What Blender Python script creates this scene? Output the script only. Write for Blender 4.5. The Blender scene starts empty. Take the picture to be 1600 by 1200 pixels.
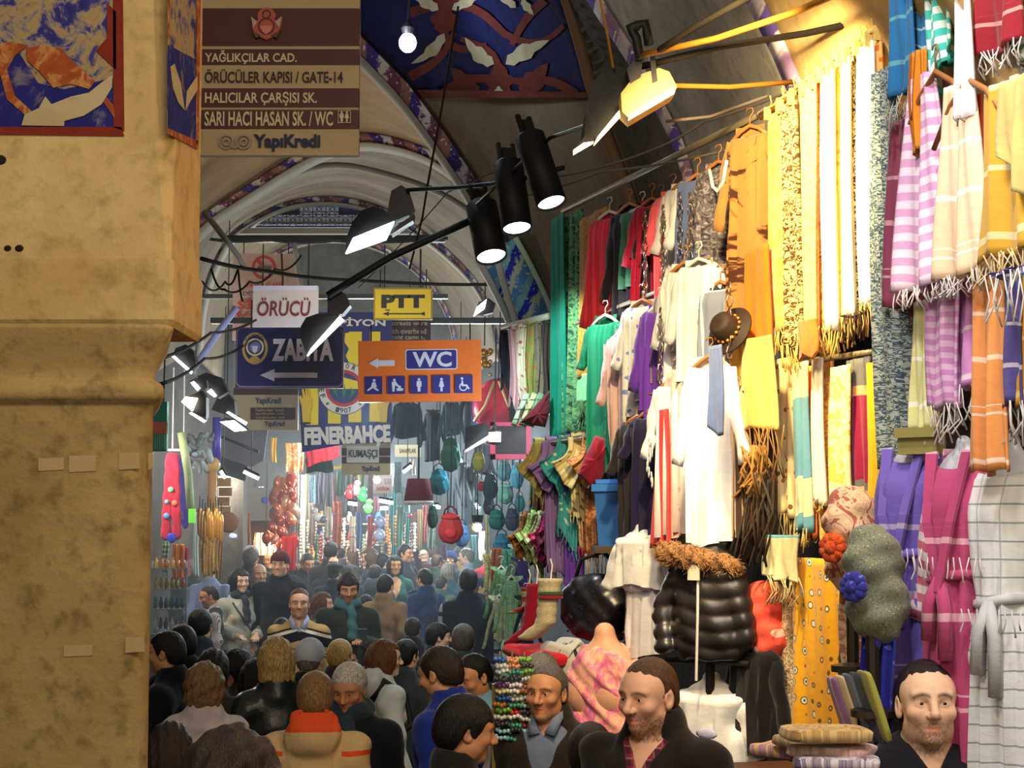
import bpy, bmesh, math, random
import numpy as np
from mathutils import Vector, Matrix, noise
R = random.Random(7)
SC = bpy.context.scene
COL = SC.collection
# ---------------------------------------------------------------- camera
F = 2800.0; PITCH = math.radians(4.5); CAMZ = 2.25
cam = bpy.data.objects.new('camera', bpy.data.cameras.new('camera')); COL.objects.link(cam)
cam.data.lens = F / 1600 * 36; cam.data.sensor_width = 36; cam.data.clip_end = 200
cam.location = (0, 0, CAMZ); cam.rotation_euler = (math.pi / 2 + PITCH, 0, 0)
SC.camera = cam
# ---------------------------------------------------------------- world, exposure
w = bpy.data.worlds.new('world'); SC.world = w; w.use_nodes = True
w.node_tree.nodes['Background'].inputs[0].default_value = (1.0, .86, .68, 1)
w.node_tree.nodes['Background'].inputs[1].default_value = .19
SC.view_settings.view_transform = 'Standard'; SC.view_settings.look = 'None'
SC.view_settings.gamma = 1; SC.view_settings.use_curve_mapping = False
SC.view_settings.exposure = 0

def at(px, py, d):
    u = (px - 800) / F; v = (600 - py) / F
    k = d / (math.cos(PITCH) - v * math.sin(PITCH))
    return Vector((u * k, d, CAMZ + k * (math.sin(PITCH) + v * math.cos(PITCH))))
def mpp(d): return d / F
WA = Vector((1.26, 6.2, 0)); WT = Vector((-.2425, .9701, 0)); WN = Vector((-.9701, -.2425, 0)); WROT = math.atan2(-.9701, .2425)
def atw(px, py, off=0.0):
    """point of the stall's front plane (moved off metres into the street) seen at a pixel"""
    u = (px - 800) / F; v = (600 - py) / F
    D = Vector((u, math.cos(PITCH) - v * math.sin(PITCH), math.sin(PITCH) + v * math.cos(PITCH)))
    A = WA + WN * off
    k = (A.x * WN.x + A.y * WN.y) / (D.x * WN.x + D.y * WN.y)
    return Vector((0, 0, CAMZ)) + D * k

def lamp(kind, name, loc, power, color, aim=None, size=.2, angle=60, blend=.5, parent=None):
    l = bpy.data.lights.new(name, kind); l.energy = power; l.color = color
    if kind == 'SPOT': l.spot_size = math.radians(angle); l.spot_blend = blend; l.shadow_soft_size = size
    elif kind == 'POINT': l.shadow_soft_size = size
    elif kind == 'AREA': l.shape = 'DISK'; l.size = size
    o = bpy.data.objects.new(name, l); COL.objects.link(o); o.location = loc
    if aim is not None:
        o.rotation_euler = (Vector(aim) - Vector(loc)).to_track_quat('-Z', 'Y').to_euler()
    return o
WARM = (1, .66, .30); COOL = (.80, .95, 1.0); GOLD = (1, .70, .22); NEUT = (1, .9, .75)
# lamps of the crossing behind and above the camera
lamp('AREA', 'crossing_lamp', (1.0, 1.2, 3.1), 35, (1, .86, .62), (-1.5, 5.5, 2.4), 1.0)
lamp('AREA', 'crossing_lamp', (2.3, 3.0, 4.1), 34, (1, .84, .64), (1.0, 6.0, 1.6), .6)
lamp('AREA', 'crossing_lamp', (-.4, 2.6, 4.8), 64, (1, .84, .64), (-.2, 8, 1.4), .8)
# the stall's lamps
lamp('SPOT', 'stall_flood', (.50, 5.75, 3.95), 400, (1, .75, .36), (1.17, 6.75, 3.3), .06, 95, .6)
lamp('SPOT', 'stall_flood', (.45, 5.9, 3.4), 60, (1, .70, .32), (1.25, 6.7, 2.1), .08, 90, .7)
lamp('SPOT', 'stall_flood', (.75, 4.3, 4.8), 130, (1, .96, .93), (1.5, 5.4, 3.4), .08, 70, .6)
lamp('SPOT', 'stall_flood', (.85, 4.0, 3.8), 48, (.93, .95, 1), (1.5, 5.3, 2.2), .10, 80, .7)
lamp('SPOT', 'stall_spot', (.02, 8.6, 3.65), 75, (.95, .97, 1), (.75, 8.2, 2.5), .05, 90, .5)
lamp('SPOT', 'stall_spot', (-.12, 9.3, 3.5), 75, (.80, 1, .92), (.35, 9.9, 2.8), .05, 95, .5)
lamp('SPOT', 'stall_flood', (.25, 6.2, 3.3), 60, (1, .82, .58), (.75, 7.6, 1.7), .08, 70, .6)
lamp('SPOT', 'stall_flood', (1.1, 5.0, 3.5), 26, (1, .66, .30), (.35, 6.2, 1.5), .08, 70, .6)
# lamps of the shops further down the street
for x, y, z, p in ((-3.2, 13.0, 3.0, 60), (.1, 12.6, 2.9, 60), (-1.2, 14.5, 3.1, 70), (-4.0, 18.5, 3.0, 110), (.2, 17.5, 3.1, 120), (-1.8, 19.5, 3.3, 90), (-3.9, 23.5, 2.9, 110), (.1, 22.5, 3.0, 160),
                   (-2.0, 25.0, 3.3, 200), (-3.6, 29.0, 2.9, 300), (-.6, 29.0, 3.0, 340), (-2.2, 31.5, 3.2, 420), (-1.0, 24.0, 3.2, 150)):
    lamp('POINT', 'shop_lamp', (x, y, z), p, (.82, .96, 1) if (x > -2.4) else (1, .9, .74), None, .12)
lamp('POINT', 'street_bulb', tuple(at(622, 64, 10.3)), 12, (.75, .88, 1), None, .06)
lamp('POINT', 'vault_glow', (-1.6, 15.0, 4.4), 16, (1, .72, .45), None, .4)

# ---------------------------------------------------------------- materials
def lin(c): return tuple(((x / 255) / 12.92 if x / 255 <= .04045 else ((x / 255 + .055) / 1.055) ** 2.4) for x in c)
_M = {}
class NT:
    def __init__(s, name):
        s.m = bpy.data.materials.new(name); s.m.use_nodes = True; s.n = s.m.node_tree.nodes; s.l = s.m.node_tree.links
        s.b = s.n['Principled BSDF']
    def add(s, t, **kw):
        n = s.n.new(t)
        for k, v in kw.items():
            if hasattr(n, k): setattr(n, k, v)
            else: n.inputs[k.replace('_', ' ')].default_value = v
        return n
    def link(s, a, b): s.l.new(a, b)
    def coord(s, kind='UV', scale=(1, 1, 1), rot=(0, 0, 0), loc=(0, 0, 0)):
        t = s.add('ShaderNodeTexCoord'); m = s.add('ShaderNodeMapping')
        m.inputs['Scale'].default_value = scale; m.inputs['Rotation'].default_value = rot; m.inputs['Location'].default_value = loc
        s.link(t.outputs[kind], m.inputs['Vector']); return m.outputs[0]
    def noise(s, vec, scale, detail=3, rough=.55, dist=0):
        n = s.add('ShaderNodeTexNoise'); n.inputs['Scale'].default_value = scale; n.inputs['Detail'].default_value = detail
        n.inputs['Roughness'].default_value = rough; n.inputs['Distortion'].default_value = dist; s.link(vec, n.inputs['Vector']); return n.outputs['Fac']
    def vor(s, vec, scale, feature='F1', out='Distance', rnd=1):
        n = s.add('ShaderNodeTexVoronoi'); n.feature = feature; n.inputs['Scale'].default_value = scale; n.inputs['Randomness'].default_value = rnd
        s.link(vec, n.inputs['Vector']); return n.outputs[out]
    def ramp(s, fac, stops, interp='LINEAR'):
        r = s.add('ShaderNodeValToRGB'); cr = r.color_ramp; cr.interpolation = interp
        while len(cr.elements) < len(stops): cr.elements.new(.5)
        for e, (p, c) in zip(cr.elements, stops):
            e.position = p; e.color = (*(lin(c) if len(c) == 3 else c[:3]), 1)
        s.link(fac, r.inputs[0]); return r.outputs[0]
    def mix(s, fac, a, b, mode='MIX'):
        m = s.add('ShaderNodeMix'); m.data_type = 'RGBA'; m.blend_type = mode
        for v, i in ((fac, 0), (a, 6), (b, 7)):
            if isinstance(v, (int, float)): m.inputs[i].default_value = v
            elif isinstance(v, tuple): m.inputs[i].default_value = (*lin(v), 1)
            else: s.link(v, m.inputs[i])
        return m.outputs[2]
    def math(s, op, a, b=0.0):
        m = s.add('ShaderNodeMath'); m.operation = op
        for v, i in ((a, 0), (b, 1)):
            if isinstance(v, (int, float)): m.inputs[i].default_value = v
            else: s.link(v, m.inputs[i])
        return m.outputs[0]
    def sep(s, vec):
        n = s.add('ShaderNodeSeparateXYZ'); s.link(vec, n.inputs[0]); return n.outputs
    def bump(s, h, strength=.3, dist=.01):
        b = s.add('ShaderNodeBump'); b.inputs['Strength'].default_value = strength; b.inputs['Distance'].default_value = dist
        s.link(h, b.inputs['Height']); s.link(b.outputs[0], s.b.inputs['Normal'])
    def base(s, c, rough=.8, spec=.2, metal=0):
        if isinstance(c, tuple): s.b.inputs['Base Color'].default_value = (*lin(c), 1)
        else: s.link(c, s.b.inputs['Base Color'])
        s.b.inputs['Roughness'].default_value = rough; s.b.inputs['Specular IOR Level'].default_value = spec; s.b.inputs['Metallic'].default_value = metal
        return s.m
def plain(c, rough=.7, spec=.3, metal=0, bump=0, bs=60):
    key = ('p', c, rough, spec, metal, bump, bs)
    if key not in _M:
        t = NT('surface'); v = t.coord('Object')
        n = t.noise(v, bs, 3)
        col = t.mix(t.math('MULTIPLY', n, .35), c, tuple(int(x * .72) for x in c))
        if bump: t.bump(n, bump, .01)
        _M[key] = t.base(col, rough, spec, metal)
    return _M[key]
def metal(c=(60, 60, 62), rough=.4): return plain(c, rough, .5, .85, .05, 90)
def glow(c, s):
    key = ('g', c, s)
    if key not in _M:
        m = NT('lamp_glow'); m.b.inputs['Emission Color'].default_value = (*c, 1); m.b.inputs['Emission Strength'].default_value = s
        _M[key] = m.base((250, 250, 250), .4)
    return _M[key]
def cloth(c, kind='plain', c2=(230, 220, 210), c3=None, s=1.0, rough=.9, seed=0):
    """fabric in metres of UV: u across, v down the cloth"""
    key = ('c', c, kind, c2, c3, s, seed)
    if key in _M: return _M[key]
    t = NT('fabric_' + kind); uv = t.coord('UV', loc=(seed * .37, seed * .11, 0)); x, y, z = t.sep(uv)
    wv = t.math('ADD', y, t.math('MULTIPLY', t.noise(uv, 6, 2), .012))
    def band(coord, period, duty, off=0.0):
        f = t.math('FRACT', t.math('ADD', t.math('DIVIDE', coord, period), off)); return t.math('LESS_THAN', f, duty)
    if kind == 'plain': col = t.mix(t.noise(uv, 9, 3), c, tuple(int(q * .8) for q in c))
    elif kind == 'stripe':      # towel with groups of thin weft stripes
        a = band(wv, .16 * s, .20); b = band(wv, .036 * s, .45); col = t.mix(t.math('MULTIPLY', a, b), c, c2)
    elif kind == 'wide':        # equal broad stripes
        col = t.mix(band(wv, .05 * s, .5), c, c2)
    elif kind == 'thin': col = t.mix(band(wv, .055 * s, .14), c, c2)
    elif kind == 'blocks':
        n = t.vor(t.coord('UV', (.01, 1, 1), loc=(0, seed * .3, 0)), 7 / s, out='Color'); q = t.sep(n)[0]
        col = t.ramp(q, [(0, c), (.35, c2), (.7, c3 or c)], 'CONSTANT')
    elif kind == 'vert': col = t.mix(band(x, .03 * s, .4), c, c2)
    elif kind == 'grid': col = t.mix(t.math('MAXIMUM', band(wv, .04 * s, .10), t.math('MULTIPLY', band(x, .06 * s, .06), .6)), c, c2)
    elif kind == 'plaid':
        a = band(y, .05 * s, .5); b = band(x, .05 * s, .5); col = t.mix(t.math('MULTIPLY', t.math('ADD', a, b), .5), c, c2)
        col = t.mix(t.math('MAXIMUM', band(y, .05 * s, .1, .2), band(x, .05 * s, .1, .2)), col, c3 or (60, 70, 80))
    elif kind == 'floral':
        n = t.vor(uv, 26 / s); m = t.vor(uv, 26 / s, out='Color'); n2 = t.noise(uv, 60 / s, 2)
        fac = t.math('LESS_THAN', t.math('ADD', n, t.math('MULTIPLY', n2, .25)), .40)
        col = t.mix(fac, c, t.ramp(t.sep(m)[1], [(0, c2), (.5, c3 or c2), (.8, c)], 'CONSTANT'))
    elif kind == 'leopard':
        n = t.noise(uv, 42 / s, 2, .5, 1.2); col = t.ramp(n, [(0, c), (.44, c), (.47, c2), (.56, c2), (.6, c)])
    elif kind == 'scroll':
        n = t.noise(uv, 24 / s, 3, .5, 2.2); col = t.ramp(n, [(0, c2), (.42, c2), (.45, c), (.55, c), (.6, c3 or c2), (.7, c)])
    elif kind == 'dots':
        n = t.vor(uv, 18 / s, rnd=.35); col = t.ramp(n, [(0, c3 or (30, 60, 50)), (.10, c3 or (30, 60, 50)), (.13, (225, 235, 225)), (.20, (225, 235, 225)), (.23, c2), (.27, c2), (.30, c)], 'LINEAR')
    elif kind == 'splash':
        n = t.noise(uv, 14 / s, 5, .7, 1.0); col = t.ramp(n, [(.3, c), (.45, c2), (.52, c), (.6, c3 or c2), (.72, c)])
    elif kind == 'blotch':
        n = t.noise(uv, 7 / s, 4, .6, .8); col = t.ramp(n, [(0, c), (.50, c), (.53, c2), (.66, c2), (.69, c3 or c)])
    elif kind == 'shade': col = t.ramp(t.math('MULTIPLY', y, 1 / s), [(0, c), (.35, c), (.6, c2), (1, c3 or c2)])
    else: col = c
    wv2 = t.math('ADD', t.noise(uv, 30, 3), t.math('MULTIPLY', t.noise(uv, 500, 1), .15))
    t.bump(wv2, .25, .01)
    t.b.inputs['Sheen Weight'].default_value = .15
    _M[key] = t.base(col, rough, .12)
    return _M[key]
def hair_mat(c):
    key = ('h', c)
    if key not in _M:
        t = NT('hair_strands'); v = t.coord('Object', (1, 1, .16)); n = t.noise(v, 190, 3, .7)
        col = t.ramp(n, [(.3, tuple(int(q * .45) for q in c)), (.55, c), (.75, tuple(min(255, int(q * 1.35)) for q in c))])
        t.bump(n, .55, .012); _M[key] = t.base(col, .5, .35)
    return _M[key]
def skin_mat(c):
    key = ('s', c)
    if key not in _M:
        t = NT('skin'); a = t.add('ShaderNodeAttribute', attribute_name='Col')
        v = t.coord('Object'); n = t.noise(v, 160, 4)
        col = t.mix(1.0, c, a.outputs['Color'], 'MULTIPLY')
        t.bump(n, .06, .003); t.b.inputs['Subsurface Weight'].default_value = .08; t.b.inputs['Subsurface Radius'].default_value = (.02, .008, .004)
        _M[key] = t.base(col, .5, .35)
    return _M[key]

# ---------------------------------------------------------------- object helpers
def tag(o, label=None, cat=None, group=None, kind=None):
    if label: o['label'] = label
    if cat: o['category'] = cat
    if group: o['group'] = group
    if kind: o['kind'] = kind
    return o
def empty(name, loc=(0, 0, 0), rz=0.0, label=None, cat=None, group=None, scale=None):
    o = bpy.data.objects.new(name, None); COL.objects.link(o); o.location = loc; o.rotation_euler = (0, 0, rz)
    o.empty_display_size = .1
    if scale: o.scale = scale
    return tag(o, label, cat, group)
def link(name, me, m=None, parent=None, loc=None, rot=None):
    o = bpy.data.objects.new(name, me); COL.objects.link(o)
    if m is not None and not me.materials: me.materials.append(m)
    elif m is not None:
        o.material_slots[0].link = 'OBJECT'; o.material_slots[0].material = m
    if parent is not None: o.parent = parent
    if loc is not None: o.location = loc
    if rot is not None: o.rotation_euler = rot
    return o
def mesh(name, V, Fc, smooth=True, uv=None):
    me = bpy.data.meshes.new(name); me.from_pydata([tuple(map(float, v)) for v in V], [], [tuple(map(int, f)) for f in Fc])
    if smooth: me.polygons.foreach_set('use_smooth', [True] * len(me.polygons))
    if uv is not None:
        l = me.uv_layers.new(name='UVMap'); idx = np.empty(len(me.loops), int); me.loops.foreach_get('vertex_index', idx)
        l.data.foreach_set('uv', np.asarray(uv, float)[idx].ravel())
    me.update(); return me
class MB:
    """collects simple solids into one mesh"""
    def __init__(s): s.V = []; s.F = []; s.U = []; s.sm = True
    def raw(s, V, Fc, uv=None):
        o = len(s.V); s.V += [tuple(v) for v in V]; s.F += [tuple(i + o for i in f) for f in Fc]
        s.U += [tuple(u) for u in uv] if uv is not None else [(v[0], -v[2]) for v in V]; return s
    def box(s, c, d, rz=0, M=None):
        x, y, z = (q / 2 for q in d); V = [Vector((a * x, b * y, e * z)) for a in (-1, 1) for b in (-1, 1) for e in (-1, 1)]
        if rz: V = [Matrix.Rotation(rz, 3, 'Z') @ v for v in V]
        if M is not None: V = [M @ v for v in V]
        V = [v + Vector(c) for v in V]
        return s.raw(V, [(0, 1, 3, 2), (4, 6, 7, 5), (0, 4, 5, 1), (2, 3, 7, 6), (0, 2, 6, 4), (1, 5, 7, 3)])
    def tube(s, pts, r, n=8, cap=True):
        pts = [Vector(p) for p in pts]; rs = r if isinstance(r, (list, tuple)) else [r] * len(pts); V = []
        up = Vector((0, 0, 1)); prev = None
        for i, p in enumerate(pts):
            t = (pts[min(i + 1, len(pts) - 1)] - pts[max(i - 1, 0)]).normalized()
            if prev is None: a = t.cross(up if abs(t.z) < .9 else Vector((1, 0, 0))).normalized()
            else: a = (prev - t * prev.dot(t)).normalized()
            prev = a; b = t.cross(a)
            V += [p + (a * math.cos(2 * math.pi * k / n) + b * math.sin(2 * math.pi * k / n)) * rs[i] for k in range(n)]
        Fc = [(i * n + k, i * n + (k + 1) % n, (i + 1) * n + (k + 1) % n, (i + 1) * n + k) for i in range(len(pts) - 1) for k in range(n)]
        if cap: Fc += [tuple(range(n - 1, -1, -1)), tuple(range((len(pts) - 1) * n, len(pts) * n))]
        return s.raw(V, Fc)
    def lathe(s, prof, n=20, c=(0, 0, 0), M=None):
        V = []; Fc = []
        for r, z in prof: V += [Vector((r * math.cos(2 * math.pi * k / n), r * math.sin(2 * math.pi * k / n), z)) for k in range(n)]
        if M is not None: V = [M @ v for v in V]
        V = [v + Vector(c) for v in V]; m = len(prof)
        Fc = [(i * n + k, i * n + (k + 1) % n, (i + 1) * n + (k + 1) % n, (i + 1) * n + k) for i in range(m - 1) for k in range(n)]
        Fc += [tuple(range(n - 1, -1, -1)), tuple(range((m - 1) * n, m * n))]
        return s.raw(V, Fc)
    def ball(s, c, r, n=10, m=7):
        r = r if isinstance(r, (tuple, list)) else (r, r, r)
        V = [(c[0], c[1], c[2] - r[2])]
        for i in range(1, m):
            a = math.pi * i / m
            V += [(c[0] + r[0] * math.sin(a) * math.cos(2 * math.pi * k / n), c[1] + r[1] * math.sin(a) * math.sin(2 * math.pi * k / n), c[2] - r[2] * math.cos(a)) for k in range(n)]
        V.append((c[0], c[1], c[2] + r[2])); L = len(V) - 1
        Fc = [(0, 1 + (k + 1) % n, 1 + k) for k in range(n)] + [(L, L - n + k, L - n + (k + 1) % n) for k in range(n)]
        Fc += [(1 + i * n + k, 1 + i * n + (k + 1) % n, 1 + (i + 1) * n + (k + 1) % n, 1 + (i + 1) * n + k) for i in range(m - 2) for k in range(n)]
        return s.raw(V, Fc)
    def prism(s, poly, y0, y1):
        """polygon in x,z pushed from y0 to y1"""
        n = len(poly); V = [(x, y0, z) for x, z in poly] + [(x, y1, z) for x, z in poly]
        a = sum(poly[i][0] * poly[(i + 1) % n][1] - poly[(i + 1) % n][0] * poly[i][1] for i in range(n))
        f = list(range(n)) if a > 0 else list(range(n - 1, -1, -1))
        Fc = [tuple(f), tuple(i + n for i in reversed(f))] + [((f[i]), f[i] + n, f[(i + 1) % n] + n, f[(i + 1) % n]) for i in range(n)]
        return s.raw(V, Fc)
    def mesh(s, name, smooth=True): return mesh(name, s.V, s.F, smooth, s.U)
    def build(s, name, m, parent=None, smooth=False, loc=None, rot=None):
        return link(name, s.mesh(name, smooth), m, parent, loc, rot)
def grid_mesh(name, P, closed_u=False, cap=False, uv=None, flip=False):
    """P[rows][cols] of points; rows run down"""
    P = np.asarray(P, float); m, n = P.shape[:2]; V = P.reshape(-1, 3); Fc = []
    for i in range(m - 1):
        for k in range(n if closed_u else n - 1):
            q = (i * n + k, (i + 1) * n + k, (i + 1) * n + (k + 1) % n, i * n + (k + 1) % n); Fc.append(q[::-1] if flip else q)
    if cap: Fc += [tuple(range(n)), tuple(range(m * n - 1, (m - 1) * n - 1, -1))]
    U = None if uv is None else np.asarray(uv, float).reshape(-1, 2)
    return mesh(name, V, Fc, True, U)
def copy_tree(o, parent=None):
    c = o.copy(); COL.objects.link(c)
    if parent is not None: c.parent = parent
    for ch in list(o.children): copy_tree(ch, c)
    return c
BOLD = {}
def text(parent, s, x0, z0, x1, z1, y, m, bold=.0, extrude=.002, name='lettering', shear=0.0, keep=False):
    """lettering fitted into the box x0..x1, z0..z1 (z1 top) of the parent's front, facing -y"""
    cu = bpy.data.curves.new('lettering', 'FONT'); cu.body = s; cu.size = 1; cu.offset = bold; cu.extrude = .02; cu.shear = shear; cu.resolution_u = 3
    t = bpy.data.objects.new('lettering', cu); COL.objects.link(t)
    dg = bpy.context.evaluated_depsgraph_get(); me = bpy.data.meshes.new_from_object(t.evaluated_get(dg))
    bpy.data.objects.remove(t); bpy.data.curves.remove(cu)
    n = len(me.vertices)
    if not n: return None
    co = np.empty(n * 3); me.vertices.foreach_get('co', co); co = co.reshape(-1, 3)
    lo = co.min(0); hi = co.max(0); sx = (x1 - x0) / (hi[0] - lo[0]); sz = (z1 - z0) / (hi[1] - lo[1])
    X = x0 + (co[:, 0] - lo[0]) * sx; Z = z0 + (co[:, 1] - lo[1]) * sz; Y = y - (co[:, 2] - lo[2]) / .04 * extrude
    me.vertices.foreach_set('co', np.stack([X, Y, Z], 1).ravel()); me.update()
    me.materials.clear()
    return link(name, me, m, parent)
# ---------------------------------------------------------------- surface nets for bodies and clothes
def axis(lo, hi, coarse, fine=()):
    p = [lo]; 
    while p[-1] < hi:
        st = coarse
        for a, b, f in fine:
            if a - 1e-6 <= p[-1] < b: st = min(st, f)
        p.append(p[-1] + st)
    return np.array(p, np.float32)
class SDF:
    def __init__(s, xs, ys, zs): s.ax = (xs, ys, zs); s.F = np.full((len(xs), len(ys), len(zs)), .5, np.float32)
    def region(s, lo, hi):
        sl = []
        for a, l, h in zip(s.ax, lo, hi):
            i = max(0, np.searchsorted(a, l) - 1); j = min(len(a), np.searchsorted(a, h) + 1); sl.append(slice(i, max(j, i + 1)))
        X, Y, Z = (a[q] for a, q in zip(s.ax, sl))
        return tuple(sl), X[:, None, None], Y[None, :, None], Z[None, None, :]
    @staticmethod
    def smin(a, b, k):
        if k <= 0: return np.minimum(a, b)
        h = np.clip(.5 + .5 * (b - a) / k, 0, 1); return b + (a - b) * h - k * h * (1 - h)
    def put(s, fn, lo, hi, k=.02, sub=False):
        m = .05 + k; sl, X, Y, Z = s.region([q - m for q in lo], [q + m for q in hi]); g = fn(X, Y, Z)
        s.F[sl] = -s.smin(-s.F[sl], g, k) if sub else s.smin(s.F[sl], g, k)
    def ell(s, c, r, k=.02, sub=False, M=None):
        c = np.array(c, np.float32); r = np.array(r, np.float32); mr = float(max(r))
        def fn(X, Y, Z):
            x, y, z = X - c[0], Y - c[1], Z - c[2]
            if M is not None: x, y, z = (M[0][i] * x + M[1][i] * y + M[2][i] * z for i in range(3))
            k0 = np.sqrt((x / r[0]) ** 2 + (y / r[1]) ** 2 + (z / r[2]) ** 2); k1 = np.sqrt((x / r[0] ** 2) ** 2 + (y / r[1] ** 2) ** 2 + (z / r[2] ** 2) ** 2) + 1e-6
            return k0 * (k0 - 1) / k1
        e = r if M is None else np.array([mr] * 3); s.put(fn, c - e, c + e, k, sub)
    def cap(s, a, b, ra, rb=None, k=.02, sub=False, sq=None):
        rb = ra if rb is None else rb; a = np.array(a, np.float32); b = np.array(b, np.float32); d = b - a; L = float(d @ d) + 1e-9
        def fn(X, Y, Z):
            t = np.clip(((X - a[0]) * d[0] + (Y - a[1]) * d[1] + (Z - a[2]) * d[2]) / L, 0, 1)
            return np.sqrt((X - a[0] - t * d[0]) ** 2 + (Y - a[1] - t * d[1]) ** 2 + (Z - a[2] - t * d[2]) ** 2) - (ra + (rb - ra) * t)
        m = max(ra, rb); s.put(fn, np.minimum(a, b) - m, np.maximum(a, b) + m, k, sub)
    def cut(s, fn):
        """keep only where fn < 0"""
        X, Y, Z = s.ax[0][:, None, None], s.ax[1][None, :, None], s.ax[2][None, None, :]
        s.F = np.maximum(s.F, fn(X, Y, Z).astype(np.float32))
    def warp(s, fn):
        X, Y, Z = s.ax[0][:, None, None], s.ax[1][None, :, None], s.ax[2][None, None, :]; s.F = s.F + fn(X, Y, Z).astype(np.float32)
    def verts(s):
        Fv = s.F; ins = Fv < 0; nx, ny, nz = Fv.shape
        cnt = np.zeros((nx - 1, ny - 1, nz - 1), np.int8)
        for a in (0, 1):
            for b in (0, 1):
                for c in (0, 1): cnt += ins[a:nx - 1 + a, b:ny - 1 + b, c:nz - 1 + c]
        I, J, K = np.nonzero((cnt > 0) & (cnt < 8)); N = len(I); idx = np.full(cnt.shape, -1, np.int64); idx[I, J, K] = np.arange(N)
        cv = {(a, b, c): Fv[I + a, J + b, K + c] for a in (0, 1) for b in (0, 1) for c in (0, 1)}
        acc = np.zeros((N, 3)); w = np.zeros(N)
        for ax in range(3):
            for p in (0, 1):
                for q in (0, 1):
                    lo = [p, q]; lo.insert(ax, 0); hi = list(lo); hi[ax] = 1
                    f0, f1 = cv[tuple(lo)], cv[tuple(hi)]; m = (f0 < 0) != (f1 < 0); den = f0 - f1; t = np.where(m, f0 / np.where(np.abs(den) < 1e-12, 1, den), 0)
                    pt = np.tile(np.array(lo, float), (N, 1)); pt[:, ax] = t; acc[m] += pt[m]; w[m] += 1
        acc /= np.maximum(w, 1)[:, None]; P = np.empty((N, 3))
        for a, (base, ar) in enumerate(zip((I, J, K), s.ax)): P[:, a] = ar[base] + acc[:, a] * (ar[base + 1] - ar[base])
        Q = []
        for ax in range(3):
            sl0 = [slice(1, -1)] * 3; sl1 = [slice(1, -1)] * 3; sl0[ax] = slice(0, -1); sl1[ax] = slice(1, None)
            a0, a1 = ins[tuple(sl0)], ins[tuple(sl1)]; E = np.argwhere(a0 != a1); st = a0[a0 != a1]
            off = [1, 1, 1]; off[ax] = 0; E = E + np.array(off); u, v = [(1, 2), (2, 0), (0, 1)][ax]
            def cell(du, dv):
                e = E.copy(); e[:, u] -= du; e[:, v] -= dv; return idx[e[:, 0], e[:, 1], e[:, 2]]
            q = np.stack([cell(1, 1), cell(0, 1), cell(0, 0), cell(1, 0)], 1); q[~st] = q[~st][:, ::-1]; Q.append(q)
        Q = np.concatenate(Q); Q = Q[(Q >= 0).all(1)]
        return P, Q
    def mesh(s, name, uv=True):
        P, Q = s.verts(); me = bpy.data.meshes.new(name); me.vertices.add(len(P)); me.vertices.foreach_set('co', P.astype(np.float32).ravel())
        me.loops.add(Q.size); me.loops.foreach_set('vertex_index', Q.ravel().astype(np.int32))
        me.polygons.add(len(Q)); me.polygons.foreach_set('loop_start', np.arange(0, Q.size, 4, dtype=np.int32))
        me.polygons.foreach_set('use_smooth', np.ones(len(Q), bool))
        if uv:
            l = me.uv_layers.new(name='UVMap'); ang = P[:, 0] + P[:, 1] * .7
            l.data.foreach_set('uv', np.stack([ang, -P[:, 2]], 1)[Q.ravel()].astype(np.float32).ravel())
        me.update(calc_edges=True); me.validate(); return me, P
# ================================================================ the setting
def plaster(name, c, c2, grime=.5, sc=1.0):
    t = NT(name); v = t.coord('Object'); n = t.noise(v, 2.2 * sc, 6, .62); n2 = t.noise(v, 14 * sc, 4, .6); n3 = t.noise(t.coord('Object', (6, 6, .8)), 2 * sc, 3)
    a = t.mix(t.ramp(n, [(.35, (0, 0, 0)), (.65, (255, 255, 255))]), c, c2)
    a = t.mix(t.math('MULTIPLY', t.ramp(n2, [(.5, (0, 0, 0)), (.75, (255, 255, 255))]), grime), a, tuple(int(q * .55) for q in c2))
    a = t.mix(t.math('MULTIPLY', n3, .25), a, tuple(int(q * .75) for q in c2))
    t.bump(t.math('ADD', n2, n), .35, .02); return t.base(a, .92, .1)
M_PIL = plaster('pillar_stone', (186, 160, 108), (160, 132, 84), .75)
M_VAULT = plaster('vault_plaster', (128, 114, 96), (108, 94, 78), .25, .6)
M_VAULT2 = plaster('vault_plaster', (150, 120, 84), (128, 104, 74), .25, .6)
M_GREY = plaster('grey_plaster', (96, 92, 86), (72, 70, 66), .5)
M_DARK = plaster('dark_wall', (70, 66, 64), (50, 47, 46), .4)
def floor_mat():
    t = NT('stone_paving'); v = t.coord('Object'); b = t.add('ShaderNodeTexBrick'); b.inputs['Scale'].default_value = 2.0
    b.inputs['Color1'].default_value = (*lin((92, 86, 80)), 1); b.inputs['Color2'].default_value = (*lin((110, 102, 94)), 1); b.inputs['Mortar'].default_value = (*lin((60, 56, 52)), 1)
    t.link(v, b.inputs['Vector']); return t.base(b.outputs['Color'], .5, .4)
me = mesh('floor', [(-7, -3, 0), (5, -3, 0), (5, 36, 0), (-7, 36, 0), (-7, -3, -.1), (5, -3, -.1), (5, 36, -.1), (-7, 36, -.1)],
          [(0, 1, 2, 3), (7, 6, 5, 4), (0, 4, 5, 1), (1, 5, 6, 2), (2, 6, 7, 3), (3, 7, 4, 0)], False)
tag(link('floor', me, floor_mat()), kind='structure')
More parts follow.
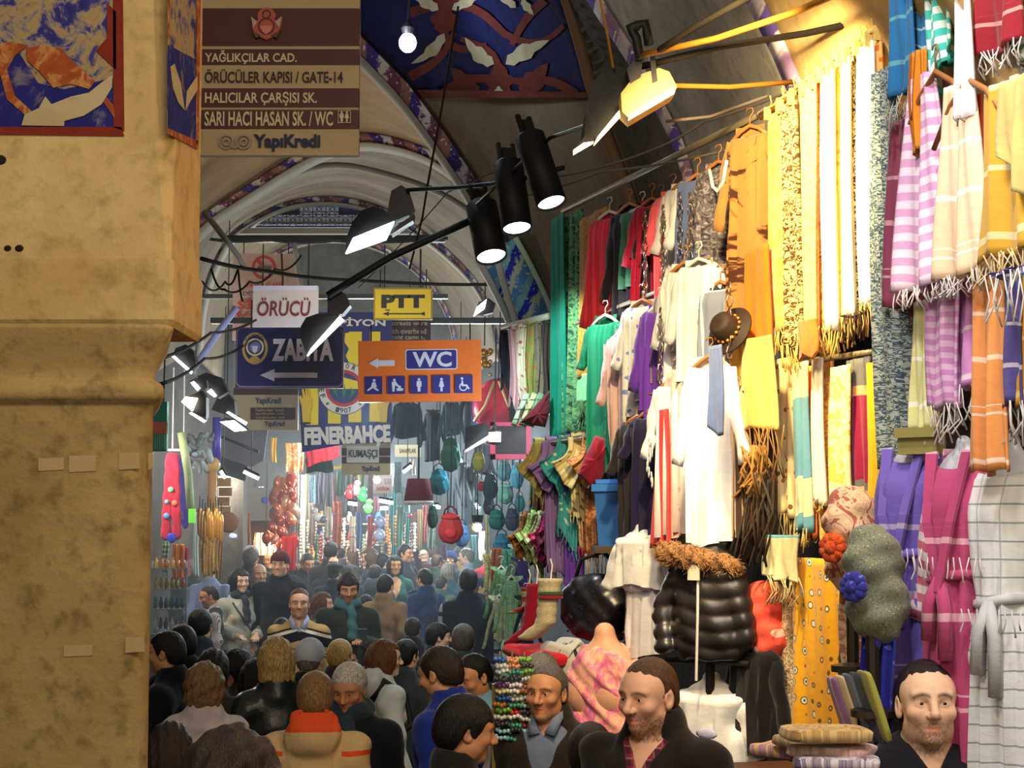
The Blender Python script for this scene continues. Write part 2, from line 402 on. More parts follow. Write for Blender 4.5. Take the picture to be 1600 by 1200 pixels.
def slab_wall(name, a, b, z0, z1, th, m):
    a = Vector(a[:2]); b = Vector(b[:2]); d = (b - a).normalized(); n = Vector((-d.y, d.x)) * th; q = [a, b, b + n, a + n]
    V = [(p.x, p.y, z) for z in (z0, z1) for p in q]
    me = mesh(name, V, [(3, 2, 1, 0), (4, 5, 6, 7), (0, 1, 5, 4), (1, 2, 6, 5), (2, 3, 7, 6), (3, 0, 4, 7)], False)
    return tag(link(name, me, m), kind='structure')
slab_wall('wall_left', (-5.3, 7.5), (-5.3, 34.1), 0, 7.0, .2, M_DARK)
slab_wall('wall_back', (-5.5, 34), (2.2, 34), 0, 9.5, .2, M_GREY)
slab_wall('wall_right', (.95, 10.6), (.95, 34), 0, 4.6, -.2, M_DARK)
b0 = WA - WN * .62 + WT * 4.2; b1 = WA - WN * .62 - WT * 2.3
slab_wall('wall_stall', b1, b0, 0, 3.6, -.15, plaster('stall_back', (60, 52, 44), (44, 38, 34), .3))

# ---- vault: ribs and plaster webs
def resample(P, n):
    P = [Vector(p) for p in P]
    for _ in range(3):   # rounding of the traced corners
        Q = [P[0]]
        for a, b in zip(P, P[1:]): Q += [a * .75 + b * .25, a * .25 + b * .75]
        P = Q + [P[-1]]
    L = [0]
    for a, b in zip(P, P[1:]): L.append(L[-1] + (b - a).length)
    out = []; j = 0
    for i in range(n):
        s = L[-1] * i / (n - 1)
        while j < len(L) - 2 and L[j + 1] < s: j += 1
        t = (s - L[j]) / max(1e-9, L[j + 1] - L[j]); out.append(P[j].lerp(P[j + 1], min(1, t)))
    return out
def pxl(pts, d): return [at(x, y, d) for x, y in pts]
A1 = [(60, 620), (66, 480), (85, 350), (130, 215), (200, 90), (290, -5), (380, -52), (440, -50), (500, -15), (560, 50), (640, 130), (700, 210), (760, 300), (800, 390), (840, 480), (868, 580), (880, 640)]
A2 = [(215, 600), (228, 480), (265, 395), (315, 337), (375, 300), (451, 251), (510, 222), (562, 209), (631, 220), (687, 242), (745, 290), (795, 360), (825, 440), (838, 520), (842, 600)]
A3 = [(300, 560), (308, 460), (345, 375), (375, 350), (431, 320), (476, 309), (540, 309), (600, 326), (644, 352), (697, 389), (750, 442), (775, 500), (785, 560)]
A4 = [(345, 600), (352, 500), (385, 425), (440, 385), (490, 370), (545, 370), (600, 385), (650, 415), (690, 460), (715, 520), (720, 600)]
def rib_paint(c1, c2, c3, c4, sc=1.0):
    t = NT('painted_rib'); x, y, z = t.sep(t.coord('UV')); uv = t.coord('UV')
    zig = t.math('ADD', t.math('FRACT', t.math('MULTIPLY', t.math('ADD', x, t.math('MULTIPLY', y, .9)), 2.2 * sc)), t.math('MULTIPLY', t.noise(uv, 9 * sc, 3, .6, 1.5), .55))
    col = t.ramp(t.math('MULTIPLY', zig, .62), [(0, c1), (.30, c1), (.34, c4), (.42, c4), (.46, c2), (.62, c2), (.66, c3), (.78, c3), (.82, c1)])
    col = t.mix(t.math('GREATER_THAN', t.noise(uv, 30, 3), .62), col, c4)
    return t.base(col, .8, .15)
M_RIB = rib_paint((74, 58, 130), (112, 66, 84), (150, 104, 92), (206, 196, 190))
M_EDGE = plain((150, 142, 130), .85, .1)
M_RIB_LIT = rib_paint((52, 66, 200), (90, 150, 210), (130, 190, 200), (200, 215, 190), 1.8)  # bluer, brighter copy of the rib paint with lamplight in its colours
def sweep(name, pts, wid, dep, m, parent=None, off=0.0, wdir=None):
    """rectangular band along pts: wid across the arch's plane, dep along the street"""
    n = len(pts); rows = []; U = []; s = 0
    for i, p in enumerate(pts):
        if i: s += (p - pts[i - 1]).length
        t = pts[min(n - 1, i + 1)] - pts[max(0, i - 1)]; nn = Vector((-t.z, 0, t.x)).normalized()
        a = p + nn * (off + wid / 2); b = p + nn * (off - wid / 2); rows.append([a, b, b + Vector((0, dep, 0)), a + Vector((0, dep, 0))]); U.append([(s, wid), (s, 0), (s, 0), (s, wid)])
    return link(name, grid_mesh(name, rows, True, True, U), m, parent)
def loft(name, A, B, m, bulge=0.0, kind=True, th=.06):
    n = len(A); rows = []; K = 10
    for i in range(n):
        rows.append([A[i].lerp(B[i], k / K) + Vector((0, 0, bulge * math.sin(math.pi * k / K))) for k in range(K + 1)])
    o = link(name, grid_mesh(name, rows), m); s = o.modifiers.new('thickness', 'SOLIDIFY'); s.thickness = th; s.offset = 0
    return tag(o, kind='structure')
arches = [(A1, 12.0, .19, M_RIB), (A2, 17.0, .12, M_RIB), (A3, 22.0, .10, M_RIB), (A4, 33.8, .14, M_RIB)]
AP = []
for i, (a, d, wd, m) in enumerate(arches):
    p = resample(pxl(a, d), 60); AP.append(p)
    o = tag(sweep('vault_rib', p, wd, .32, m), kind='structure')
    for sgn in (1, -1): sweep('edge_moulding', p, wd * .13, .36, M_EDGE, o, sgn * wd * .62).location = (0, -.03, 0)
loft('ceiling', [p + Vector((0, .2, .06)) for p in AP[0]], [p + Vector((0, .1, .05)) for p in AP[1]], M_VAULT2, .05)
loft('ceiling', [p + Vector((0, .2, .05)) for p in AP[1]], [p + Vector((0, .1, .05)) for p in AP[2]], M_VAULT, .05)
loft('ceiling', [p + Vector((0, .2, .05)) for p in AP[2]], [p + Vector((0, .15, .05)) for p in AP[3]], M_VAULT, .0)
A2i = [(228, 600), (240, 490), (275, 410), (319, 352), (375, 313), (450, 270), (525, 252), (612, 272), (687, 298), (745, 335), (795, 400), (822, 470), (832, 600)]
tag(sweep('trim_2', resample(pxl(A2i, 17.9), 50), .05, .1, plain((120, 112, 104), .9, .1)), kind='structure')
# near webs, row by row between two curves given as x over y
def xof(curve, y):
    c = sorted(curve, key=lambda p: p[1]); ys = [p[1] for p in c]; return float(np.interp(y, ys, [p[0] for p in c]))
C1 = [(430, -150), (500, -15), (560, 50), (640, 130), (700, 210), (760, 300), (800, 390), (840, 480), (862, 560), (870, 620)]
C2 = [(820, -150), (856, -60), (882, 0), (906, 80), (924, 150), (950, 230), (985, 320), (1010, 420), (1020, 620)]
C3 = [(860, -150), (905, -60), (939, 0), (987, 75), (1029, 150), (1062, 210), (1078, 260), (1092, 330), (1098, 420), (1100, 620)]
C4 = [(1130, -150), (1165, -60), (1190, 0), (1225, 70), (1250, 130), (1270, 190), (1284, 260), (1294, 350), (1300, 620)]
C5 = [(1440, -150), (1482, -60), (1520, 0), (1590, 150), (1640, 300), (1660, 620)]
def webpt(Ca, da, Cb, db, y, k): return at(xof(Ca, y) * (1 - k) + xof(Cb, y) * k, y, da * (1 - k) + db * k)
def web(name, Ca, da, Cb, db, y0, y1, m, K=12, N=36):
    rows = [[webpt(Ca, da, Cb, db, y0 + (y1 - y0) * i / N, k / K) for k in range(K + 1)] for i in range(N + 1)]
    o = link(name, grid_mesh(name, rows), m); s = o.modifiers.new('thickness', 'SOLIDIFY'); s.thickness = .06; s.offset = 0
    return tag(o, kind='structure')
W12 = web('ceiling', C1, 12.05, C2, 9.7, -150, 560, M_VAULT)
web('ceiling', C2, 9.7, C3, 9.25, -150, 560, M_GREY, 4)
web('ceiling', C3, 9.25, C4, 7.05, -150, 560, plaster('web_plaster', (196, 190, 176), (164, 158, 146), .4))
web('ceiling', C4, 7.0, C5, 5.0, -150, 420, plaster('web_plaster', (206, 176, 120), (190, 158, 104), .3))
def crib(name, C, d, wd, m, y0=-140, y1=540):
    p = resample([at(xof(C, y), y, d) for y in range(y0, y1, 30)], 40); o = tag(sweep(name, p, wd, .22, m), kind='structure'); o.location = (0, -.12, 0); return o, p
o, p = crib('vault_rib', C2, 9.7, .055, plain((120, 96, 74), .85, .1, 0, .3)); sweep('edge_moulding', p, .02, .26, plain((92, 74, 60), .8), o, .045)
M_RIB3 = rib_paint((104, 84, 168), (150, 120, 160), (196, 184, 190), (226, 222, 224))
o, p = crib('vault_rib', C3, 9.25, .10, M_RIB3)
o, p = crib('vault_rib', C4, 7.02, .075, M_RIB3)
# lowest stretch of the big rib by the lamps, its light put into colour
p = resample([at(x, y, 11.6) for x, y in ((776, 388), (800, 430), (824, 480), (845, 540), (858, 600))], 16)
o = tag(sweep('vault_rib', p, .24, .2, M_RIB_LIT), kind='structure'); sweep('edge_moulding', p, .035, .25, plain((190, 216, 180), .7), o, .14); sweep('edge_moulding', p, .035, .25, plain((190, 196, 190), .7), o, -.14)
# ---- painted ceiling panel between the two near ribs
def onweb(px, py, lift=.05):
    xa, xb = xof(C1, py), xof(C2, py); k = min(1, max(0, (px - xa) / (xb - xa))); d = 12.05 * (1 - k) + 9.7 * k - lift; return at(px, py, d)
def paint(name, polys, m, parent, f, lift, dy=.006):
    mb = MB()
    for poly in polys:
        n = len(poly); A = [f(x, y, lift) for x, y in poly]; B = [p + Vector((0, dy, 0)) for p in A]; c = sum(A, Vector()) / n
        V = A + B + [c]; mb.raw(V, [(i, (i + 1) % n, 2 * n) for i in range(n)] + [(i, i + n, (i + 1) % n + n, (i + 1) % n) for i in range(n)])
    return mb.build(name, m, parent)
def worn(name, stops, sc=6, det=6, dist=.6):
    t = NT(name); v = t.coord('Object'); n = t.noise(v, sc, det, .65, dist); col = t.ramp(n, stops); t.bump(n, .2, .01); return t.base(col, .9, .1)
M_BLUE = worn('mural_blue', [(.3, (20, 22, 60)), (.5, (28, 32, 78)), (.62, (24, 24, 46)), (.75, (60, 60, 84))])
M_RED = worn('mural_red', [(.3, (84, 36, 32)), (.6, (98, 46, 38)), (.75, (66, 36, 38))])
M_TAN = worn('mural_tan', [(.3, (176, 160, 124)), (.7, (158, 140, 104))])
rows = [[onweb(xof(C1, y) + (xof(C2, y) - xof(C1, y)) * k / 24, y, .10) for k in range(25)] for y in (-140, -100, -60, -20, 10, 40, 80, 120, 153)]
fres = link('ceiling_mural', grid_mesh('ceiling_mural', rows), M_BLUE); s = fres.modifiers.new('thickness', 'SOLIDIFY'); s.thickness = .012
tag(fres, kind='structure')
def leafpoly(x, y, L, a, wd, bend=.0, n=9):
    up, dn = [], []
    for i in range(n):
        t = i / (n - 1); s = L * t; ww = wd * math.sin(math.pi * t ** .7) * (1 + .25 * math.sin(t * 17)); aa = a + bend * t
        cx, cy = x + s * math.cos(aa), y + s * math.sin(aa); up.append((cx - ww * math.sin(aa), cy + ww * math.cos(aa))); dn.append((cx + ww * math.sin(aa), cy - ww * math.cos(aa)))
    return up + dn[::-1][1:-1]
def curl(pts, wd):
    P = resample([Vector((x, y, 0)) for x, y in pts], 14); up, dn = [], []
    for i, p in enumerate(P):
        t = (P[min(13, i + 1)] - P[max(0, i - 1)]).normalized(); ww = wd * (1 - .5 * i / 13); up.append((p.x - t.y * ww, p.y + t.x * ww)); dn.append((p.x + t.y * ww, p.y - t.x * ww))
    return [[up[i], up[i + 1], dn[i + 1], dn[i]] for i in range(13)]
red = []
red += [[(xof(C1, 140) + 3, 140), (918, 144), (922, 153), (xof(C1, 153) + 3, 153)]]
for pts in (((690, 148), (730, 120), (780, 126), (775, 80), (720, 60)), ((900, 148), (860, 122), (800, 130), (775, 110)), ((700, 20), (690, 60), (720, 80), (760, 70)), ((640, 20), (700, 0), (760, 20), (790, 60), (850, 70), (880, 40)), ((720, 0), (760, -30), (850, -20)), ((850, 0), (820, 30), (800, 70)), ((640, 120), (690, 92), (710, 50))): red += curl(pts, 8)
red += [leafpoly(780, 148, 52, -math.pi / 2, 22), leafpoly(694, 52, 52, -math.pi / 2, 20), leafpoly(745, 150, 60, -2.3, 16), leafpoly(815, 150, 66, -.9, 16)]
paint('painted_scroll', [[(min(max(x, xof(C1, y) + 2), xof(C2, y) - 2), y) for x, y in q] for q in red], M_RED, fres, onweb, .125)
lv = [leafpoly(772, 100, 62, -2.75, 11, .35), leafpoly(790, 100, 78, -.62, 12, .12), leafpoly(694, 52, 70, 2.0, 9, .4), leafpoly(685, 15, 52, -2.6, 9), leafpoly(706, 15, 60, -.5, 8), leafpoly(806, 12, 50, -2.4, 7), leafpoly(815, 0, 30, .9, 6), leafpoly(779, 148, 14, -math.pi / 2, 6)]
paint('painted_leaf', lv, worn('mural_leaf', [(.3, (178, 168, 140)), (.7, (150, 140, 116))]), fres, onweb, .135)
# ornament band beside the timber edge
fz = []
for y in range(-20, 150, 34): fz += curl([(xof(C2, y) + 12, y), (xof(C2, y) + 32, y - 12), (xof(C2, y) + 40, y + 10), (xof(C2, y) + 20, y + 18)], 3)
paint('ceiling', fz, plain((92, 84, 78), .9), None, lambda x, y, l: at(x, y, 9.45), 0)
tag(bpy.data.objects['ceiling.006'] if 'ceiling.006' in bpy.data.objects else COL.objects[-1], kind='structure'); tag(COL.objects[-1], kind='structure')

# ---- lunette frieze of patterned tiles and the tie beams
lun = [(352, 355), (375, 342), (405, 330), (440, 321), (476, 317), (520, 317), (560, 325), (590, 338), (612, 355)]
mb = MB(); P = [at(x, y, 22.25) for x, y in lun]; mb.prism([(p.x, p.z) for p in P], 22.25, 22.35)
lunette = tag(mb.build('trim_1', plain((58, 64, 120), .6)), kind='structure')
def tile_mat():
    t = NT('patterned_tile'); v = t.coord('Object', (1, 1, 1)); x, y, z = t.sep(v)
    a = t.math('ABSOLUTE', t.math('SINE', t.math('MULTIPLY', t.math('ADD', x, z), 24))); b = t.math('ABSOLUTE', t.math('SINE', t.math('MULTIPLY', t.math('SUBTRACT', x, z), 24)))
    f = t.math('ADD', t.math('MULTIPLY', a, b), t.math('MULTIPLY', t.noise(v, 40, 2), .3))
    return t.base(t.ramp(f, [(.1, (190, 192, 190)), (.24, (190, 192, 190)), (.3, (46, 54, 130)), (.6, (56, 66, 140)), (.72, (176, 180, 184))]), .35, .5)
MT = tile_mat(); tl = None
for i in range(11):
    for j in range(2):
        px = 376 + i * 20.5; py = 344 - j * 17
        if py - 7 < np.interp(px, [q[0] for q in lun], [q[1] for q in lun]) + 2: continue
        mb = MB(); c = at(px, py, 22.2); mb.box((0, 0, 0), (.155, .03, .125))
        if tl is None: tl = mb.mesh('tile', False)
        link('tile', tl, MT, lunette, c)
for (x0, x1, y, d, h, m) in ((300, 800, 360, 22.1, .07, plain((140, 130, 112), .9)), (300, 812, 372, 21.6, .08, metal((40, 36, 34))), (330, 820, 500, 18.5, .06, metal((44, 40, 38))), (300, 700, 462, 20.5, .05, metal((60, 56, 52)))):
    mb = MB(); a, b = at(x0, y, d), at(x1, y + 3, d); mb.box((a + b) / 2, ((b - a).length, .1, h)); tag(mb.build('beam', m), kind='structure')

# ---- the pier in front
zpx = lambda y: at(100, y, 5.5).z
def footprint(off, rc=.10, top=False):
    """plan of the shaft: flat front, side falling back out of sight"""
    base = [(-2.0, 5.5), (-1.10, 5.5), (-1.30, 6.35), (-2.0, 6.35)]
    out = []
    n = 4
    for i, (x, y) in enumerate(base):
        p = Vector((x, y)); a = (Vector(base[i - 1]) - p).normalized(); b = (Vector(base[(i + 1) % n]) - p).normalized(); r = rc if i in (1, 2) else .02
        bis = (a + b).normalized(); 
        for k in range(7):
            t = k / 6; q = p + a * r * (1 - t) ** 2 + b * r * t ** 2; out.append(q - bis * off * 1.25)
    return out
rows = []
prof = [(-.02, 0), (.4, 0), (zpx(635), .0), (zpx(629), .006), (zpx(626), .028), (zpx(618), .040), (zpx(606), .040), (zpx(597), .028), (zpx(593), .008), (zpx(589), .004), (zpx(575), .012), (zpx(552), .032), (zpx(530), .055), (zpx(516), .070), (zpx(511), .072), (zpx(508), .06)]
for z, off in prof: rows.append([(q.x, q.y, z) for q in footprint(off)])
pil = tag(link('pillar', grid_mesh('pillar', rows, True, True, flip=True), M_PIL), kind='structure')
me = pil.data
rows = []
for y, ch, out in ((509, .012, .0), (500, .012, .012), (408, .012, .012), (404, .014, 0), (300, .034, 0), (150, .07, 0), (-200, .115, 0)):
    z = zpx(y); xr = -1.055 + out; yf = 5.49 - out; rows.append([(-2.1, yf, z), (xr - ch, yf, z), (xr - ch * .75, yf + ch * .1, z), (xr - ch * .1, yf + ch * .9, z), (xr, yf + ch * 1.2, z), (xr, 5.99, z), (-2.1, 5.99, z)])
blk = link('capital_block', grid_mesh('capital_block', rows, True, True, flip=True), plaster('block_stone', (204, 178, 124), (184, 152, 98), .5), pil)
for p in blk.data.polygons: p.use_smooth = False
fr = lambda x, y, l: Vector((lambda p: (p.x, 5.49 - l, p.z))(at(x, y, 5.49)))
def sd(x, y, l):
    u = (x - 800) / F; v = (600 - y) / F; k = (-1.055 + l) / u; return Vector((-1.055 + l, k * (math.cos(PITCH) - v * math.sin(PITCH)), CAMZ + k * (math.sin(PITCH) + v * math.cos(PITCH))))
def paintx(name, polys, m, parent, f, lift):
    mb = MB()
    for poly in polys:
        A = [f(x, y, lift) for x, y in poly]; n = len(A); mb.raw(A, [tuple(range(n))])
    o = mb.build(name, m, parent); s = o.modifiers.new('thickness', 'SOLIDIFY'); s.thickness = .0015; return o
M_WORN = worn('mural_worn', [(.30, (34, 36, 98)), (.42, (50, 50, 112)), (.47, (120, 110, 110)), (.52, (150, 128, 90)), (.60, (140, 118, 82)), (.66, (60, 60, 120)), (.8, (34, 36, 104))], 11)
M_BLU2 = worn('mural_blue', [(.3, (28, 28, 92)), (.55, (38, 40, 106)), (.66, (110, 100, 104)), (.72, (150, 128, 92))], 9)
M_RUST = worn('mural_rust', [(.3, (128, 60, 34)), (.5, (142, 70, 38)), (.62, (176, 128, 70)), (.75, (120, 52, 36))], 16)
paintx('mural_field', [[(-60, -60), (192, -60), (192, 206), (-60, 206)]], M_WORN, pil, fr, .001)
paintx('mural_field', [[(-60, 60), (10, 70), (32, 85), (60, 130), (100, 140), (178, 122), (180, 200), (-60, 200)]], M_BLU2, pil, fr, .003)
paintx('mural_border', [[(-60, 199), (190, 199), (195, 213), (-60, 210)], [(177, -60), (192, -60), (195, 205), (178, 200)], [(168, 5), (182, 20), (182, 110), (150, 80), (168, 60)]], worn('mural_red', [(.3, (104, 38, 28)), (.6, (120, 46, 32)), (.75, (150, 90, 58))], 12), pil, fr, .005)
paintx('mural_stem', [[(-60, 80), (20, 66), (45, 72), (24, 88), (12, 110), (24, 150), (52, 176), (42, 182), (12, 156), (0, 112), (-60, 100)], [(165, 150), (178, 165), (180, 185), (162, 160)]], M_RUST, pil, fr, .0065)
paintx('mural_flower', [[(42, 76), (66, 72), (96, 76), (118, 100), (150, 128), (140, 140), (112, 132), (84, 138), (62, 112), (44, 96)]], M_RUST, pil, fr, .007)
paintx('mural_leaf', [[(35, 197), (40, 180), (62, 170), (72, 152), (82, 164), (112, 152), (140, 146), (160, 130), (177, 118), (176, 138), (160, 164), (132, 182), (102, 190), (101, 198)]], M_TAN, pil, fr, .009)
paintx('mural_field', [[(262, -60), (314, -60), (309, 228), (261, 206)]], M_WORN, pil, sd, .001)
paintx('mural_field', [[(262, 70), (311, 96), (309, 222), (262, 200)]], M_BLU2, pil, sd, .003)
paintx('mural_border', [[(261, 200), (309, 220), (309, 234), (260, 208)], [(308, -60), (314, -60), (310, 230), (306, 222)], [(262, -60), (267, -60), (264, 60), (262, 60)]], M_RUST, pil, sd, .005)
paintx('mural_leaf', [[(266, 104), (272, 100), (282, 130), (288, 172), (278, 160), (270, 138)], [(308, 118), (308, 140), (296, 160), (290, 172), (292, 142)]], M_TAN, pil, sd, .006)
M_TAPE = plain((186, 158, 112), .12, .9)
for x0, x1, y0, y1 in ((108, 150, 712, 738), (186, 218, 708, 734), (232, 240, 708, 734), (100, 145, 1008, 1026), (196, 226, 996, 1020), (60, 100, 716, 736)):
    paintx('clear_tape', [[(x0, y0), (x1, y0 - 1), (x1, y1 - 2), (x0, y1)]], M_TAPE, pil, lambda x, y, l: Vector((lambda p: (p.x, 5.5 - l, p.z))(at(x, y, 5.5))), .002)
for x, y, r in ((12, 388, 6), (30, 388, 7), (0, 250, 10)):
    mb = MB(); c = fr(x, y, .0); mb.ball(c, (r * .002, .006, r * .0016)); mb.build('drill_hole', plain((30, 24, 18), .9), pil)
# ================================================================ signs
M_BLACK = plain((26, 26, 28), .5, .4); M_WIRE = plain((40, 36, 32), .8, .1); M_WHITE = plain((226, 222, 216), .5, .3)
class Sign:
    """a hanging board filling a pixel rectangle at depth d; elements are placed on its front in the same pixels"""
    def __init__(s, name, x0, y0, x1, y1, d, m, label, th=.03, rz=0, tilt=0, cat='sign', poly=None, hang=None, group=None):
        s.c = at((x0 + x1) / 2, (y0 + y1) / 2, d); s.k = (at(x1, (y0 + y1) / 2, d).x - at(x0, (y0 + y1) / 2, d).x) / (x1 - x0); s.cx = (x0 + x1) / 2; s.cy = (y0 + y1) / 2
        s.th = th; mb = MB()
        if poly: mb.prism([((x - s.cx) * s.k, -(y - s.cy) * s.k) for x, y in poly], -th / 2, th / 2)
        else: mb.box((0, 0, 0), ((x1 - x0) * s.k, th, (y1 - y0) * s.k))
        s.o = tag(mb.build(name, m, None, False, s.c, (0, tilt, rz)), label, cat, group); s.L = 1
        if hang:
            top = y0
            for hx in hang[0]:
                mb = MB(); mb.tube([((hx - s.cx) * s.k, 0, (s.cy - top) * s.k - .01), ((hx - s.cx) * s.k, .02, (s.cy - hang[1]) * s.k)], .006, 6); mb.build('hanging_wire', M_WIRE, s.o)
    def p(s, x, y): return ((x - s.cx) * s.k, (s.cy - y) * s.k)
    def y(s): s.L += 1; return -s.th / 2 - .0012 * s.L
    def rect(s, x0, y0, x1, y1, m, name='panel', dy=None):
        y = s.y() if dy is None else dy; mb = MB(); a = s.p(x0, y0); b = s.p(x1, y1); mb.box(((a[0] + b[0]) / 2, y / 2, (a[1] + b[1]) / 2), (b[0] - a[0], -y, a[1] - b[1])); return mb.build(name, m, s.o)
    def poly(s, pts, m, name='symbol', o=None):
        y = s.y(); mb = MB(); mb.prism([s.p(a, b) for a, b in pts], y, 0); return mb.build(name, m, o or s.o)
    def disc(s, x, y, r, m, name='symbol', r2=None, n=28):
        yy = s.y(); c = s.p(x, y); mb = MB(); r *= s.k
        mb.prism([(c[0] + r * math.cos(2 * math.pi * i / n), c[1] + (r2 * s.k if r2 else r) * math.sin(2 * math.pi * i / n)) for i in range(n)], yy, 0); return mb.build(name, m, s.o)
    def ring(s, x, y, r, w, m, name='symbol', n=28, a0=0, a1=360):
        yy = s.y(); c = s.p(x, y); mb = MB(); k = s.k
        for i in range(n):
            a, b = (math.radians(a0 + (a1 - a0) * j / n) for j in (i, i + 1))
            mb.prism([(c[0] + q * k * math.cos(t), c[1] + q * k * math.sin(t)) for q, t in ((r, a), (r, b), (r - w, b), (r - w, a))], yy, 0)
        return mb.build(name, m, s.o)
    def text(s, t, x0, y0, x1, y1, m, bold=.0, shear=0):
        a = s.p(x0, y0); b = s.p(x1, y1); return text(s.o, t, a[0], b[1], b[0], a[1], s.y(), m, bold, .001, shear=shear)
    def arc_text(s, t, cx, cy, r, a0, a1, size, m, bold=.02):
        """letters set round a circle, angles in degrees measured clockwise from the top"""
        for i, ch in enumerate(t):
            if ch == ' ': continue
            a = math.radians(a0 + (a1 - a0) * i / max(1, len(t) - 1)); x, y = cx + r * math.sin(a), cy - r * math.cos(a); c = s.p(x, y); h = size * s.k / 2
            o = text(s.o, ch, -h * .7, -h, h * .7, h, 0, m, bold, .001)
            if o: o.location = (c[0], s.y(), c[1]); o.rotation_euler = (0, a if -90 <= math.degrees(a) <= 90 else a + math.pi, 0)
BR = plain((74, 34, 32), .5, .3); TANB = plain((176, 156, 120), .6, .2); CREAM = plain((206, 190, 156), .6, .2)
NAVY = plain((30, 32, 96), .4, .35); LILAC = plain((206, 206, 226), .5, .3)
def arrow(s, x0, x1, y, h, hw, m, head=None):   # arrow pointing to x0
    head = head or h * 1.3
    s.poly([(x0, y), (x0 + head, y - h / 2), (x0 + head, y - hw / 2), (x1, y - hw / 2), (x1, y + hw / 2), (x0 + head, y + hw / 2), (x0 + head, y + h / 2)], m, 'arrow')
def figure(s, x, y, h, m, skirt=False):
    u = h / 10; s.disc(x, y - 4 * u, 1.0 * u, m)
    if skirt: s.poly([(x - u, y - 2.8 * u), (x + u, y - 2.8 * u), (x + 2 * u, y + 1.6 * u), (x + .8 * u, y + 1.6 * u), (x + .8 * u, y + 5 * u), (x - .8 * u, y + 5 * u), (x - .8 * u, y + 1.6 * u), (x - 2 * u, y + 1.6 * u)], m)
    else: s.poly([(x - 1.7 * u, y - 2.8 * u), (x + 1.7 * u, y - 2.8 * u), (x + 1.9 * u, y + 1.2 * u), (x + 1.1 * u, y + 1.2 * u), (x + 1.0 * u, y + 5 * u), (x - 1.0 * u, y + 5 * u), (x - 1.1 * u, y + 1.2 * u), (x - 1.9 * u, y + 1.2 * u)], m)
# -- street name board
s = Sign('street_sign', 300, -40, 562, 246, 8.0, TANB, 'tall brown and tan street name board hanging beside the stone pier', .05)
s.rect(300, 14, 562, 74, BR, 'strip'); s.rect(300, 79, 562, 104, BR, 'strip'); s.rect(300, 141, 562, 171, BR, 'strip'); s.rect(300, 175, 562, 205, BR, 'strip')
s.text('YAĞLIKÇILAR CAD.', 322, 81, 465, 103, CREAM, .02); s.text('ÖRÜCÜLER KAPISI / GATE-14', 322, 111, 537, 133, plain((60, 30, 30), .6), .02)
s.text('HALICILAR ÇARŞISI SK.', 323, 147, 497, 169, CREAM, .02); s.text('SARI HACI HASAN SK. / WC', 323, 178, 522, 201, CREAM, .02)
s.text('YapıKredi', 399, 214, 503, 241, plain((24, 24, 66), .5), .045)
sp = plain((150, 138, 128), .6)
for cx in (357, 384): s.ring(cx, 226, 12, 3, sp, 'emblem'); s.ring(cx, 227, 6, 2.5, sp, 'emblem')
s.ring(370, 228, 9, 3, sp, 'emblem', 14, 200, 340)
s.ring(540, 187, 14, 1.2, CREAM, 'symbol', 4, 45, 405)
figure(s, 536, 187, 17, CREAM); figure(s, 544, 187, 17, CREAM, True)
rd = plain((170, 84, 70), .6)
s.disc(418, 28, 14, rd, 'emblem', 13); s.disc(418, 46, 22, rd, 'emblem', 14); s.poly([(396, 40), (408, 33), (428, 33), (442, 40), (436, 58), (418, 66), (400, 58)], rd, 'emblem')
s.ring(418, 26, 7, 2, BR, 'emblem'); s.ring(418, 45, 13, 2, BR, 'emblem'); s.poly([(408, 44), (428, 44), (424, 54), (418, 58), (412, 54)], plain((200, 120, 100), .6), 'emblem')
for a in (-1, 1): s.poly([(418 + a * 14, 38), (418 + a * 24, 30), (418 + a * 20, 48)], plain((190, 150, 140), .6), 'emblem'); s.poly([(418 + a * 8, 60), (418 + a * 22, 52), (418 + a * 16, 64)], plain((90, 60, 56), .6), 'emblem')
# -- no smoking placard
PINK = plain((214, 178, 160), .6); RED = plain((206, 60, 42), .5)
s = Sign('warning_placard', 364, 396, 466, 532, 19.0, PINK, 'pale pink warning placard with red lettering behind the white sign', hang=((380, 450), 372))
s.ring(412, 418, 19, 4.5, RED); s.poly([(399, 407), (403, 403), (426, 428), (422, 432)], RED); s.rect(402, 416, 424, 421, plain((110, 90, 84), .6), 'symbol')
s.text('YASAK ALANI', 384, 441, 440, 450, RED, .02); s.text('DEVLET', 380, 456, 420, 462, plain((60, 50, 50), .6)); s.text('Sİ', 372, 466, 396, 484, RED, .04); s.text('İÇ', 369, 486, 394, 505, RED, .04)
# -- small sign with the dark red word
s = Sign('shop_sign', 396, 447, 497, 511, 15.0, plain((196, 190, 196), .5), 'small white sign lettered in dark red above the navy board', .06, hang=((410, 482), 380))
s.rect(396, 447, 497, 454, plain((196, 200, 232), .4), 'lit_top_edge'); s.text('ÖRÜCÜ', 403, 466, 486, 495, plain((118, 34, 44), .5), .012, .12)  # bluish light along the top is put into the strip's colour
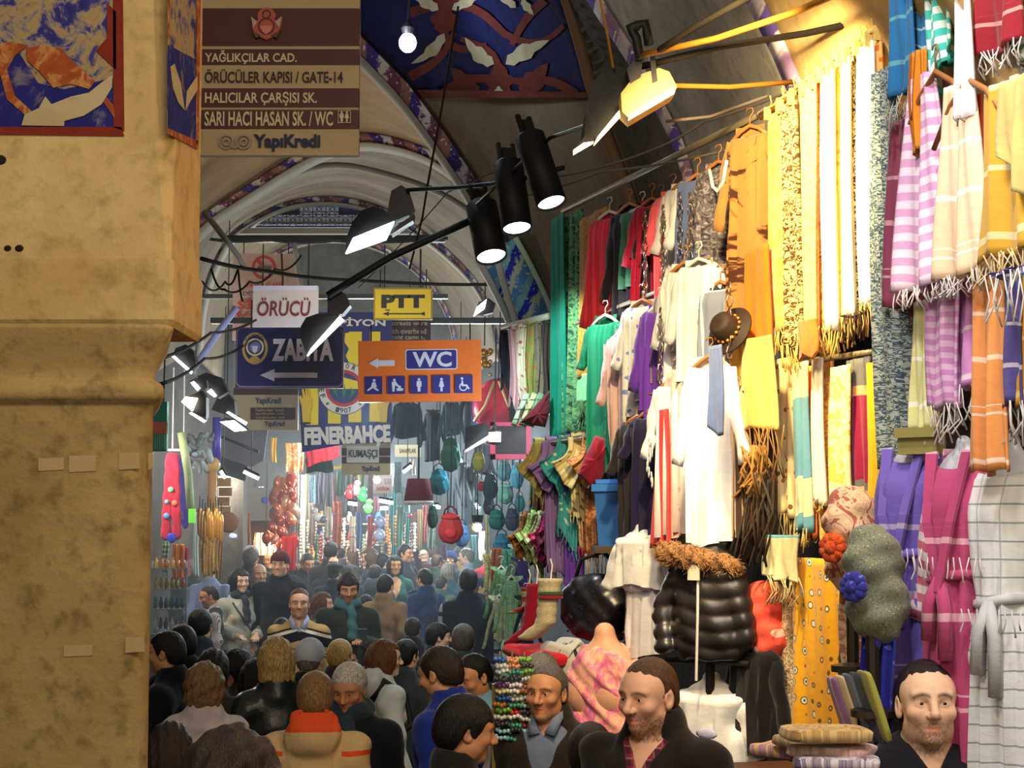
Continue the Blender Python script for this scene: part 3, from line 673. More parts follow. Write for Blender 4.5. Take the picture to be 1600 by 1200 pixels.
# -- police board
s = Sign('direction_sign', 369, 512, 537, 607, 14.0, plain((60, 40, 48), .5), 'navy blue board with round gold badge and white arrow', .05, hang=((392, 512), 468))
def rrect(x0, y0, x1, y1, r, n=5):
    out = []
    for cx, cy, a in ((x1 - r, y0 + r, 0), (x0 + r, y0 + r, 90), (x0 + r, y1 - r, 180), (x1 - r, y1 - r, 270)):
        for i in range(n): t = math.radians(a + 90 * i / (n - 1)); out.append((cx + r * math.cos(t), cy - r * math.sin(t)))
    return out
s.poly(rrect(370, 513, 536, 606, 8), plain((120, 110, 150), .4), 'border'); s.poly(rrect(371.5, 513.5, 535, 603.5, 8), NAVY, 'panel')
GLD = plain((176, 150, 84), .5); s.disc(399, 545, 20, GLD, 'badge', 25); s.disc(399, 545, 16, NAVY, 'badge', 20); s.ring(399, 543, 14, 3, plain((200, 190, 160), .5), 'badge'); s.disc(399, 543, 9, plain((100, 110, 170), .5), 'badge')
s.disc(399, 563, 8, GLD, 'badge', 6); s.poly([(394, 541), (404, 541), (402, 550), (399, 553), (396, 550)], plain((190, 196, 220), .5), 'badge'); s.arc_text('ZABITA', 399, 543, 17.5, -50, 50, 5, NAVY)
s.text('ZABITA', 426, 530, 522, 565, LILAC, .045); arrow(s, 408, 497, 587, 19, 8, LILAC, 22)
# -- post office sign
s = Sign('direction_sign', 584, 450, 676, 500, 16.0, plain((150, 130, 30), .5), 'yellow sign with black lettering and a thin black arrow', .05, hang=((594, 666), 420))
s.rect(586.5, 452.5, 673.5, 497.5, plain((218, 190, 32), .45), 'panel'); s.text('PTT', 596, 461, 664, 482, M_BLACK, .06)
arrow(s, 598, 664, 491, 7, 2, M_BLACK, 10); s.poly([(664, 487.5), (656, 491), (664, 494.5)], M_BLACK, 'arrow')
s.rect(602, 484.5, 610, 486, M_BLACK, 'symbol')
# -- brown notice behind it
s = Sign('notice_board', 560, 496, 673, 536, 17.2, BR, 'brown notice board with small cream text behind the orange sign', hang=((640, 660), 440))
for i, tx in enumerate(('g streets were', 'with overhead', 'g tent canvas,')): s.text(tx, 604, 502.5 + i * 11, 668 - i * 2, 511 + i * 11, CREAM, .02)
# -- toilet sign
ORG = plain((222, 112, 40), .45); NV2 = plain((40, 42, 128), .4)
s = Sign('direction_sign', 560, 532, 752, 628, 13.5, ORG, 'orange toilet sign with a blue word panel and five pictograms', .04, tilt=-.012, hang=((580, 735), 505))
s.poly(rrect(634, 546, 715, 578, 3), LILAC, 'panel'); s.poly(rrect(635.5, 547.5, 713.5, 576.5, 3), NV2, 'panel'); s.text('WC', 645, 550, 706, 574, LILAC, .03)
arrow(s, 577, 617, 567, 16, 9, LILAC, 14)
for i, cx in enumerate((584, 619.5, 655, 690, 725)):
    s.rect(cx - 13.5, 588, cx + 13.5, 615.5, NV2, 'pictogram_panel')
    if i == 2: figure(s, cx, 602, 21, LILAC)
    elif i == 3: figure(s, cx, 602, 21, LILAC, True)
    elif i == 0:
        s.disc(cx + 1, 594, 2.2, LILAC); s.poly([(cx - 2, 597), (cx + 3, 597), (cx + 5, 604), (cx - 3, 607), (cx - 9, 611), (cx - 10, 609), (cx - 4, 604)], LILAC); s.poly([(cx + 2, 604), (cx + 8, 609), (cx + 7, 611), (cx, 607)], LILAC)
    elif i == 1:
        s.disc(cx - 3, 594, 2.2, LILAC); s.poly([(cx - 7, 597), (cx - 1, 596), (cx + 4, 603), (cx + 3, 605), (cx - 2, 602), (cx - 3, 612), (cx - 6, 612)], LILAC); s.disc(cx + 5, 605, 2.5, LILAC); s.poly([(cx, 607), (cx + 11, 607), (cx + 10, 611), (cx + 1, 611)], LILAC)
    else:
        s.disc(cx - 3, 593, 2, LILAC); s.poly([(cx - 4, 596), (cx - 1.5, 596), (cx - 1, 602), (cx + 5, 603), (cx + 9, 609), (cx + 7, 610), (cx + 3, 605), (cx - 4, 605)], LILAC); s.ring(cx - 1, 606, 6.5, 1.6, LILAC, 'symbol', 20, 120, 400)
# -- club banner
YEL = plain((228, 206, 36), .6); BNV = plain((34, 38, 112), .6)
s = Sign('club_banner', 467, 486, 613, 700, 16.6, BNV, 'navy and yellow striped football club banner with a round crest', .008, cat='banner',
         poly=[(470, 487), (612, 487), (613, 692), (540, 694), (473, 707), (466, 600)], hang=((480, 600), 380))
for x0, x1, y1 in ((479, 498, 664), (513, 533, 662), (545, 565, 660), (578, 594, 659)): s.rect(x0, 518, x1, y1, YEL, 'stripe')
s.poly([(539, 520), (560, 519), (559, 560), (546, 568), (540, 556), (545, 545), (538, 534)], YEL, 'stripe')
s.text('ŞAMPİYON', 480, 495, 602, 512, M_WHITE, .03)
WH2 = plain((214, 212, 206), .6); s.disc(538, 607, 41, WH2, 'crest'); s.ring(538, 607, 41.5, 1.2, plain((90, 90, 100), .6), 'crest'); s.disc(538, 607, 29, plain((176, 40, 44), .6), 'crest'); s.disc(538, 607, 23.5, BNV, 'crest')
s.poly([(517, 596), (538, 590), (559, 596), (560, 608), (516, 608)], YEL, 'crest'); s.poly([(516, 608), (560, 608), (556, 620), (538, 631), (520, 620)], plain((24, 60, 110), .6), 'crest')
GRN = plain((40, 120, 60), .6)
for a in (-1, 0, 1): s.poly([(538 + a * 9, 622), (538 + a * 15 - 3, 610), (538 + a * 9, 600 + abs(a) * 5), (538 + a * 15 + 3, 612)], GRN, 'crest')
s.arc_text('FENER', 538, 607, 35, -110, -50, 8, M_BLACK); s.arc_text('SPOR', 538, 607, 35, -26, 26, 8, M_BLACK); s.arc_text('1907', 538, 607, 35, 196, 164, 8, M_BLACK); s.arc_text('**', 538, 607, 35, 226, 134, 6, M_BLACK)
for hx, mir in ((478, 1), (601, -1)):
    pts = [(-4, 58), (8, 58), (9, 40), (12, 30), (11, 18), (8, 18), (8, 6), (5, 5), (4, 16), (3, 2), (0, 2), (0, 16), (-3, 4), (-6, 5), (-4, 20), (-8, 14), (-11, 17), (-6, 32)]
    s.poly([(hx + mir * x * .9, 604 + y) for x, y in pts], plain((214, 178, 40), .6), 'hand_symbol'); s.rect(hx - 8, 660, hx + 8, 663, M_BLACK, 'symbol')
s.text('FENERBAHÇE', 474, 666, 608, 700, WH2, .055).rotation_euler = (0, -.035, 0)
# -- boards further down
s = Sign('street_sign', 365, 606, 466, 672, 18.0, CREAM, 'cream and brown street board under the navy board', .03, hang=((380, 452), 560))
s.rect(365, 606, 466, 617, BR, 'strip'); s.rect(392, 637, 462, 656, BR, 'strip'); s.text('YapıKredi', 399, 621, 440, 634, NAVY, .03)
for i in range(3): s.text(('halıcılar sok.', 'terlikçiler sok.', 'yorgancılar cad.')[i], 400, 638.5 + i * 6, 446, 643 + i * 6, CREAM)
s.text('YapıKredi', 414, 658, 446, 669, NAVY, .03)
s = Sign('street_sign', 534, 690, 610, 742, 18.6, TANB, 'tan and brown board half covered by a white shop sign under the banner', .03, hang=((545, 600), 640))
s.rect(534, 700, 610, 712, BR, 'strip'); s.rect(534, 714, 610, 724, BR, 'strip'); s.text('YapıKredi', 566, 728, 594, 739, NAVY, .03)
s = Sign('shop_sign', 542, 697, 592, 723, 18.3, plain((200, 196, 186), .5), 'white sign with black lettering fixed over the tan board', .03)
s.text('KUMAŞÇI', 545, 702, 590, 718, M_BLACK, .02)
s = Sign('shop_sign', 617, 695, 657, 714, 20.5, CREAM, 'cream strip sign hanging alone beside the banner foot', .03, hang=((622, 652), 660)); s.text('SAHAFLAR', 624, 701, 650, 708, plain((80, 60, 50), .6), .02)
s = Sign('shop_sign', 583, 742, 613, 771, 22.0, plain((210, 200, 204), .5), 'small square white sign with pink words beside the red lampshade', .03, hang=((590, 607), 700))
s.text('%50', 600, 748, 611, 757, plain((120, 120, 126), .6)); s.text('İNDİRİM', 588, 760, 608, 766, plain((180, 60, 70), .5), .02)
s = Sign('shop_sign', 562, 727, 600, 737, 21.0, plain((190, 120, 60), .5), 'narrow orange strip sign over the lit shops', .03, hang=((570, 592), 690)); s.text('DERİ ÇANTA', 566, 729, 597, 735, plain((236, 196, 120), .5), .02)
s = Sign('shutter_panel', 228, 628, 262, 705, 12.5, plain((60, 150, 130), .6), 'teal and coral ribbed panel beside the pier', .06, cat='panel', hang=((235, 255), 560))
s.rect(228, 660, 262, 678, plain((226, 120, 96), .6), 'strip')
for i in range(9): s.rect(229 + i * 3.6, 679, 231.4 + i * 3.6, 703, plain((110, 190, 170), .6), 'rib')
# ================================================================ lamps
M_LAMPBK = plain((18, 18, 23), .55, .3); M_REFL = plain((200, 200, 200), .25, .6, .8)
def hookup(o, loc, to, r=.008, m=None):
    mb = MB(); mb.tube([Vector((0, 0, 0)), Vector(to) - Vector(loc)], r, 6); return mb.build('stem', m or M_LAMPBK, o)
def can_spot(xt, yt, xb, yb, rpx, d, label, power, aim):
    a, b = at(xt, yt, d), at(xb, yb, d - .12); L = (b - a).length; r = rpx * mpp(d)
    o = empty('spotlight', a, 0, label, 'lamp', 'black cylinder spotlights'); q = (b - a).to_track_quat('-Z', 'Y').to_matrix()
    mb = MB(); mb.lathe([(r * .55, .02), (r * .8, .015), (r, 0), (r, -L), (r * .93, -L), (r * .9, -L + .03), (r * .3, -L + .04)], 24, M=q); mb.build('housing', M_LAMPBK, o, True)
    mb = MB(); mb.lathe([(r * .88, -L + .03), (r * .88, -L + .012), (r * .5, -L + .006)], 24, M=q); mb.build('lens', glow((.92, .97, 1), 9), o)
    mb = MB(); mb.box(q @ Vector((0, 0, .05)), (r * .7, r * .5, .09), M=q); mb.box(q @ Vector((r * .5, 0, .07)), (.02, .02, .12), M=q); mb.box(q @ Vector((-r * .5, 0, .07)), (.02, .02, .12), M=q); mb.build('bracket', metal((70, 66, 60)), o)
    return o
can_spot(752, 322, 768, 402, 25, 9.6, 'lowest black cylinder spotlight of the three over the street', 0, None)
can_spot(794, 258, 808, 358, 24, 9.3, 'middle black cylinder spotlight hanging straight down', 0, None)
can_spot(828, 215, 862, 318, 24, 8.9, 'topmost black cylinder spotlight tilted towards the clothes', 0, None)
def flood(quad, d, depth, hood, label, col, strength, back=None, cat='lamp', fins=True, dd=0.0):
    """floodlight whose glass is the pixel quad; hood: pixel outline of its dark reflector housing"""
    P = [at(x, y, d + (dd if i in (1, 2) else 0)) for i, (x, y) in enumerate(quad)]; c = sum(P, Vector()) / 4
    o = empty('floodlight', c, 0, label, cat); H = [at(x, y, d + .05) for x, y in hood]
    mb = MB(); n = len(H); hc = sum(H, Vector()) / n
    V = [p - c for p in H] + [p - c + Vector((0, depth, 0)) for p in H] + [(hc - c) * 1 + Vector((0, -.006, 0)), (hc - c) + Vector((0, depth + .02, 0))]
    mb.raw(V, [(i, (i + 1) % n, 2 * n) for i in range(n)] + [((i + 1) % n + n, i + n, 2 * n + 1) for i in range(n)] + [(i, i + n, (i + 1) % n + n, (i + 1) % n) for i in range(n)]); mb.build('housing', M_LAMPBK, o)
    mb = MB(); V = [p - c + Vector((0, -.012, 0)) for p in P] + [p - c + Vector((0, .03, 0)) for p in P]; mb.raw(V, [(0, 1, 2, 3), (7, 6, 5, 4), (0, 4, 5, 1), (1, 5, 6, 2), (2, 6, 7, 3), (3, 7, 4, 0)]); mb.build('glass', glow(col, strength), o)
    if back:
        for poly in back:
            mb = MB(); B = [at(x, y, d + .08) - c for x, y in poly]; mb.prism([(p.x, p.z) for p in B], .04, .16); mb.build('bracket', metal((44, 42, 46)), o)
    return o
flood([(540, 396), (552, 372), (616, 346), (603, 374)], 10.0, .16, [(540, 392), (541, 372), (551, 346), (566, 328), (584, 322), (604, 330), (618, 346)], 'floodlight with pale green glass over the white and navy signs', (.75, 1, .9), 7,
      [[(606, 332), (612, 300), (628, 291), (640, 300), (648, 326), (640, 338), (612, 348)], [(612, 360), (648, 336), (646, 346), (612, 368)]])
flood([(480, 556), (486, 545), (531, 494), (537, 500)], 9.6, .14, [(478, 552), (470, 530), (470, 510), (478, 496), (496, 490), (520, 490), (534, 498)], 'floodlight with a bright white strip in front of the navy board', (1, 1, 1), 10,
      [[(512, 470), (520, 450), (540, 460), (548, 478), (536, 492), (516, 494)]])
flood([(740, 494), (745, 480), (760, 468), (757, 482)], 13, .08, [(741, 490), (748, 472), (764, 466), (774, 474), (770, 488), (756, 492)], 'small green backed floodlight above the hanging clothes rod', (1, 1, 1), 7)
flood([(727, 706), (728, 703), (764, 680), (765, 686)], 13.5, .2, [(726, 704), (727, 668), (757, 660), (766, 668), (766, 684)], 'dark hooded strip light beside the wall lantern', (.95, 1, 1), 7)
# the warm lamps over the stall
flood([(928, 226), (934, 214), (970, 170), (974, 176)], 6.9, .10, [(918, 160), (926, 128), (944, 108), (972, 104), (984, 112), (976, 160), (950, 196), (930, 220), (920, 190)], 'black hooded floodlight with a thin golden edge above the rail', (1, .7, .25), 7)
o = flood([(982, 186), (984, 180), (1052, 138), (1054, 144)], 6.7, .14, [(972, 174), (970, 146), (990, 120), (1030, 106), (1046, 112), (1058, 136), (1052, 146), (984, 186)], 'cream painted floodlight shining down on the gold scarves', (1, .75, .35), 9,
          [[(978, 112), (996, 90), (1004, 92), (1000, 124), (984, 134)], [(1014, 90), (1022, 90), (1026, 130), (1018, 134)]])
[c for c in o.children if c.name.startswith('housing')][0].material_slots[0].material = plain((200, 172, 112), .6)
flood([(896, 240), (896, 235), (912, 224), (927, 222)], 6.9, .05, [(894, 238), (906, 226), (914, 178), (924, 200), (930, 224)], 'small amber lamp tip below the black hood', (1, .7, .3), 8)
o = empty('ceiling_bulb', at(637, 67, 10.4), 0, 'bright round white bulb against the painted ceiling', 'lamp'); mb = MB(); mb.ball((0, 0, 0), (.052, .052, .058), 14, 9); mb.build('bulb', glow((.8, .92, 1), 40), o, True)
mb = MB(); mb.lathe([(.03, .05), (.04, .09), (.02, .12)], 12); mb.tube([(0, 0, .1), (.02, .1, .5), (.05, .3, 1.3)], .008); mb.build('socket', M_BLACK, o)
# left cluster behind the pier
flood([(267, 556), (270, 554), (300, 580), (298, 584)], 13, .12, [(270, 556), (274, 544), (290, 538), (302, 548), (306, 566), (302, 584)], 'dark floodlight with a slanting white strip beside the capital', (1, 1, 1), 9)
flood([(284, 628), (290, 620), (308, 622), (300, 642)], 12.5, .12, [(288, 622), (316, 610), (322, 620), (322, 652), (300, 644)], 'cream floodlight shining straight out with a round glare', (1, .86, .62), 18)
flood([(324, 612), (330, 608), (338, 618), (334, 620)], 13.5, .12, [(308, 588), (322, 582), (346, 590), (356, 612), (340, 622), (326, 612)], 'beige floodlight nearest to the navy board', (1, .92, .8), 12)
flood([(298, 598), (303, 596), (312, 606), (308, 610)], 13.2, .1, [(296, 596), (306, 590), (322, 594), (324, 606), (312, 612)], 'small brown floodlight in the lamp cluster', (1, .92, .8), 12)
flood([(354, 645), (357, 643), (386, 660), (383, 664)], 14, .12, [(330, 640), (340, 620), (356, 614), (366, 626), (368, 650), (384, 662), (352, 648)], 'round backed dark lamp with a white strip below the navy board', (.95, 1, 1), 9)
flood([(344, 660), (352, 656), (370, 660), (385, 672), (366, 674)], 14.2, .06, [(342, 658), (352, 653), (374, 658), (388, 673)], 'flat white panel lamp pointing down', (.95, 1, 1), 9) if False else flood([(344, 659), (366, 657), (385, 672), (366, 674)], 14.2, .05, [(342, 658), (352, 652), (374, 656), (389, 672)], 'flat white panel lamp below the round backed one', (.95, 1, 1), 9)
flood([(296, 646), (299, 644), (321, 657), (318, 660)], 12.8, .06, [(296, 645), (300, 640), (322, 652), (322, 658)], 'thin tube lamp under the cream floodlight', (1, .96, .95), 9)
for i, (x0, y0, x1, y1, d, lb) in enumerate(((381, 737, 404, 748, 18, 'short white tube lamp above the copper shop'), (345, 736, 352, 747, 18, 'short white tube lamp beside the baskets'), (630, 738, 643, 728, 19, 'short white tube lamp above the red lampshade'), (718, 782, 738, 768, 19, 'white strip lamp among the grey bags'), (544, 786, 558, 788, 22, 'white oval lamp over the souvenir shelves'), (592, 782, 614, 786, 22, 'white oval lamp beside the small square sign'), (594, 794, 606, 794, 22, 'lowest white oval lamp under the square sign'), (676, 792, 688, 792, 21, 'white oval lamp under the red lampshade'), (744, 786, 748, 795, 19, 'tiny white lamp among the hanging bags'), (352, 640, 356, 634, 16, 'tiny blue white lamp in the cluster'), (717, 716, 722, 724, 19, 'white square lamp above the grey jackets'))):
    a, b = at(x0, y0, d), at(x1, y1, d); c = (a + b) / 2; o = empty('tube_lamp', c, 0, lb, 'lamp', 'small lamps down the street')
    mb = MB(); mb.tube([a - c, b - c], .022 if i > 3 else .016, 8); mb.build('tube', glow((.93, 1, 1), 9), o); mb = MB(); mb.tube([a - c + Vector((0, .02, .03)), b - c + Vector((0, .02, .03))], .022, 6); mb.tube([(0, .02, .03), (0, .04, 1.7)], .005, 5); mb.build('holder', M_LAMPBK, o)
o = empty('shop_bulb', at(746, 824, 17.5), 0, 'glaring white round bulb beside the red rucksack', 'lamp'); mb = MB(); mb.ball((0, 0, 0), .042, 12, 8); mb.build('bulb', glow((.95, .98, 1), 45), o, True); mb = MB(); mb.lathe([(.03, .03), (.05, .05), (.06, .12)], 12); mb.tube([(0, 0, .1), (0, .05, 1.0)], .008); mb.build('socket', M_LAMPBK, o)
o = empty('shop_bulb', at(590, 750, 21.8), 0, 'glaring warm white bulb in front of the small square sign', 'lamp'); mb = MB(); mb.ball((0, -.1, 0), .045, 12, 8); mb.build('bulb', glow((1, .9, .8), 30), o, True); mb = MB(); mb.tube([(0, -.1, .03), (0, -.1, .5)], .008); mb.build('socket', M_LAMPBK, o)
# ---- rods, arms and cables overhead
def run(name, pts, r, m, label, cat, n=6, sag=0.0):
    P = []
    for (x0, y0, d0), (x1, y1, d1) in zip(pts, pts[1:]):
        k = 8 if sag else 2
        for i in range(k): t = i / k; P.append(at(x0 + (x1 - x0) * t, y0 + (y1 - y0) * t + sag * 4 * t * (1 - t), d0 + (d1 - d0) * t))
    P.append(at(*pts[-1])); mb = MB(); mb.tube(P, r, n); return tag(mb.build(name, m, None, True), label, cat)
run('support_rod', [(512, 462, 9.6), (610, 402, 9.6), (735, 345, 9.6)], .022, M_LAMPBK, 'thick black bar slanting up from the strip floodlight', 'bar')
mb = MB(); c = at(612, 404, 9.58); mb.box(c, (.10, .05, .05)); 
run('support_rod', [(636, 297, 10), (716, 293, 9.8), (800, 284, 9.3), (880, 262, 9.0)], .013, M_LAMPBK, 'thin black rod carrying the three cylinder spotlights', 'bar')
run('support_rod', [(745, 318, 9.5), (800, 268, 9.2), (860, 215, 8.8), (960, 180, 7.4)], .010, metal((90, 80, 60)), 'thin brown rod rising behind the cylinder spotlights', 'bar')
ck = plain((44, 38, 32), .85, .1); cy = plain((150, 104, 36), .8, .1); cl = plain((120, 108, 96), .8)
cabs = [('black cable looping over the signs from the pier', [(318, 330, 10), (342, 360, 10), (372, 400, 11), (382, 420, 12)], .018, cl, 0), ('long black cable sagging across the street', [(315, 404, 11), (420, 424, 12), (560, 438, 13), (800, 444, 14)], .014, ck, 3),
        ('thin black cable down past the big rib to the lamp', [(716, 10, 10), (690, 170, 10), (668, 290, 10)], .007, ck, 0), ('knotted black wire beside the green floodlight', [(668, 290, 10), (660, 340, 10.2), (640, 420, 10.4)], .006, ck, 0),
        ('thin wire from the rib to the lamp rod', [(560, 450, 13), (700, 300, 11), (830, 238, 9)], .004, ck, 3), ('brown cable across the vault to the rail', [(800, 310, 9.5), (940, 268, 8.5), (1130, 236, 7.6), (1200, 220, 7.4)], .006, cl, 4),
        ('grey wire over the clothes rail', [(870, 276, 9), (1010, 238, 8.4), (1100, 190, 8), (1260, 130, 7)], .006, cl, 4), ('dark cable looping along the tiled frieze', [(318, 372, 20), (420, 374, 20), (520, 376, 20), (700, 372, 20)], .02, ck, 4),
        ('black cable tangle under the tie beam', [(330, 420, 12), (350, 452, 12), (390, 440, 12.5), (430, 420, 13), (470, 400, 13.5)], .008, ck, 10), ('second tangle of black cable under the tie beam', [(316, 440, 11), (352, 440, 12), (372, 418, 12), (380, 470, 12)], .007, ck, 14),
        ('black cable dropping behind the warning placard', [(440, 396, 18.8), (442, 440, 18.8), (440, 520, 18.8)], .012, ck, 0), ('pale conduit beside the warning placard', [(460, 380, 19), (464, 420, 19), (472, 460, 19)], .03, plain((170, 168, 162), .6), 0),
        ('pale pipe slanting down behind the cylinder spotlights', [(776, 402, 11.3), (795, 470, 11.3), (812, 520, 11.3)], .025, plain((190, 190, 184), .6), 0), ('black cable along the pier capital', [(250, 560, 9), (330, 520, 12), (400, 500, 14)], .01, ck, 5),
        ('second black cable along the pier capital', [(250, 600, 9), (320, 560, 12), (380, 540, 14)], .01, ck, 6), ('faded blue pipe slanting behind the pier', [(300, 580, 15), (340, 520, 15), (370, 480, 15)], .03, plain((130, 140, 190), .7), 0)]
for lb, pts, r, m, sg in cabs: run('cable', pts, r, m, lb, 'cable', 6, sg)
top = [('thick rope bound bar running up to the warm lamps', [(1002, 86, 6.7), (1120, 60, 6.4), (1240, 20, 6.0), (1330, -20, 5.6)], .012, cy), ('dark bar above the warm lamps with shredded lining', [(1030, 78, 6.6), (1090, 40, 6.4), (1180, -10, 6.0)], .012, ck),
       ('long dark rod reaching the top rail end', [(1002, 104, 6.8), (1120, 74, 6.6), (1260, 52, 6.4), (1390, 24, 6.1)], .013, ck), ('golden lit rod level with the lamp', [(1050, 134, 6.8), (1140, 136, 6.8), (1240, 128, 6.9)], .010, cy),
       ('grey rope below the golden rod', [(1040, 190, 7.2), (1110, 182, 7.2), (1200, 150, 7.1)], .007, cl), ('thin wire from the vault to the stall rail', [(1240, 200, 6.9), (1260, 90, 6.9), (1310, -10, 6.8)], .004, cl)]
for lb, pts, r, m in top: run('overhead_bar', pts, r, m, lb, 'bar')
tag(run('lamp_bracket', [(1000, 92, 6.7), (994, 60, 6.7), (984, 44, 6.7), (1008, 36, 6.7), (1014, 70, 6.7)], .02, M_LAMPBK, 'black clamp holding the cream floodlight', 'bracket'))
mb = MB(); mb.tube([at(938, 0, 6.9), at(950, 60, 6.9), at(958, 106, 6.9)], .005, 5); tag(mb.build('hanging_wire', cy), 'yellow wire hanging above the black hooded floodlight', 'wire')
# ================================================================ the stall's cloths and clothes
def strip_mesh(w, h, folds=3.0, amp=.015, th=.010, seed=0, taper=(1, 1), slant=0.0, sway=0.0, gather=0.0, rows=22, cols=26, curve=0.0):
    rr = random.Random(seed * 17 + 3); ph = rr.random() * 6; ph2 = rr.random() * 6; P = []; U = []
    for i in range(rows + 1):
        v = i / rows; W = w * (taper[0] + (taper[1] - taper[0]) * v); W *= 1 - gather * math.exp(-v * 9); fr = []; bk = []; uf = []
        for j in range(cols + 1):
            u = j / cols; a = amp * (.35 + .65 * v); y = -a * (math.sin(2 * math.pi * folds * u + ph + .9 * v) + .45 * math.sin(2 * math.pi * folds * 2.3 * u + ph2 - 1.7 * v))
            x = (u - .5) * W + sway * v * v + .006 * math.sin(5 * v + ph) + curve * math.sin(math.pi * v); z = -h * v - slant * (u - .5) * v ** 2 + .01 * math.sin(9 * u + ph) * v
            fr.append((x, y, z)); bk.append((x, y + th, z)); uf.append((u * w, v * h))
        P.append(fr + bk[::-1]); U.append(uf + uf[::-1])
    return grid_mesh('cloth', P, True, True, U)
def fringe_mesh(w, h, L, seed=0, amp=.015, slant=0.0, sway=0.0, step=.012, taper=1.0, r=.0022):
    rr = random.Random(seed + 5); mb = MB(); n = max(4, int(w * taper / step))
    for i in range(n):
        u = i / (n - 1); x = (u - .5) * w * taper + sway; z = -h - slant * (u - .5); l = L * (.75 + .4 * rr.random()); dx = rr.uniform(-.006, .006)
        mb.tube([(x, rr.uniform(-amp, amp), z + .01), (x + dx, rr.uniform(-amp, amp), z - l * .5), (x + dx * 1.6, rr.uniform(-amp, amp) * 1.2, z - l)], [r, r, r * 1.5], 4)
    return mb.mesh('fringe')
def hook_mesh(w, drop=.05, hook=.07):
    mb = MB(); mb.tube([(-w / 2, 0, -drop), (-w * .25, 0, -drop * .35), (0, 0, 0), (w * .25, 0, -drop * .35), (w / 2, 0, -drop)], .009, 6)
    mb.tube([(0, 0, 0), (0, 0, hook * .5), (.018, 0, hook * .75), (.012, 0, hook), (-.012, 0, hook), (-.018, 0, hook * .85)], .003, 5); return mb.mesh('hanger')
WOOD = plain((176, 112, 58), .5, .4); WHPL = plain((214, 210, 206), .4, .4)
SEED = [0]
def strip(x0, x1, y0, y1, off, m, label, fold=3, amp=.014, fr=0, frm=None, rz=0.0, d=None, name='scarf', cat='scarf', group=None, clip=0, **kw):
    """a cloth hung in the pixel rectangle on the stall's front plane (or at depth d, facing the street's mouth)"""
    SEED[0] += 1; sd_ = SEED[0]
    if d is None:
        ym = (y0 + y1) / 2; a, b = atw(x0, ym, off), atw(x1, ym, off); w_ = (Vector((a.x, a.y)) - Vector((b.x, b.y))).length; c = atw((x0 + x1) / 2, y0, off); rot = WROT + rz; h = c.z - atw((x0 + x1) / 2, y1, off).z
    else: c = at((x0 + x1) / 2, y0, d); w_ = (x1 - x0) * mpp(d); rot = rz; h = c.z - at((x0 + x1) / 2, y1, d).z
    if abs(rz) > .05 and d is None:      # turned towards the lens: keep the seen width
        w_ = (x1 - x0) * mpp(c.y) / max(.25, abs(math.cos(rot)))
    hf = h - fr
    o = link(name, strip_mesh(w_, hf, fold, amp, seed=sd_, **kw), m, None, c, (0, 0, rot)); tag(o, label, cat, group)
    if fr: link('fringe', fringe_mesh(w_, hf, fr, sd_, amp, kw.get('slant', 0), kw.get('sway', 0), taper=kw.get('taper', (1, 1))[1]), frm or m, o)
    if clip:
        mb = MB()
        for k in (-.35, .35): mb.box((k * w_, -.008, .004), (.012, .026, .05)); mb.tube([(k * w_, 0, .02), (k * w_, .01, .05), (k * w_ + .01, 0, .075)], .003, 4)
        mb.tube([(-.45 * w_, -.004, .028), (.45 * w_, -.004, .028)], .005, 5); mb.build('clip_hanger', plain((222, 190, 110), .3, .5), o)
    return o
def garment_mesh(w, h, flare=1.0, dp=.05, neck=.07, vdip=.05, seed=0, waist=1.0, folds=5, amp=.017, open_v=0.0, rows=26, n=40):
    rr = random.Random(seed * 13 + 1); ph = rr.random() * 6; P = []; U = []; nw = .075
    prof = [(0, nw / (w / 2)), (.03, .62), (.07, .96), (.12, 1.0), (.24, .92), (.42, .90 * waist), (.6, .96 * (1 + (flare - 1) * .45)), (1, flare)]
    for i in range(rows + 1):
        v = (i / rows) ** 1.35; hw = w / 2 * float(np.interp(v, [p[0] for p in prof], [p[1] for p in prof])); z0 = -h * v; row = []; ur = []
        for j in range(n):
            a = 2 * math.pi * j / n; c, s = math.cos(a), math.sin(a); x = hw * (abs(c) ** .8) * (1 if c > 0 else -1); rip = amp * min(1, v * 2.2) * math.sin(folds * 2 * math.pi * (x / w) + ph + 1.2 * v) + amp * .6 * v * math.sin(folds * 4.4 * math.pi * x / w + 2 * ph)
            y = -dp * s * min(1, .35 + v * 4) + rip; z = z0 + (.012 * math.sin(6 * x / w + ph) * v)
            if s > 0 and v < .3: z -= vdip * math.exp(-(x / neck) ** 2) * max(0, 1 - v / .06)
            row.append((x, y, z)); ur.append((x + w / 2, -z))
        P.append(row); U.append(ur)
    return grid_mesh('garment', P, True, False, U)
def sleeve_mesh(w, L, side, r0=.075, r1=.055, out=.05, seed=0):
    rr = random.Random(seed); P = []; U = []; n = 14
    for i in range(11):
        t = i / 10; cx = side * (w / 2 * .80 + (out + .03) * t); cz = -.06 - L * t; r = r0 + (r1 - r0) * t; row = []; ur = []
        for j in range(n):
            a = 2 * math.pi * j / n; row.append((cx + r * math.cos(a) * .8 + .006 * math.sin(9 * t + j), r * .55 * math.sin(a) + .004 * math.sin(14 * t + seed), cz + side * .3 * r * math.cos(a))); ur.append((r * a, L * t))
        P.append(row); U.append(ur)
    return grid_mesh('sleeve', P, True, True, U)
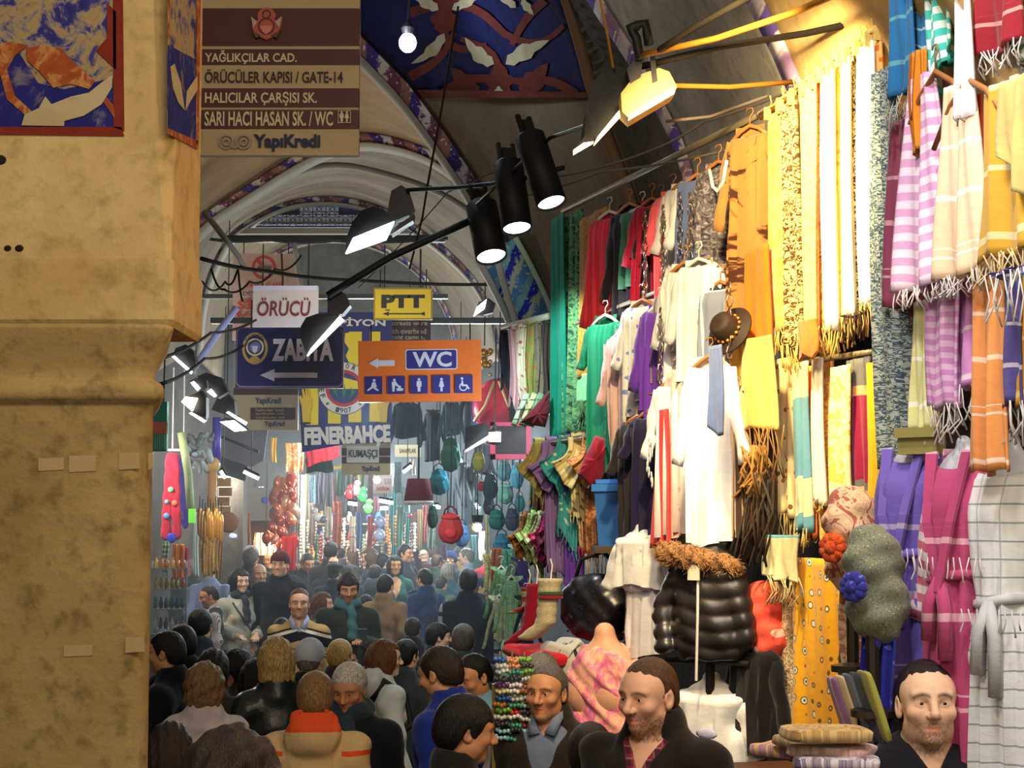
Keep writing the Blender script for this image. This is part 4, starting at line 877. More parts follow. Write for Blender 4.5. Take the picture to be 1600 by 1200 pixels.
def garment(x0, x1, y0, y1, off, m, label, sleeve=.25, flare=1.0, hang=WOOD, rz=0.0, cat='shirt', name='hanging_shirt', sm=None, group=None, d=None, wmin=0, belt=None, vdip=.05, dp=.05, extra=None, waist=1.0, out=.05):
    SEED[0] += 1; sd_ = SEED[0]; ym = (y0 + y1) / 2
    if d is None:
        a, b = atw(x0, ym, off), atw(x1, ym, off); w_ = (Vector((a.x, a.y)) - Vector((b.x, b.y))).length; c = atw((x0 + x1) / 2, y0, off); h = c.z - atw((x0 + x1) / 2, y1, off).z; rot = WROT + rz
        if abs(rz) > .05: w_ = (x1 - x0) * mpp(c.y) / max(.3, abs(math.cos(rot)))
    else: c = at((x0 + x1) / 2, y0, d); h = c.z - at((x0 + x1) / 2, y1, d).z; w_ = (x1 - x0) * mpp(d); rot = rz
    w_ = max(wmin, w_); bw = w_ * (.84 if sleeve else 1)
    o = empty(name, c, rot, label, cat, group)
    link('body', garment_mesh(bw, h, flare, dp, seed=sd_, vdip=vdip, waist=waist), m, o)
    if sleeve:
        for s in (-1, 1): link('sleeve', sleeve_mesh(bw, sleeve, s, bw * .17, bw * .13, out, sd_ + s), sm or m, o)
    if hang is not None: link('hanger', hook_mesh(bw * .8), hang, o, (0, 0, .0))
    if belt:
        mb = MB(); P = []; bz = -h * .42
        for i in range(21): t = 2 * math.pi * i / 20; P.append((bw * .47 * waist * math.cos(t), -(dp + .012) * math.sin(t), bz + .01 * math.sin(t * 2)))
        mb.tube(P, .016, 6); mb.tube([(0, -dp - .02, bz), (.02, -dp - .03, bz - h * .1), (.015, -dp - .02, bz - h * .26)], [.016, .02, .022], 6); mb.tube([(0, -dp - .02, bz), (-.03, -dp - .03, bz - h * .08), (-.04, -dp - .02, bz - h * .2)], [.016, .02, .022], 6); mb.build('belt', belt, o, True)
    return o
# ---- rails and posts
M_ROD = plain((150, 136, 112), .4, .5, .4)
def rail(p, q, r, m, label, name='clothes_rail'):
    mb = MB(); mb.tube([p, q], r, 10); return tag(mb.build(name, m, None, True), label, 'rail')
rail(atw(880, 330, .02), atw(1215, 165, .02), .016, M_ROD, 'long grey clothes rail above the shirts')
rail(atw(1190, 182, .06), atw(1388, 36, .06), .018, plain((196, 150, 60), .4, .5, .4), 'brass coloured rail carrying the gold scarves')
rail(atw(1380, -6, .10), atw(1640, -130, .10), .018, M_ROD, 'rail of the uppermost towels')
rail(atw(900, 505, .10), atw(1190, 395, .10), .012, M_ROD, 'second clothes rail behind the middle shirts')
rail(atw(960, 625, .14), atw(1200, 560, .14), .012, M_ROD, 'third clothes rail behind the white dresses')
rail(atw(1190, 575, .03), atw(1400, 545, .03), .012, M_ROD, 'rail of the lower gold scarves')
mb = MB(); a, b = atw(1208, 560, .10), atw(1208, 1195, .10); mb.box((a + b) / 2, (.035, .035, a.z - b.z)); tag(mb.build('stall_post', plain((50, 34, 24), .6)), 'dark wooden post at the foot of the gold scarves', 'post')
# ---- far green end and the first shirts
G = lambda *a, **k: garment(*a, **{'rz': .52, 'wmin': .27, 'vdip': .10, 'dp': .045, **k})
strip(860, 882, 338, 690, .04, cloth((8, 128, 108)), 'plain emerald green cloth hanging the full height at the stall end', 1.5, .02)
strip(880, 907, 334, 680, .02, cloth((70, 120, 84), 'scroll', (40, 62, 48), (116, 150, 92)), 'dark green patterned shawl beside the emerald cloth', 3, .03)
strip(904, 946, 334, 586, .02, cloth((176, 128, 52), 'leopard', (150, 100, 44)), 'ochre woven scarf beside the red dress', 2, .02)
strip(904, 944, 580, 660, .03, cloth((120, 190, 130), 'stripe', (196, 190, 110)), 'pale green striped scarf end below the ochre scarf', 2, .02, fr=.12, frm=cloth((86, 120, 80)))
G(921, 984, 330, 530, .08, cloth((196, 50, 62), 'vert', (182, 40, 54)), 'bright red long dress with short sleeves on a white hanger', .52, 1.0, WHPL, cat='dress', name='hanging_dress', vdip=.09)
G(962, 1006, 318, 566, .05, cloth((36, 32, 40)), 'black long shirt next to the bright red dress', .40, 1.0, WOOD)
G(996, 1012, 322, 452, .02, cloth((66, 120, 96)), 'narrow green shirt behind the chain of hangers', 0, 1.0, WHPL, wmin=.3)
G(1008, 1030, 310, 500, .05, cloth((186, 32, 70)), 'crimson dress third along the top rail', .25, 1, WOOD, cat='dress', name='hanging_dress')
G(1022, 1044, 312, 520, .03, cloth((44, 26, 32)), 'black shirt between the crimson dress and the coral shirt', .2, 1, WOOD)
G(1036, 1068, 296, 478, .06, cloth((228, 90, 108), 'shade', (226, 84, 104), (214, 70, 90), s=.8), 'coral pink long shirt on the top rail', .22, 1, WOOD)
G(1052, 1084, 284, 470, .05, cloth((214, 210, 216)), 'white shirt next to the coral shirt', .25, 1, WOOD)
G(1068, 1112, 272, 420, .09, cloth((90, 108, 158)), 'blue football shirt with white sleeves', .25, 1, WOOD, sm=cloth((212, 210, 214)))
G(1094, 1152, 252, 480, .05, cloth((96, 90, 98), 'scroll', (58, 52, 60), (150, 146, 150)), 'grey and black marbled dress with a white neckline', .3, 1, WOOD, cat='dress', name='hanging_dress')
mb = MB(); c = atw(1122, 258, .16)
mb.tube([c + WT * .10, c + WT * .06 + Vector((0, 0, -.08)), c + Vector((0, 0, -.11)), c - WT * .06 + Vector((0, 0, -.08)), c - WT * .10], .008, 6); nk = mb.build('white_necklace', M_WHITE, None, True); tag(nk, 'white collar trim at the marbled dress neck', 'collar')
G(1138, 1206, 196, 500, .08, cloth((156, 108, 58), 'blotch', (60, 32, 20), (160, 116, 66), s=1.5), 'tan shirt with big dark brown blotches beside the gold scarves', .35, 1, WOOD)
strip(1158, 1196, 388, 580, .12, cloth((222, 110, 30)), 'plain orange cloth half behind the gold scarves', 2, .02)
# second row
G(920, 972, 492, 735, .16, cloth((20, 128, 92), 'vert', (16, 112, 82)), 'green ribbed dress with a white price tag', .20, .9, WHPL, cat='dress', name='hanging_dress', vdip=.09)
mb = MB(); c = atw(944, 560, .26); mb.box(c, (.004, .05, .13)); tag(mb.build('price_tag', M_WHITE), 'white price tag on the green ribbed dress', 'tag')
G(962, 996, 512, 722, .16, cloth((214, 178, 172)), 'pale pink long shirt beside the green ribbed dress', .30, .8, WHPL)
G(986, 1022, 468, 660, .17, cloth((206, 204, 200), 'floral', (110, 130, 190), (160, 170, 200)), 'white blouse with small blue flowers', .25, .9, WOOD)
G(1014, 1052, 474, 668, .19, cloth((104, 56, 176)), 'violet shirt below the crimson dress', .32, .9, WHPL)
G(1042, 1062, 452, 600, .15, cloth((150, 140, 136), 'vert', (90, 84, 84)), 'grey striped shirt beside the violet shirt', .25, 1, WHPL)
G(1048, 1092, 410, 640, .18, cloth((206, 204, 208), 'vert', (180, 178, 184)), 'white blouse with open collar in the second row', .3, 1, WOOD, vdip=.1)
G(1072, 1112, 404, 600, .2, cloth((216, 214, 222)), 'plain white blouse overlapping the open collared one', .28, 1, WHPL)
G(1088, 1126, 430, 610, .17, cloth((52, 50, 58)), 'charcoal shirt in the second row', .25, 1, WOOD)
G(1112, 1140, 440, 640, .15, cloth((120, 128, 150), 'stripe', (226, 226, 226), s=3), 'grey shirt with one red and white band', .25, 1, WOOD)
# third row
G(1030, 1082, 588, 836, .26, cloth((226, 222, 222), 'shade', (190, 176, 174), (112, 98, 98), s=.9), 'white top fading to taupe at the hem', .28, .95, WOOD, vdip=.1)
G(1058, 1098, 560, 838, .22, cloth((214, 176, 168), 'floral', (190, 150, 146), (160, 120, 120)), 'dusty pink dress beside the white fading top', .25, .9, WOOD, cat='dress', name='hanging_dress')
G(1080, 1138, 556, 850, .30, cloth((244, 242, 240)), 'brilliant white long dress in the lowest row', .36, .9, WOOD, cat='dress', name='hanging_dress', vdip=.1)
strip(1106, 1124, 540, 675, .38, cloth((86, 104, 150)), 'slate blue sash in front of the brilliant white dress', 1, .012, slant=.05)
G(1122, 1150, 590, 844, .24, cloth((178, 150, 120), 'vert', (60, 46, 40), s=.7), 'brown and cream striped dress beside the fringed cape', .2, .9, WOOD, cat='dress', name='hanging_dress', vdip=.1)
G(982, 1012, 650, 850, .22, cloth((40, 38, 44), 'shade', (32, 30, 38), (30, 28, 36)), 'black trouser suit below the flowered blouse', .2, .8, WOOD)
G(1004, 1030, 640, 845, .24, cloth((30, 26, 62)), 'navy dress with a white chain print', .15, .9, WOOD, cat='dress', name='hanging_dress')
strip(1022, 1046, 640, 858, .32, cloth((222, 56, 62)), 'bright red narrow cloth in the lowest row', 1, .016, taper=(.6, 1.1))
mb = MB()
for i in range(9):
    c = atw(1015 + 4 * math.sin(i), 690 + i * 8, .36); mb.tube([c + Vector((0, .02 * math.cos(t), .022 * math.sin(t))) for t in [k * math.pi / 4 for k in range(9)]], .003, 4)
tag(mb.build('chain_necklace', M_WHITE, None, True), 'white chain necklace hanging over the navy dress', 'necklace')
# chains that carry the hangers
def chain(x, y0, y1, off, label):
    mb = MB(); a, b = atw(x, y0, off), atw(x, y1, off); n = int((a.z - b.z) / .045)
    for i in range(n):
        c = a.lerp(b, (i + .5) / n); dx = WN if i % 2 else WT
        mb.tube([c + dx * (.012 * math.cos(t)) + Vector((0, 0, .026 * math.sin(t))) for t in [k * math.pi / 3 for k in range(7)]], .0035, 4, False)
    return tag(mb.build('hanger_chain', metal((150, 130, 120), .3), None, True), label, 'chain', 'hanger chains')
for i, (x, y0, y1, o) in enumerate(((1008, 330, 470, .16), (1036, 320, 480, .16), (1062, 300, 440, .18), (1078, 300, 410, .18), (1140, 440, 560, .25), (1032, 480, 640, .28))):
    chain(x, y0, y1, o, 'chain of hanger links ' + ('before the crimson dress', 'before the coral shirt', 'before the white shirt', 'before the blue football shirt', 'before the brown striped dress', 'before the violet shirt')[i])
# ---- gold scarves, upper row
Y1 = lambda x: 165 - (x - 1205) * .75
top = [(1198, 1224, 552, cloth((238, 176, 92), 'scroll', (226, 150, 70), (240, 190, 110), s=2), 'tan and orange paisley scarf at the end of the gold scarves'),
       (1218, 1242, 580, cloth((236, 200, 120), 'leopard', (70, 44, 20)), 'brown leopard print scarf second in the upper gold row'),
       (1238, 1260, 548, cloth((250, 226, 130)), 'plain pale yellow scarf in the upper gold row'),
       (1256, 1274, 556, cloth((220, 190, 120), 'scroll', (200, 160, 90), s=.8), 'taupe woven scarf in the upper gold row'),
       (1264, 1288, 560, cloth((240, 190, 110), 'scroll', (226, 96, 30), (236, 120, 40), s=2.2), 'orange scarf with cream scrolls in the upper gold row'),
       (1282, 1302, 556, cloth((252, 246, 226)), 'plain white scarf nearest to the orange scroll scarf'),
       (1298, 1318, 545, cloth((246, 214, 120), 'floral', (240, 170, 60), (250, 230, 160)), 'yellow scarf with small orange flowers in the upper gold row'),
       (1312, 1328, 540, cloth((250, 240, 205)), 'cream scarf between the flowered and the spotted one'),
       (1322, 1344, 528, cloth((240, 220, 160), 'leopard', (50, 34, 20), s=.8), 'cream scarf spotted in black in the upper gold row'),
       (1338, 1364, 522, cloth((253, 250, 240)), 'wide plain white scarf in the upper gold row'),
       (1358, 1376, 516, cloth((240, 190, 110), 'floral', (226, 110, 40), (245, 220, 170)), 'orange flowered scarf at the near end of the gold row')]
for i, (x0, x1, yb, m, lb) in enumerate(top):
    strip(x0, x1, Y1((x0 + x1) / 2) + 14, yb, .08 + .03 * (i % 2), m, lb, 2, .012, fr=.09, clip=1, group='gold scarves of the upper row', frm=cloth((240, 190, 90)), gather=.15)
strip(1246, 1272, 500, 556, .16, cloth((224, 110, 40)), 'small orange red cloth square pinned at the gold scarf hems', 1, .008)
strip(1318, 1352, 492, 530, .15, cloth((76, 44, 20)), 'dark brown cloth square pinned at the spotted scarf hem', 1, .008, fr=.08, frm=cloth((60, 36, 18)))
# ---- gold scarves, lower row
low = [(1198, 1242, 868, cloth((246, 222, 160), 'floral', (176, 90, 30), (120, 80, 40)), 'cream scarf with small brown flowers in the lower gold row', .25),
       (1238, 1260, 860, cloth((190, 180, 150), 'blocks', (92, 140, 160), (226, 206, 150)), 'grey blue lace scarf with teal bands in the lower gold row', .12),
       (1256, 1272, 850, cloth((236, 150, 60), 'vert', (226, 120, 50)), 'orange edged scarf in the lower gold row', .05),
       (1268, 1284, 800, cloth((244, 234, 206)), 'narrow cream scarf in the lower gold row', .05),
       (1274, 1300, 850, cloth((186, 120, 50), 'leopard', (226, 170, 80), s=.8), 'brown leopard scarf in the lower gold row', 0),
       (1298, 1326, 790, cloth((246, 222, 150), 'scroll', (220, 170, 80), (250, 236, 190), s=1.6), 'cream paisley scarf in the lower gold row', 0),
       (1322, 1358, 800, cloth((206, 150, 110), 'blocks', (130, 24, 60), (96, 96, 98), s=1), 'scarf with purple, tan, maroon and grey blocks', 0),
       (1352, 1374, 830, cloth((246, 196, 40)), 'plain bright yellow scarf beside the block scarf', 0),
       (1368, 1398, 780, cloth((190, 60, 40), 'shade', (170, 52, 46), (150, 40, 44)), 'brick red scarf at the near end of the lower gold row', 0)]
for i, (x0, x1, yb, m, lb, fr) in enumerate(low): strip(x0, x1, 560 + (i % 3) * 6, yb, .06 + .03 * (i % 2), m, lb, 2, .012, fr=fr * .6, group='gold scarves of the lower row', frm=cloth((214, 180, 100)))
# fringed yellow cape
o = strip(1136, 1206, 530, 740, .20, cloth((240, 196, 96)), 'yellow cape with a thick dark fringe beside the lower gold scarves', 1.5, .03, fr=.16, frm=cloth((150, 106, 46)), name='cape', cat='cape', taper=(.75, 1.2));
link('fringe', fringe_mesh(.30, .52, .30, 3, .05, step=.007, r=.004), cloth((60, 42, 24)), o); link('fringe', fringe_mesh(.28, .42, .16, 8, .05, step=.008, r=.004), cloth((170, 120, 52)), o)
# hat
o = empty('hat', atw(1138, 515, .24), WROT + .5, 'dark brown brimmed hat with a beaded band hung among the shirts', 'hat'); q = Matrix.Rotation(1.15, 3, 'X')
mb = MB(); mb.lathe([(.0, .065), (.036, .068), (.05, .055), (.057, .012), (.06, 0), (.10, -.006), (.104, -.011), (.06, -.008), (.054, -.006)], 22, M=q); mb.build('crown', plain((40, 26, 18), .7), o, True)
mb = MB()
for i in range(16): t = 2 * math.pi * i / 16; mb.ball(q @ Vector((0.059 * math.cos(t), .059 * math.sin(t), .009)), .007, 6, 4)
mb.build('hat_band', plain((190, 120, 40), .5), o, True)
# ---- the big grey shawl and the towels
strip(1350, 1402, 110, 730, .13, cloth((156, 166, 160), 'leopard', (56, 76, 90), s=.55), 'very long grey green patterned shawl beside the striped towels', 4, .03, sway=.14, taper=(.6, 1.3))
T = lambda x0, x1, y0, y1, off, m, lb, **k: strip(x0, x1, y0, y1, off, m, lb, k.pop('fold', 1.6), k.pop('amp', .02), name='towel', cat='towel', group='striped towels', **k)
WT_ = (232, 226, 222)
T(1384, 1426, -60, 192, .20, cloth((40, 106, 160), 'stripe', (90, 150, 170)), 'bright blue striped towel at the top beside the gold scarves', fr=.08, frm=cloth((190, 186, 170)))
T(1416, 1452, -60, 150, .17, cloth((46, 112, 168), 'thin', (150, 190, 205)), 'blue towel with pale bars overlapped by the bright blue one', slant=.1)
T(1424, 1440, 80, 240, .24, cloth((206, 130, 40), 'vert', (150, 84, 20), s=.4), 'narrow rust coloured fringe bundle under the blue towels')
T(1446, 1482, -60, 112, .22, cloth((70, 190, 176), 'wide', (220, 240, 236)), 'turquoise and white broad striped towel', slant=-.15)
T(1476, 1502, -60, 104, .18, cloth((44, 170, 150)), 'plain turquoise towel beside the broad striped one')
T(1492, 1514, -60, 190, .26, cloth((250, 250, 252)), 'dazzling white narrow towel at the top')
T(1506, 1588, -60, 118, .22, cloth((150, 40, 52), 'stripe', (206, 150, 150)), 'maroon towel with thin white bars at the top', fr=.06, frm=cloth(WT_))
T(1574, 1630, -60, 100, .16, cloth((196, 206, 190), 'scroll', (90, 110, 90), s=2), 'pale green leaf patterned cloth at the frame edge')
T(1384, 1428, 186, 480, .16, cloth((140, 64, 92), 'stripe', (200, 150, 166)), 'mauve striped towel behind the white and lilac one', taper=(.7, 1.1))
T(1394, 1480, 118, 478, .24, cloth((234, 214, 232), 'wide', (214, 160, 206), s=1.0), 'white and lilac towel on a wooden hanger', taper=(.35, 1), fr=.05, frm=cloth(WT_))
T(1458, 1530, 130, 462, .26, cloth((238, 204, 170), 'stripe', (244, 232, 216)), 'peach towel with white bars on a wooden hanger', taper=(.5, 1), fr=.05, frm=cloth(WT_))
T(1512, 1526, 150, 400, .20, cloth((214, 76, 40)), 'narrow orange red cloth between the peach and mustard towels')
T(1518, 1610, 128, 440, .26, cloth((208, 160, 56), 'stripe', (226, 206, 150), s=1.3), 'mustard towel with pale bars', taper=(.6, 1), fr=.07, frm=cloth((226, 206, 160)))
T(1560, 1620, 120, 300, .30, cloth((214, 190, 116)), 'pale mustard towel folded over the barred one', slant=.2)
T(1428, 1452, 470, 705, .16, cloth((206, 206, 150), 'stripe', (226, 226, 210)), 'pale green towel in the lower towel row', fr=.06, frm=cloth(WT_))
T(1416, 1442, 460, 680, .12, cloth((170, 70, 50), 'plaid', (110, 30, 50)), 'brick and maroon checked towel in the lower towel row')
T(1446, 1490, 430, 690, .20, cloth((190, 130, 182), 'wide', (208, 170, 204), s=.7), 'lilac striped towel in the lower towel row', fr=.10, frm=cloth(WT_))
T(1482, 1530, 420, 670, .17, cloth((206, 140, 200), 'stripe', (230, 206, 226)), 'pink lilac towel with a plain end', fr=.12, frm=cloth(WT_))
T(1514, 1564, 400, 740, .22, cloth((226, 150, 86), 'stripe', (238, 206, 180), s=.9), 'peach orange towel in the lower towel row', taper=(.8, .9))
T(1552, 1586, 430, 690, .20, cloth((86, 78, 140), 'stripe', (190, 180, 200), s=.8), 'indigo towel with grey bars in the lower towel row', fr=.10, frm=cloth(WT_))
T(1576, 1630, 430, 690, .17, cloth((210, 150, 40), 'stripe', (226, 196, 130)), 'golden towel at the frame edge', fr=.10, frm=cloth(WT_))
T(1546, 1600, 420, 500, .30, cloth((96, 90, 156)), 'short indigo towel end with white tassels', fr=.12, frm=cloth(WT_))
for x, y, a in ((1462, 122, .24), (1512, 134, .26)):
    mb = MB(); c = atw(x, y, a); 
    o = link('wooden_hanger', hook_mesh(.42, .16, .08), WOOD, None, c + Vector((0, 0, .02)), (0, 0, WROT)); tag(o, 'wooden hanger holding the ' + ('white and lilac' if x < 1500 else 'peach') + ' towel', 'hanger')
# ---- mannequins wearing robes
PORC = plain((206, 212, 226), .35, .5)
def torso_sdf(w=.19, dep=.12, h=.62, head=False):
    s = SDF(axis(-.3, .3, .014), axis(-.25, .25, .014), axis(-.80, .42 if head else .2, .014))
    s.ell((0, 0, -.16), (w * .92, dep * .9, .2), .03); s.ell((0, 0, -.42), (w * .74, dep * .78, .2), .06); s.ell((0, .0, -.62), (w * .95, dep, .16), .06)
    for a in (-1, 1): s.ell((a * .08, -dep * .6, -.2), (.065, .05, .065), .06)
    s.cap((0, .01, -.02), (0, 0, .07), .052, .046, .04)
    if head: s.ell((0, -.01, .24), (.075, .095, .115), .03)
    return s.mesh('torso', False)[0]
TORSO = torso_sdf(); TORSOH = torso_sdf(head=True)
def robed(x0, x1, y0, y1, off, m, label, belt, rz, sm=None, sleeve=.45, flare=1.1, tx=0, waist=.78, stand=True):
    o = garment(x0, x1, y0, y1, off, m, label, sleeve, flare, None, rz, 'mannequin', 'mannequin', sm, None, None, 0, belt, .16, .13, waist=waist)
    bw = [c for c in o.children if c.name.startswith('body')][0].data; bw = max(v.co.x for v in bw.vertices) * 2; t = link('torso', TORSO, PORC, o, (0, 0, -.02)); k = bw / .40 * .82; t.scale = (k, .85 * k, k)
    if stand:
        zf = -o.location.z; mb = MB(); mb.tube([(0, 0, -.7), (0, 0, zf + .03)], .018, 8); mb.lathe([(.16, zf + .0), (.16, zf + .02), (.03, zf + .04)], 18); mb.build('stand', metal((90, 90, 94)), o)
    return o
LAV = cloth((112, 96, 186), 'stripe', (176, 166, 206), s=1.4); MAG = cloth((182, 74, 120), 'stripe', (226, 170, 190), s=1.5)
r1 = robed(1380, 1490, 694, 1110, .16, LAV, 'mannequin in a lavender striped robe tied with a belt', LAV, .55)
r2 = robed(1456, 1556, 700, 1180, .14, MAG, 'mannequin in a magenta robe with white striped sleeves', MAG, .55, cloth((206, 110, 140), 'wide', (236, 220, 224)))
r3 = robed(1516, 1640, 706, 1260, .06, cloth((222, 224, 226), 'grid', (150, 156, 166), s=1.3), 'mannequin in a white dress with thin grey stripes', cloth((210, 214, 220)), .6, None, .30, 1.25, waist=.7)
for o_, m_ in ((r1, LAV), (r2, MAG)):
    for a in (-1, 1):
        mb = MB(); w0 = .10 if o_ is r1 else .13
        mb.raw([(a * .045, -.075, -.01), (a * .078, -.085, -.015), (a * .055, -.150, -.22), (a * .012, -.158, -.42), (a * -.012, -.158, -.42), (a * .028, -.150, -.22)], [(0, 1, 2, 5), (5, 2, 3, 4)]); l = mb.build('lapel', m_, o_); md = l.modifiers.new('thickness', 'SOLIDIFY'); md.thickness = .012
for o_, m in ((r1, WT_), (r2, WT_), (r3, (220, 226, 232))):
    f = link('fringe', fringe_mesh(.22, 0, .06, 4, .01, step=.02), cloth(m), o_, (.03, -.155, -.46 if o_ is r3 else -.33))
o = empty('handbag', atw(1440, 692, .20), WROT + .6, 'small olive clutch bag on top of the lavender robe', 'bag'); mb = MB(); mb.box((0, 0, 0), (.13, .06, .07)); mb.box((0, -.02, .03), (.135, .05, .03)); mb.build('body', plain((150, 142, 84), .4, .5), o)
# ---- heads with scarves
def headscarf(x, y, px, off, m, label, m2=None, tail=None, rz=.5, tl=.3, lo=1.0):
    c = atw(x, y, off); d = c.y; sc = px * mpp(d) / .2; o = empty('scarf_bust', c, WROT + rz, label, 'bust')
    s = SDF(axis(-.2, .2, .009), axis(-.22, .2, .009), axis(-.36, .22, .009)); s.ell((0, .01, .04), (.10, .125, .13), .02); s.ell((0, .04, -.12), (.115, .12, .12 * lo), .05); s.ell((0, .11, -.03), (.06, .06, .06), .03)
    s.warp(lambda X, Y, Z: .006 * np.sin(40 * (Z + .6 * Y) + 12 * X) + .004 * np.sin(70 * Z - 30 * X)); me, P = s.mesh('headscarf'); hs = link('headscarf', me, m, o); hs.scale = (sc, sc, sc)
    if tail:
        mb = MB()
        for i in range(9): t = 2 * math.pi * i / 9; mb.ball((.035 * sc * math.cos(t), -.13 * sc, -.06 * sc + .035 * sc * math.sin(t)), .024 * sc, 8, 5)
        mb.ball((0, -.14 * sc, -.06 * sc), .028 * sc, 8, 6); mb.build('rosette', m2, o, True)
    s = SDF(axis(-.12, .12, .012), axis(-.14, .12, .012), axis(-.3, .16, .012)); s.ell((0, -.035, -.01), (.07, .09, .11), .01); s.cap((0, -.01, -.1), (0, .01, -.26), .045, .05, .03); hd = link('head', s.mesh('head', False)[0], PORC if m2 is None else m2, o); hd.scale = (sc * (.6 if tail else 1), sc * (.5 if tail else 1), sc)
    if tail: link('tail', strip_mesh(.14 * sc, tl, 3, .02, seed=int(x)), tail, o, (0, .03, -.18 * sc)); 
    mb = MB(); mb.tube([(0, .0, -.2 * sc), (0, 0, -.2 * sc - .25)], .02, 8); mb.lathe([(.07, -.2 * sc - .27), (.07, -.2 * sc - .25), (.02, -.2 * sc - .24)], 14); mb.build('stand', metal((80, 74, 60)), o)
    return o
headscarf(1330, 830, 84, .30, cloth((226, 196, 160), 'scroll', (180, 100, 84), (206, 160, 120), s=2.0), 'head bust in a cream and rust paisley headscarf', cloth((214, 96, 40), 'scroll', (190, 60, 30)), cloth((206, 176, 140), 'scroll', (170, 110, 90), s=2), .6, .34)
headscarf(1362, 890, 84, .40, cloth((120, 124, 104), 'floral', (60, 60, 110), (180, 180, 150), s=.22), 'head bust in an olive and blue sequinned headscarf', cloth((50, 50, 140), 'floral', (90, 100, 180), s=.4), cloth((40, 44, 150), 'floral', (90, 110, 190), (30, 30, 110)), .6, .42, 1.3)
headscarf(1196, 960, 62, .14, cloth((232, 84, 66), 'floral', (240, 190, 170), (210, 60, 60), s=2), 'head bust in a coral headscarf beside the wooden post', plain((206, 160, 110), .6), None, -.3)
garment(1144, 1214, 1008, 1180, .18, cloth((22, 20, 24)), 'black dress hanging below the coral headscarf', .3, 1.2, WOOD, .3, 'dress', 'hanging_dress', vdip=.05, dp=.06)
# ---- lower cloths beside the post
strip(1232, 1306, 872, 1160, .14, cloth((244, 176, 30), 'dots', (120, 84, 40), (40, 90, 70)), 'orange yellow cloth printed with round eye motifs', 2, .016)
strip(1296, 1326, 930, 1140, .10, cloth((222, 70, 30), 'floral', (240, 130, 60), (200, 50, 30)), 'red flowered cloth beside the eye print cloth', 2, .014)
strip(1212, 1242, 940, 1130, .10, cloth((222, 200, 160), 'leopard', (140, 110, 80), s=.6), 'cream dotted cloth beside the wooden post', 2, .014)
strip(1198, 1246, 836, 944, .18, cloth((206, 196, 150), 'stripe', (90, 150, 170)), 'cream scarf end with blue bands and long fringe', 2, .02, fr=.09, frm=cloth((214, 196, 140)))
for i, (x0, x1, c, lb) in enumerate(((1312, 1324, (70, 84, 50), 'moss green'), (1322, 1332, (44, 34, 30), 'black'), (1330, 1340, (62, 46, 40), 'dark brown'), (1338, 1346, (176, 60, 40), 'rust red'), (1344, 1358, (190, 160, 110), 'sand coloured'))):
    strip(x0, x1, 968, 1100 + i * 4, .20, cloth(c, 'vert', tuple(int(q * .8) for q in c)), lb + ' folded scarf hanging below the headscarf busts', 1, .008)
strip(1356, 1392, 968, 1110, .22, cloth((40, 50, 160), 'floral', (110, 140, 200), (60, 30, 110)), 'royal blue tie dyed scarf below the sequinned bust', 2, .02)
strip(1346, 1362, 1022, 1080, .24, cloth((176, 180, 120), 'floral', (110, 150, 160)), 'small green flowered cloth before the blue scarf', 1, .01)
def folded(c, d, m, label, rot, n=3, cat='folded cloth', name='folded_scarf', group=None, axis_='x'):
    """a folded cloth: a closed soft stack of n layers"""
    x, y, z = d; P = []; U = []; L = 40
    for i in range(13):
        t = i / 12 - .5; row = []; ur = []
        for j in range(L):
            a = 2 * math.pi * j / L; cx, sx = math.cos(a), math.sin(a); px = x / 2 * abs(cx) ** .35 * (1 if cx > 0 else -1); pz = z / 2 * abs(sx) ** .45 * (1 if sx > 0 else -1)
            edge = 1 - .12 * (abs(t) * 2) ** 6; lay = .06 * z * math.sin(n * math.pi * (pz / z + .5) * 2) * (1 if abs(cx) > .8 else 0); row.append((px * edge + lay, y * t, pz * (1 - .25 * (abs(t) * 2) ** 8) + .05 * z * math.sin(7 * t + 3 * px / x))); ur.append((px + x, y * t))
        P.append(row); U.append(ur)
    return tag(link(name, grid_mesh('folded', P, True, True, U), m, None, c, rot), label, cat, group)
pile = [((150, 110, 170), (226, 206, 170), 'lilac and cream'), ((226, 206, 160), (206, 176, 130), 'cream'), ((110, 120, 140), (60, 70, 90), 'slate blue'), ((60, 66, 80), (90, 100, 110), 'charcoal'), ((150, 150, 70), (120, 124, 60), 'olive green')]
for i, (c1, c2, lb) in enumerate(pile): folded(atw(1318 + i * 12, 1112 - i * 2, .42), (.22, .10, .022), cloth(c1, 'thin', c2), lb + ' folded scarf standing in the tilted row', (0, 1.25, .15), 3, group='folded scarves in the tilted row')
for i, (x, y, c1, c2, lb) in enumerate(((1262, 1176, (110, 84, 100), (70, 60, 90), 'purple grey folded scarf on the counter'), (1276, 1160, (190, 160, 110), (150, 120, 80), 'camel folded scarf on the counter pile'), (1240, 1172, (226, 190, 110), (160, 100, 160), 'golden folded scarf with a violet flower on the counter'), (1300, 1172, (190, 150, 150), (226, 196, 180), 'pink beige folded scarf on the counter pile'), (1306, 1190, (210, 200, 206), (110, 100, 130), 'white and violet folded scarf on the counter'), (1290, 1146, (206, 176, 120), (170, 130, 80), 'topmost camel folded scarf on the counter pile'))):
    folded(atw(x, y, .50 + .02 * i), (.24, .17, .04), cloth(c1, 'scroll', c2, s=2), lb, (0, 0, WROT + .3 * i), 3, group='folded scarves on the counter')
cnt = empty('counter', atw(1270, 1230, .40), WROT, 'low wooden counter under the folded scarves', 'counter'); z0 = cnt.location.z
mb = MB(); mb.box((-.05, 0, .0), (.86, .6, .04)); mb.build('top', plain((96, 60, 36), .5), cnt); mb = MB(); mb.box((-.05, .02, -z0 / 2 - .01), (.80, .52, z0 - .04)); mb.build('body', plain((70, 46, 30), .6), cnt)
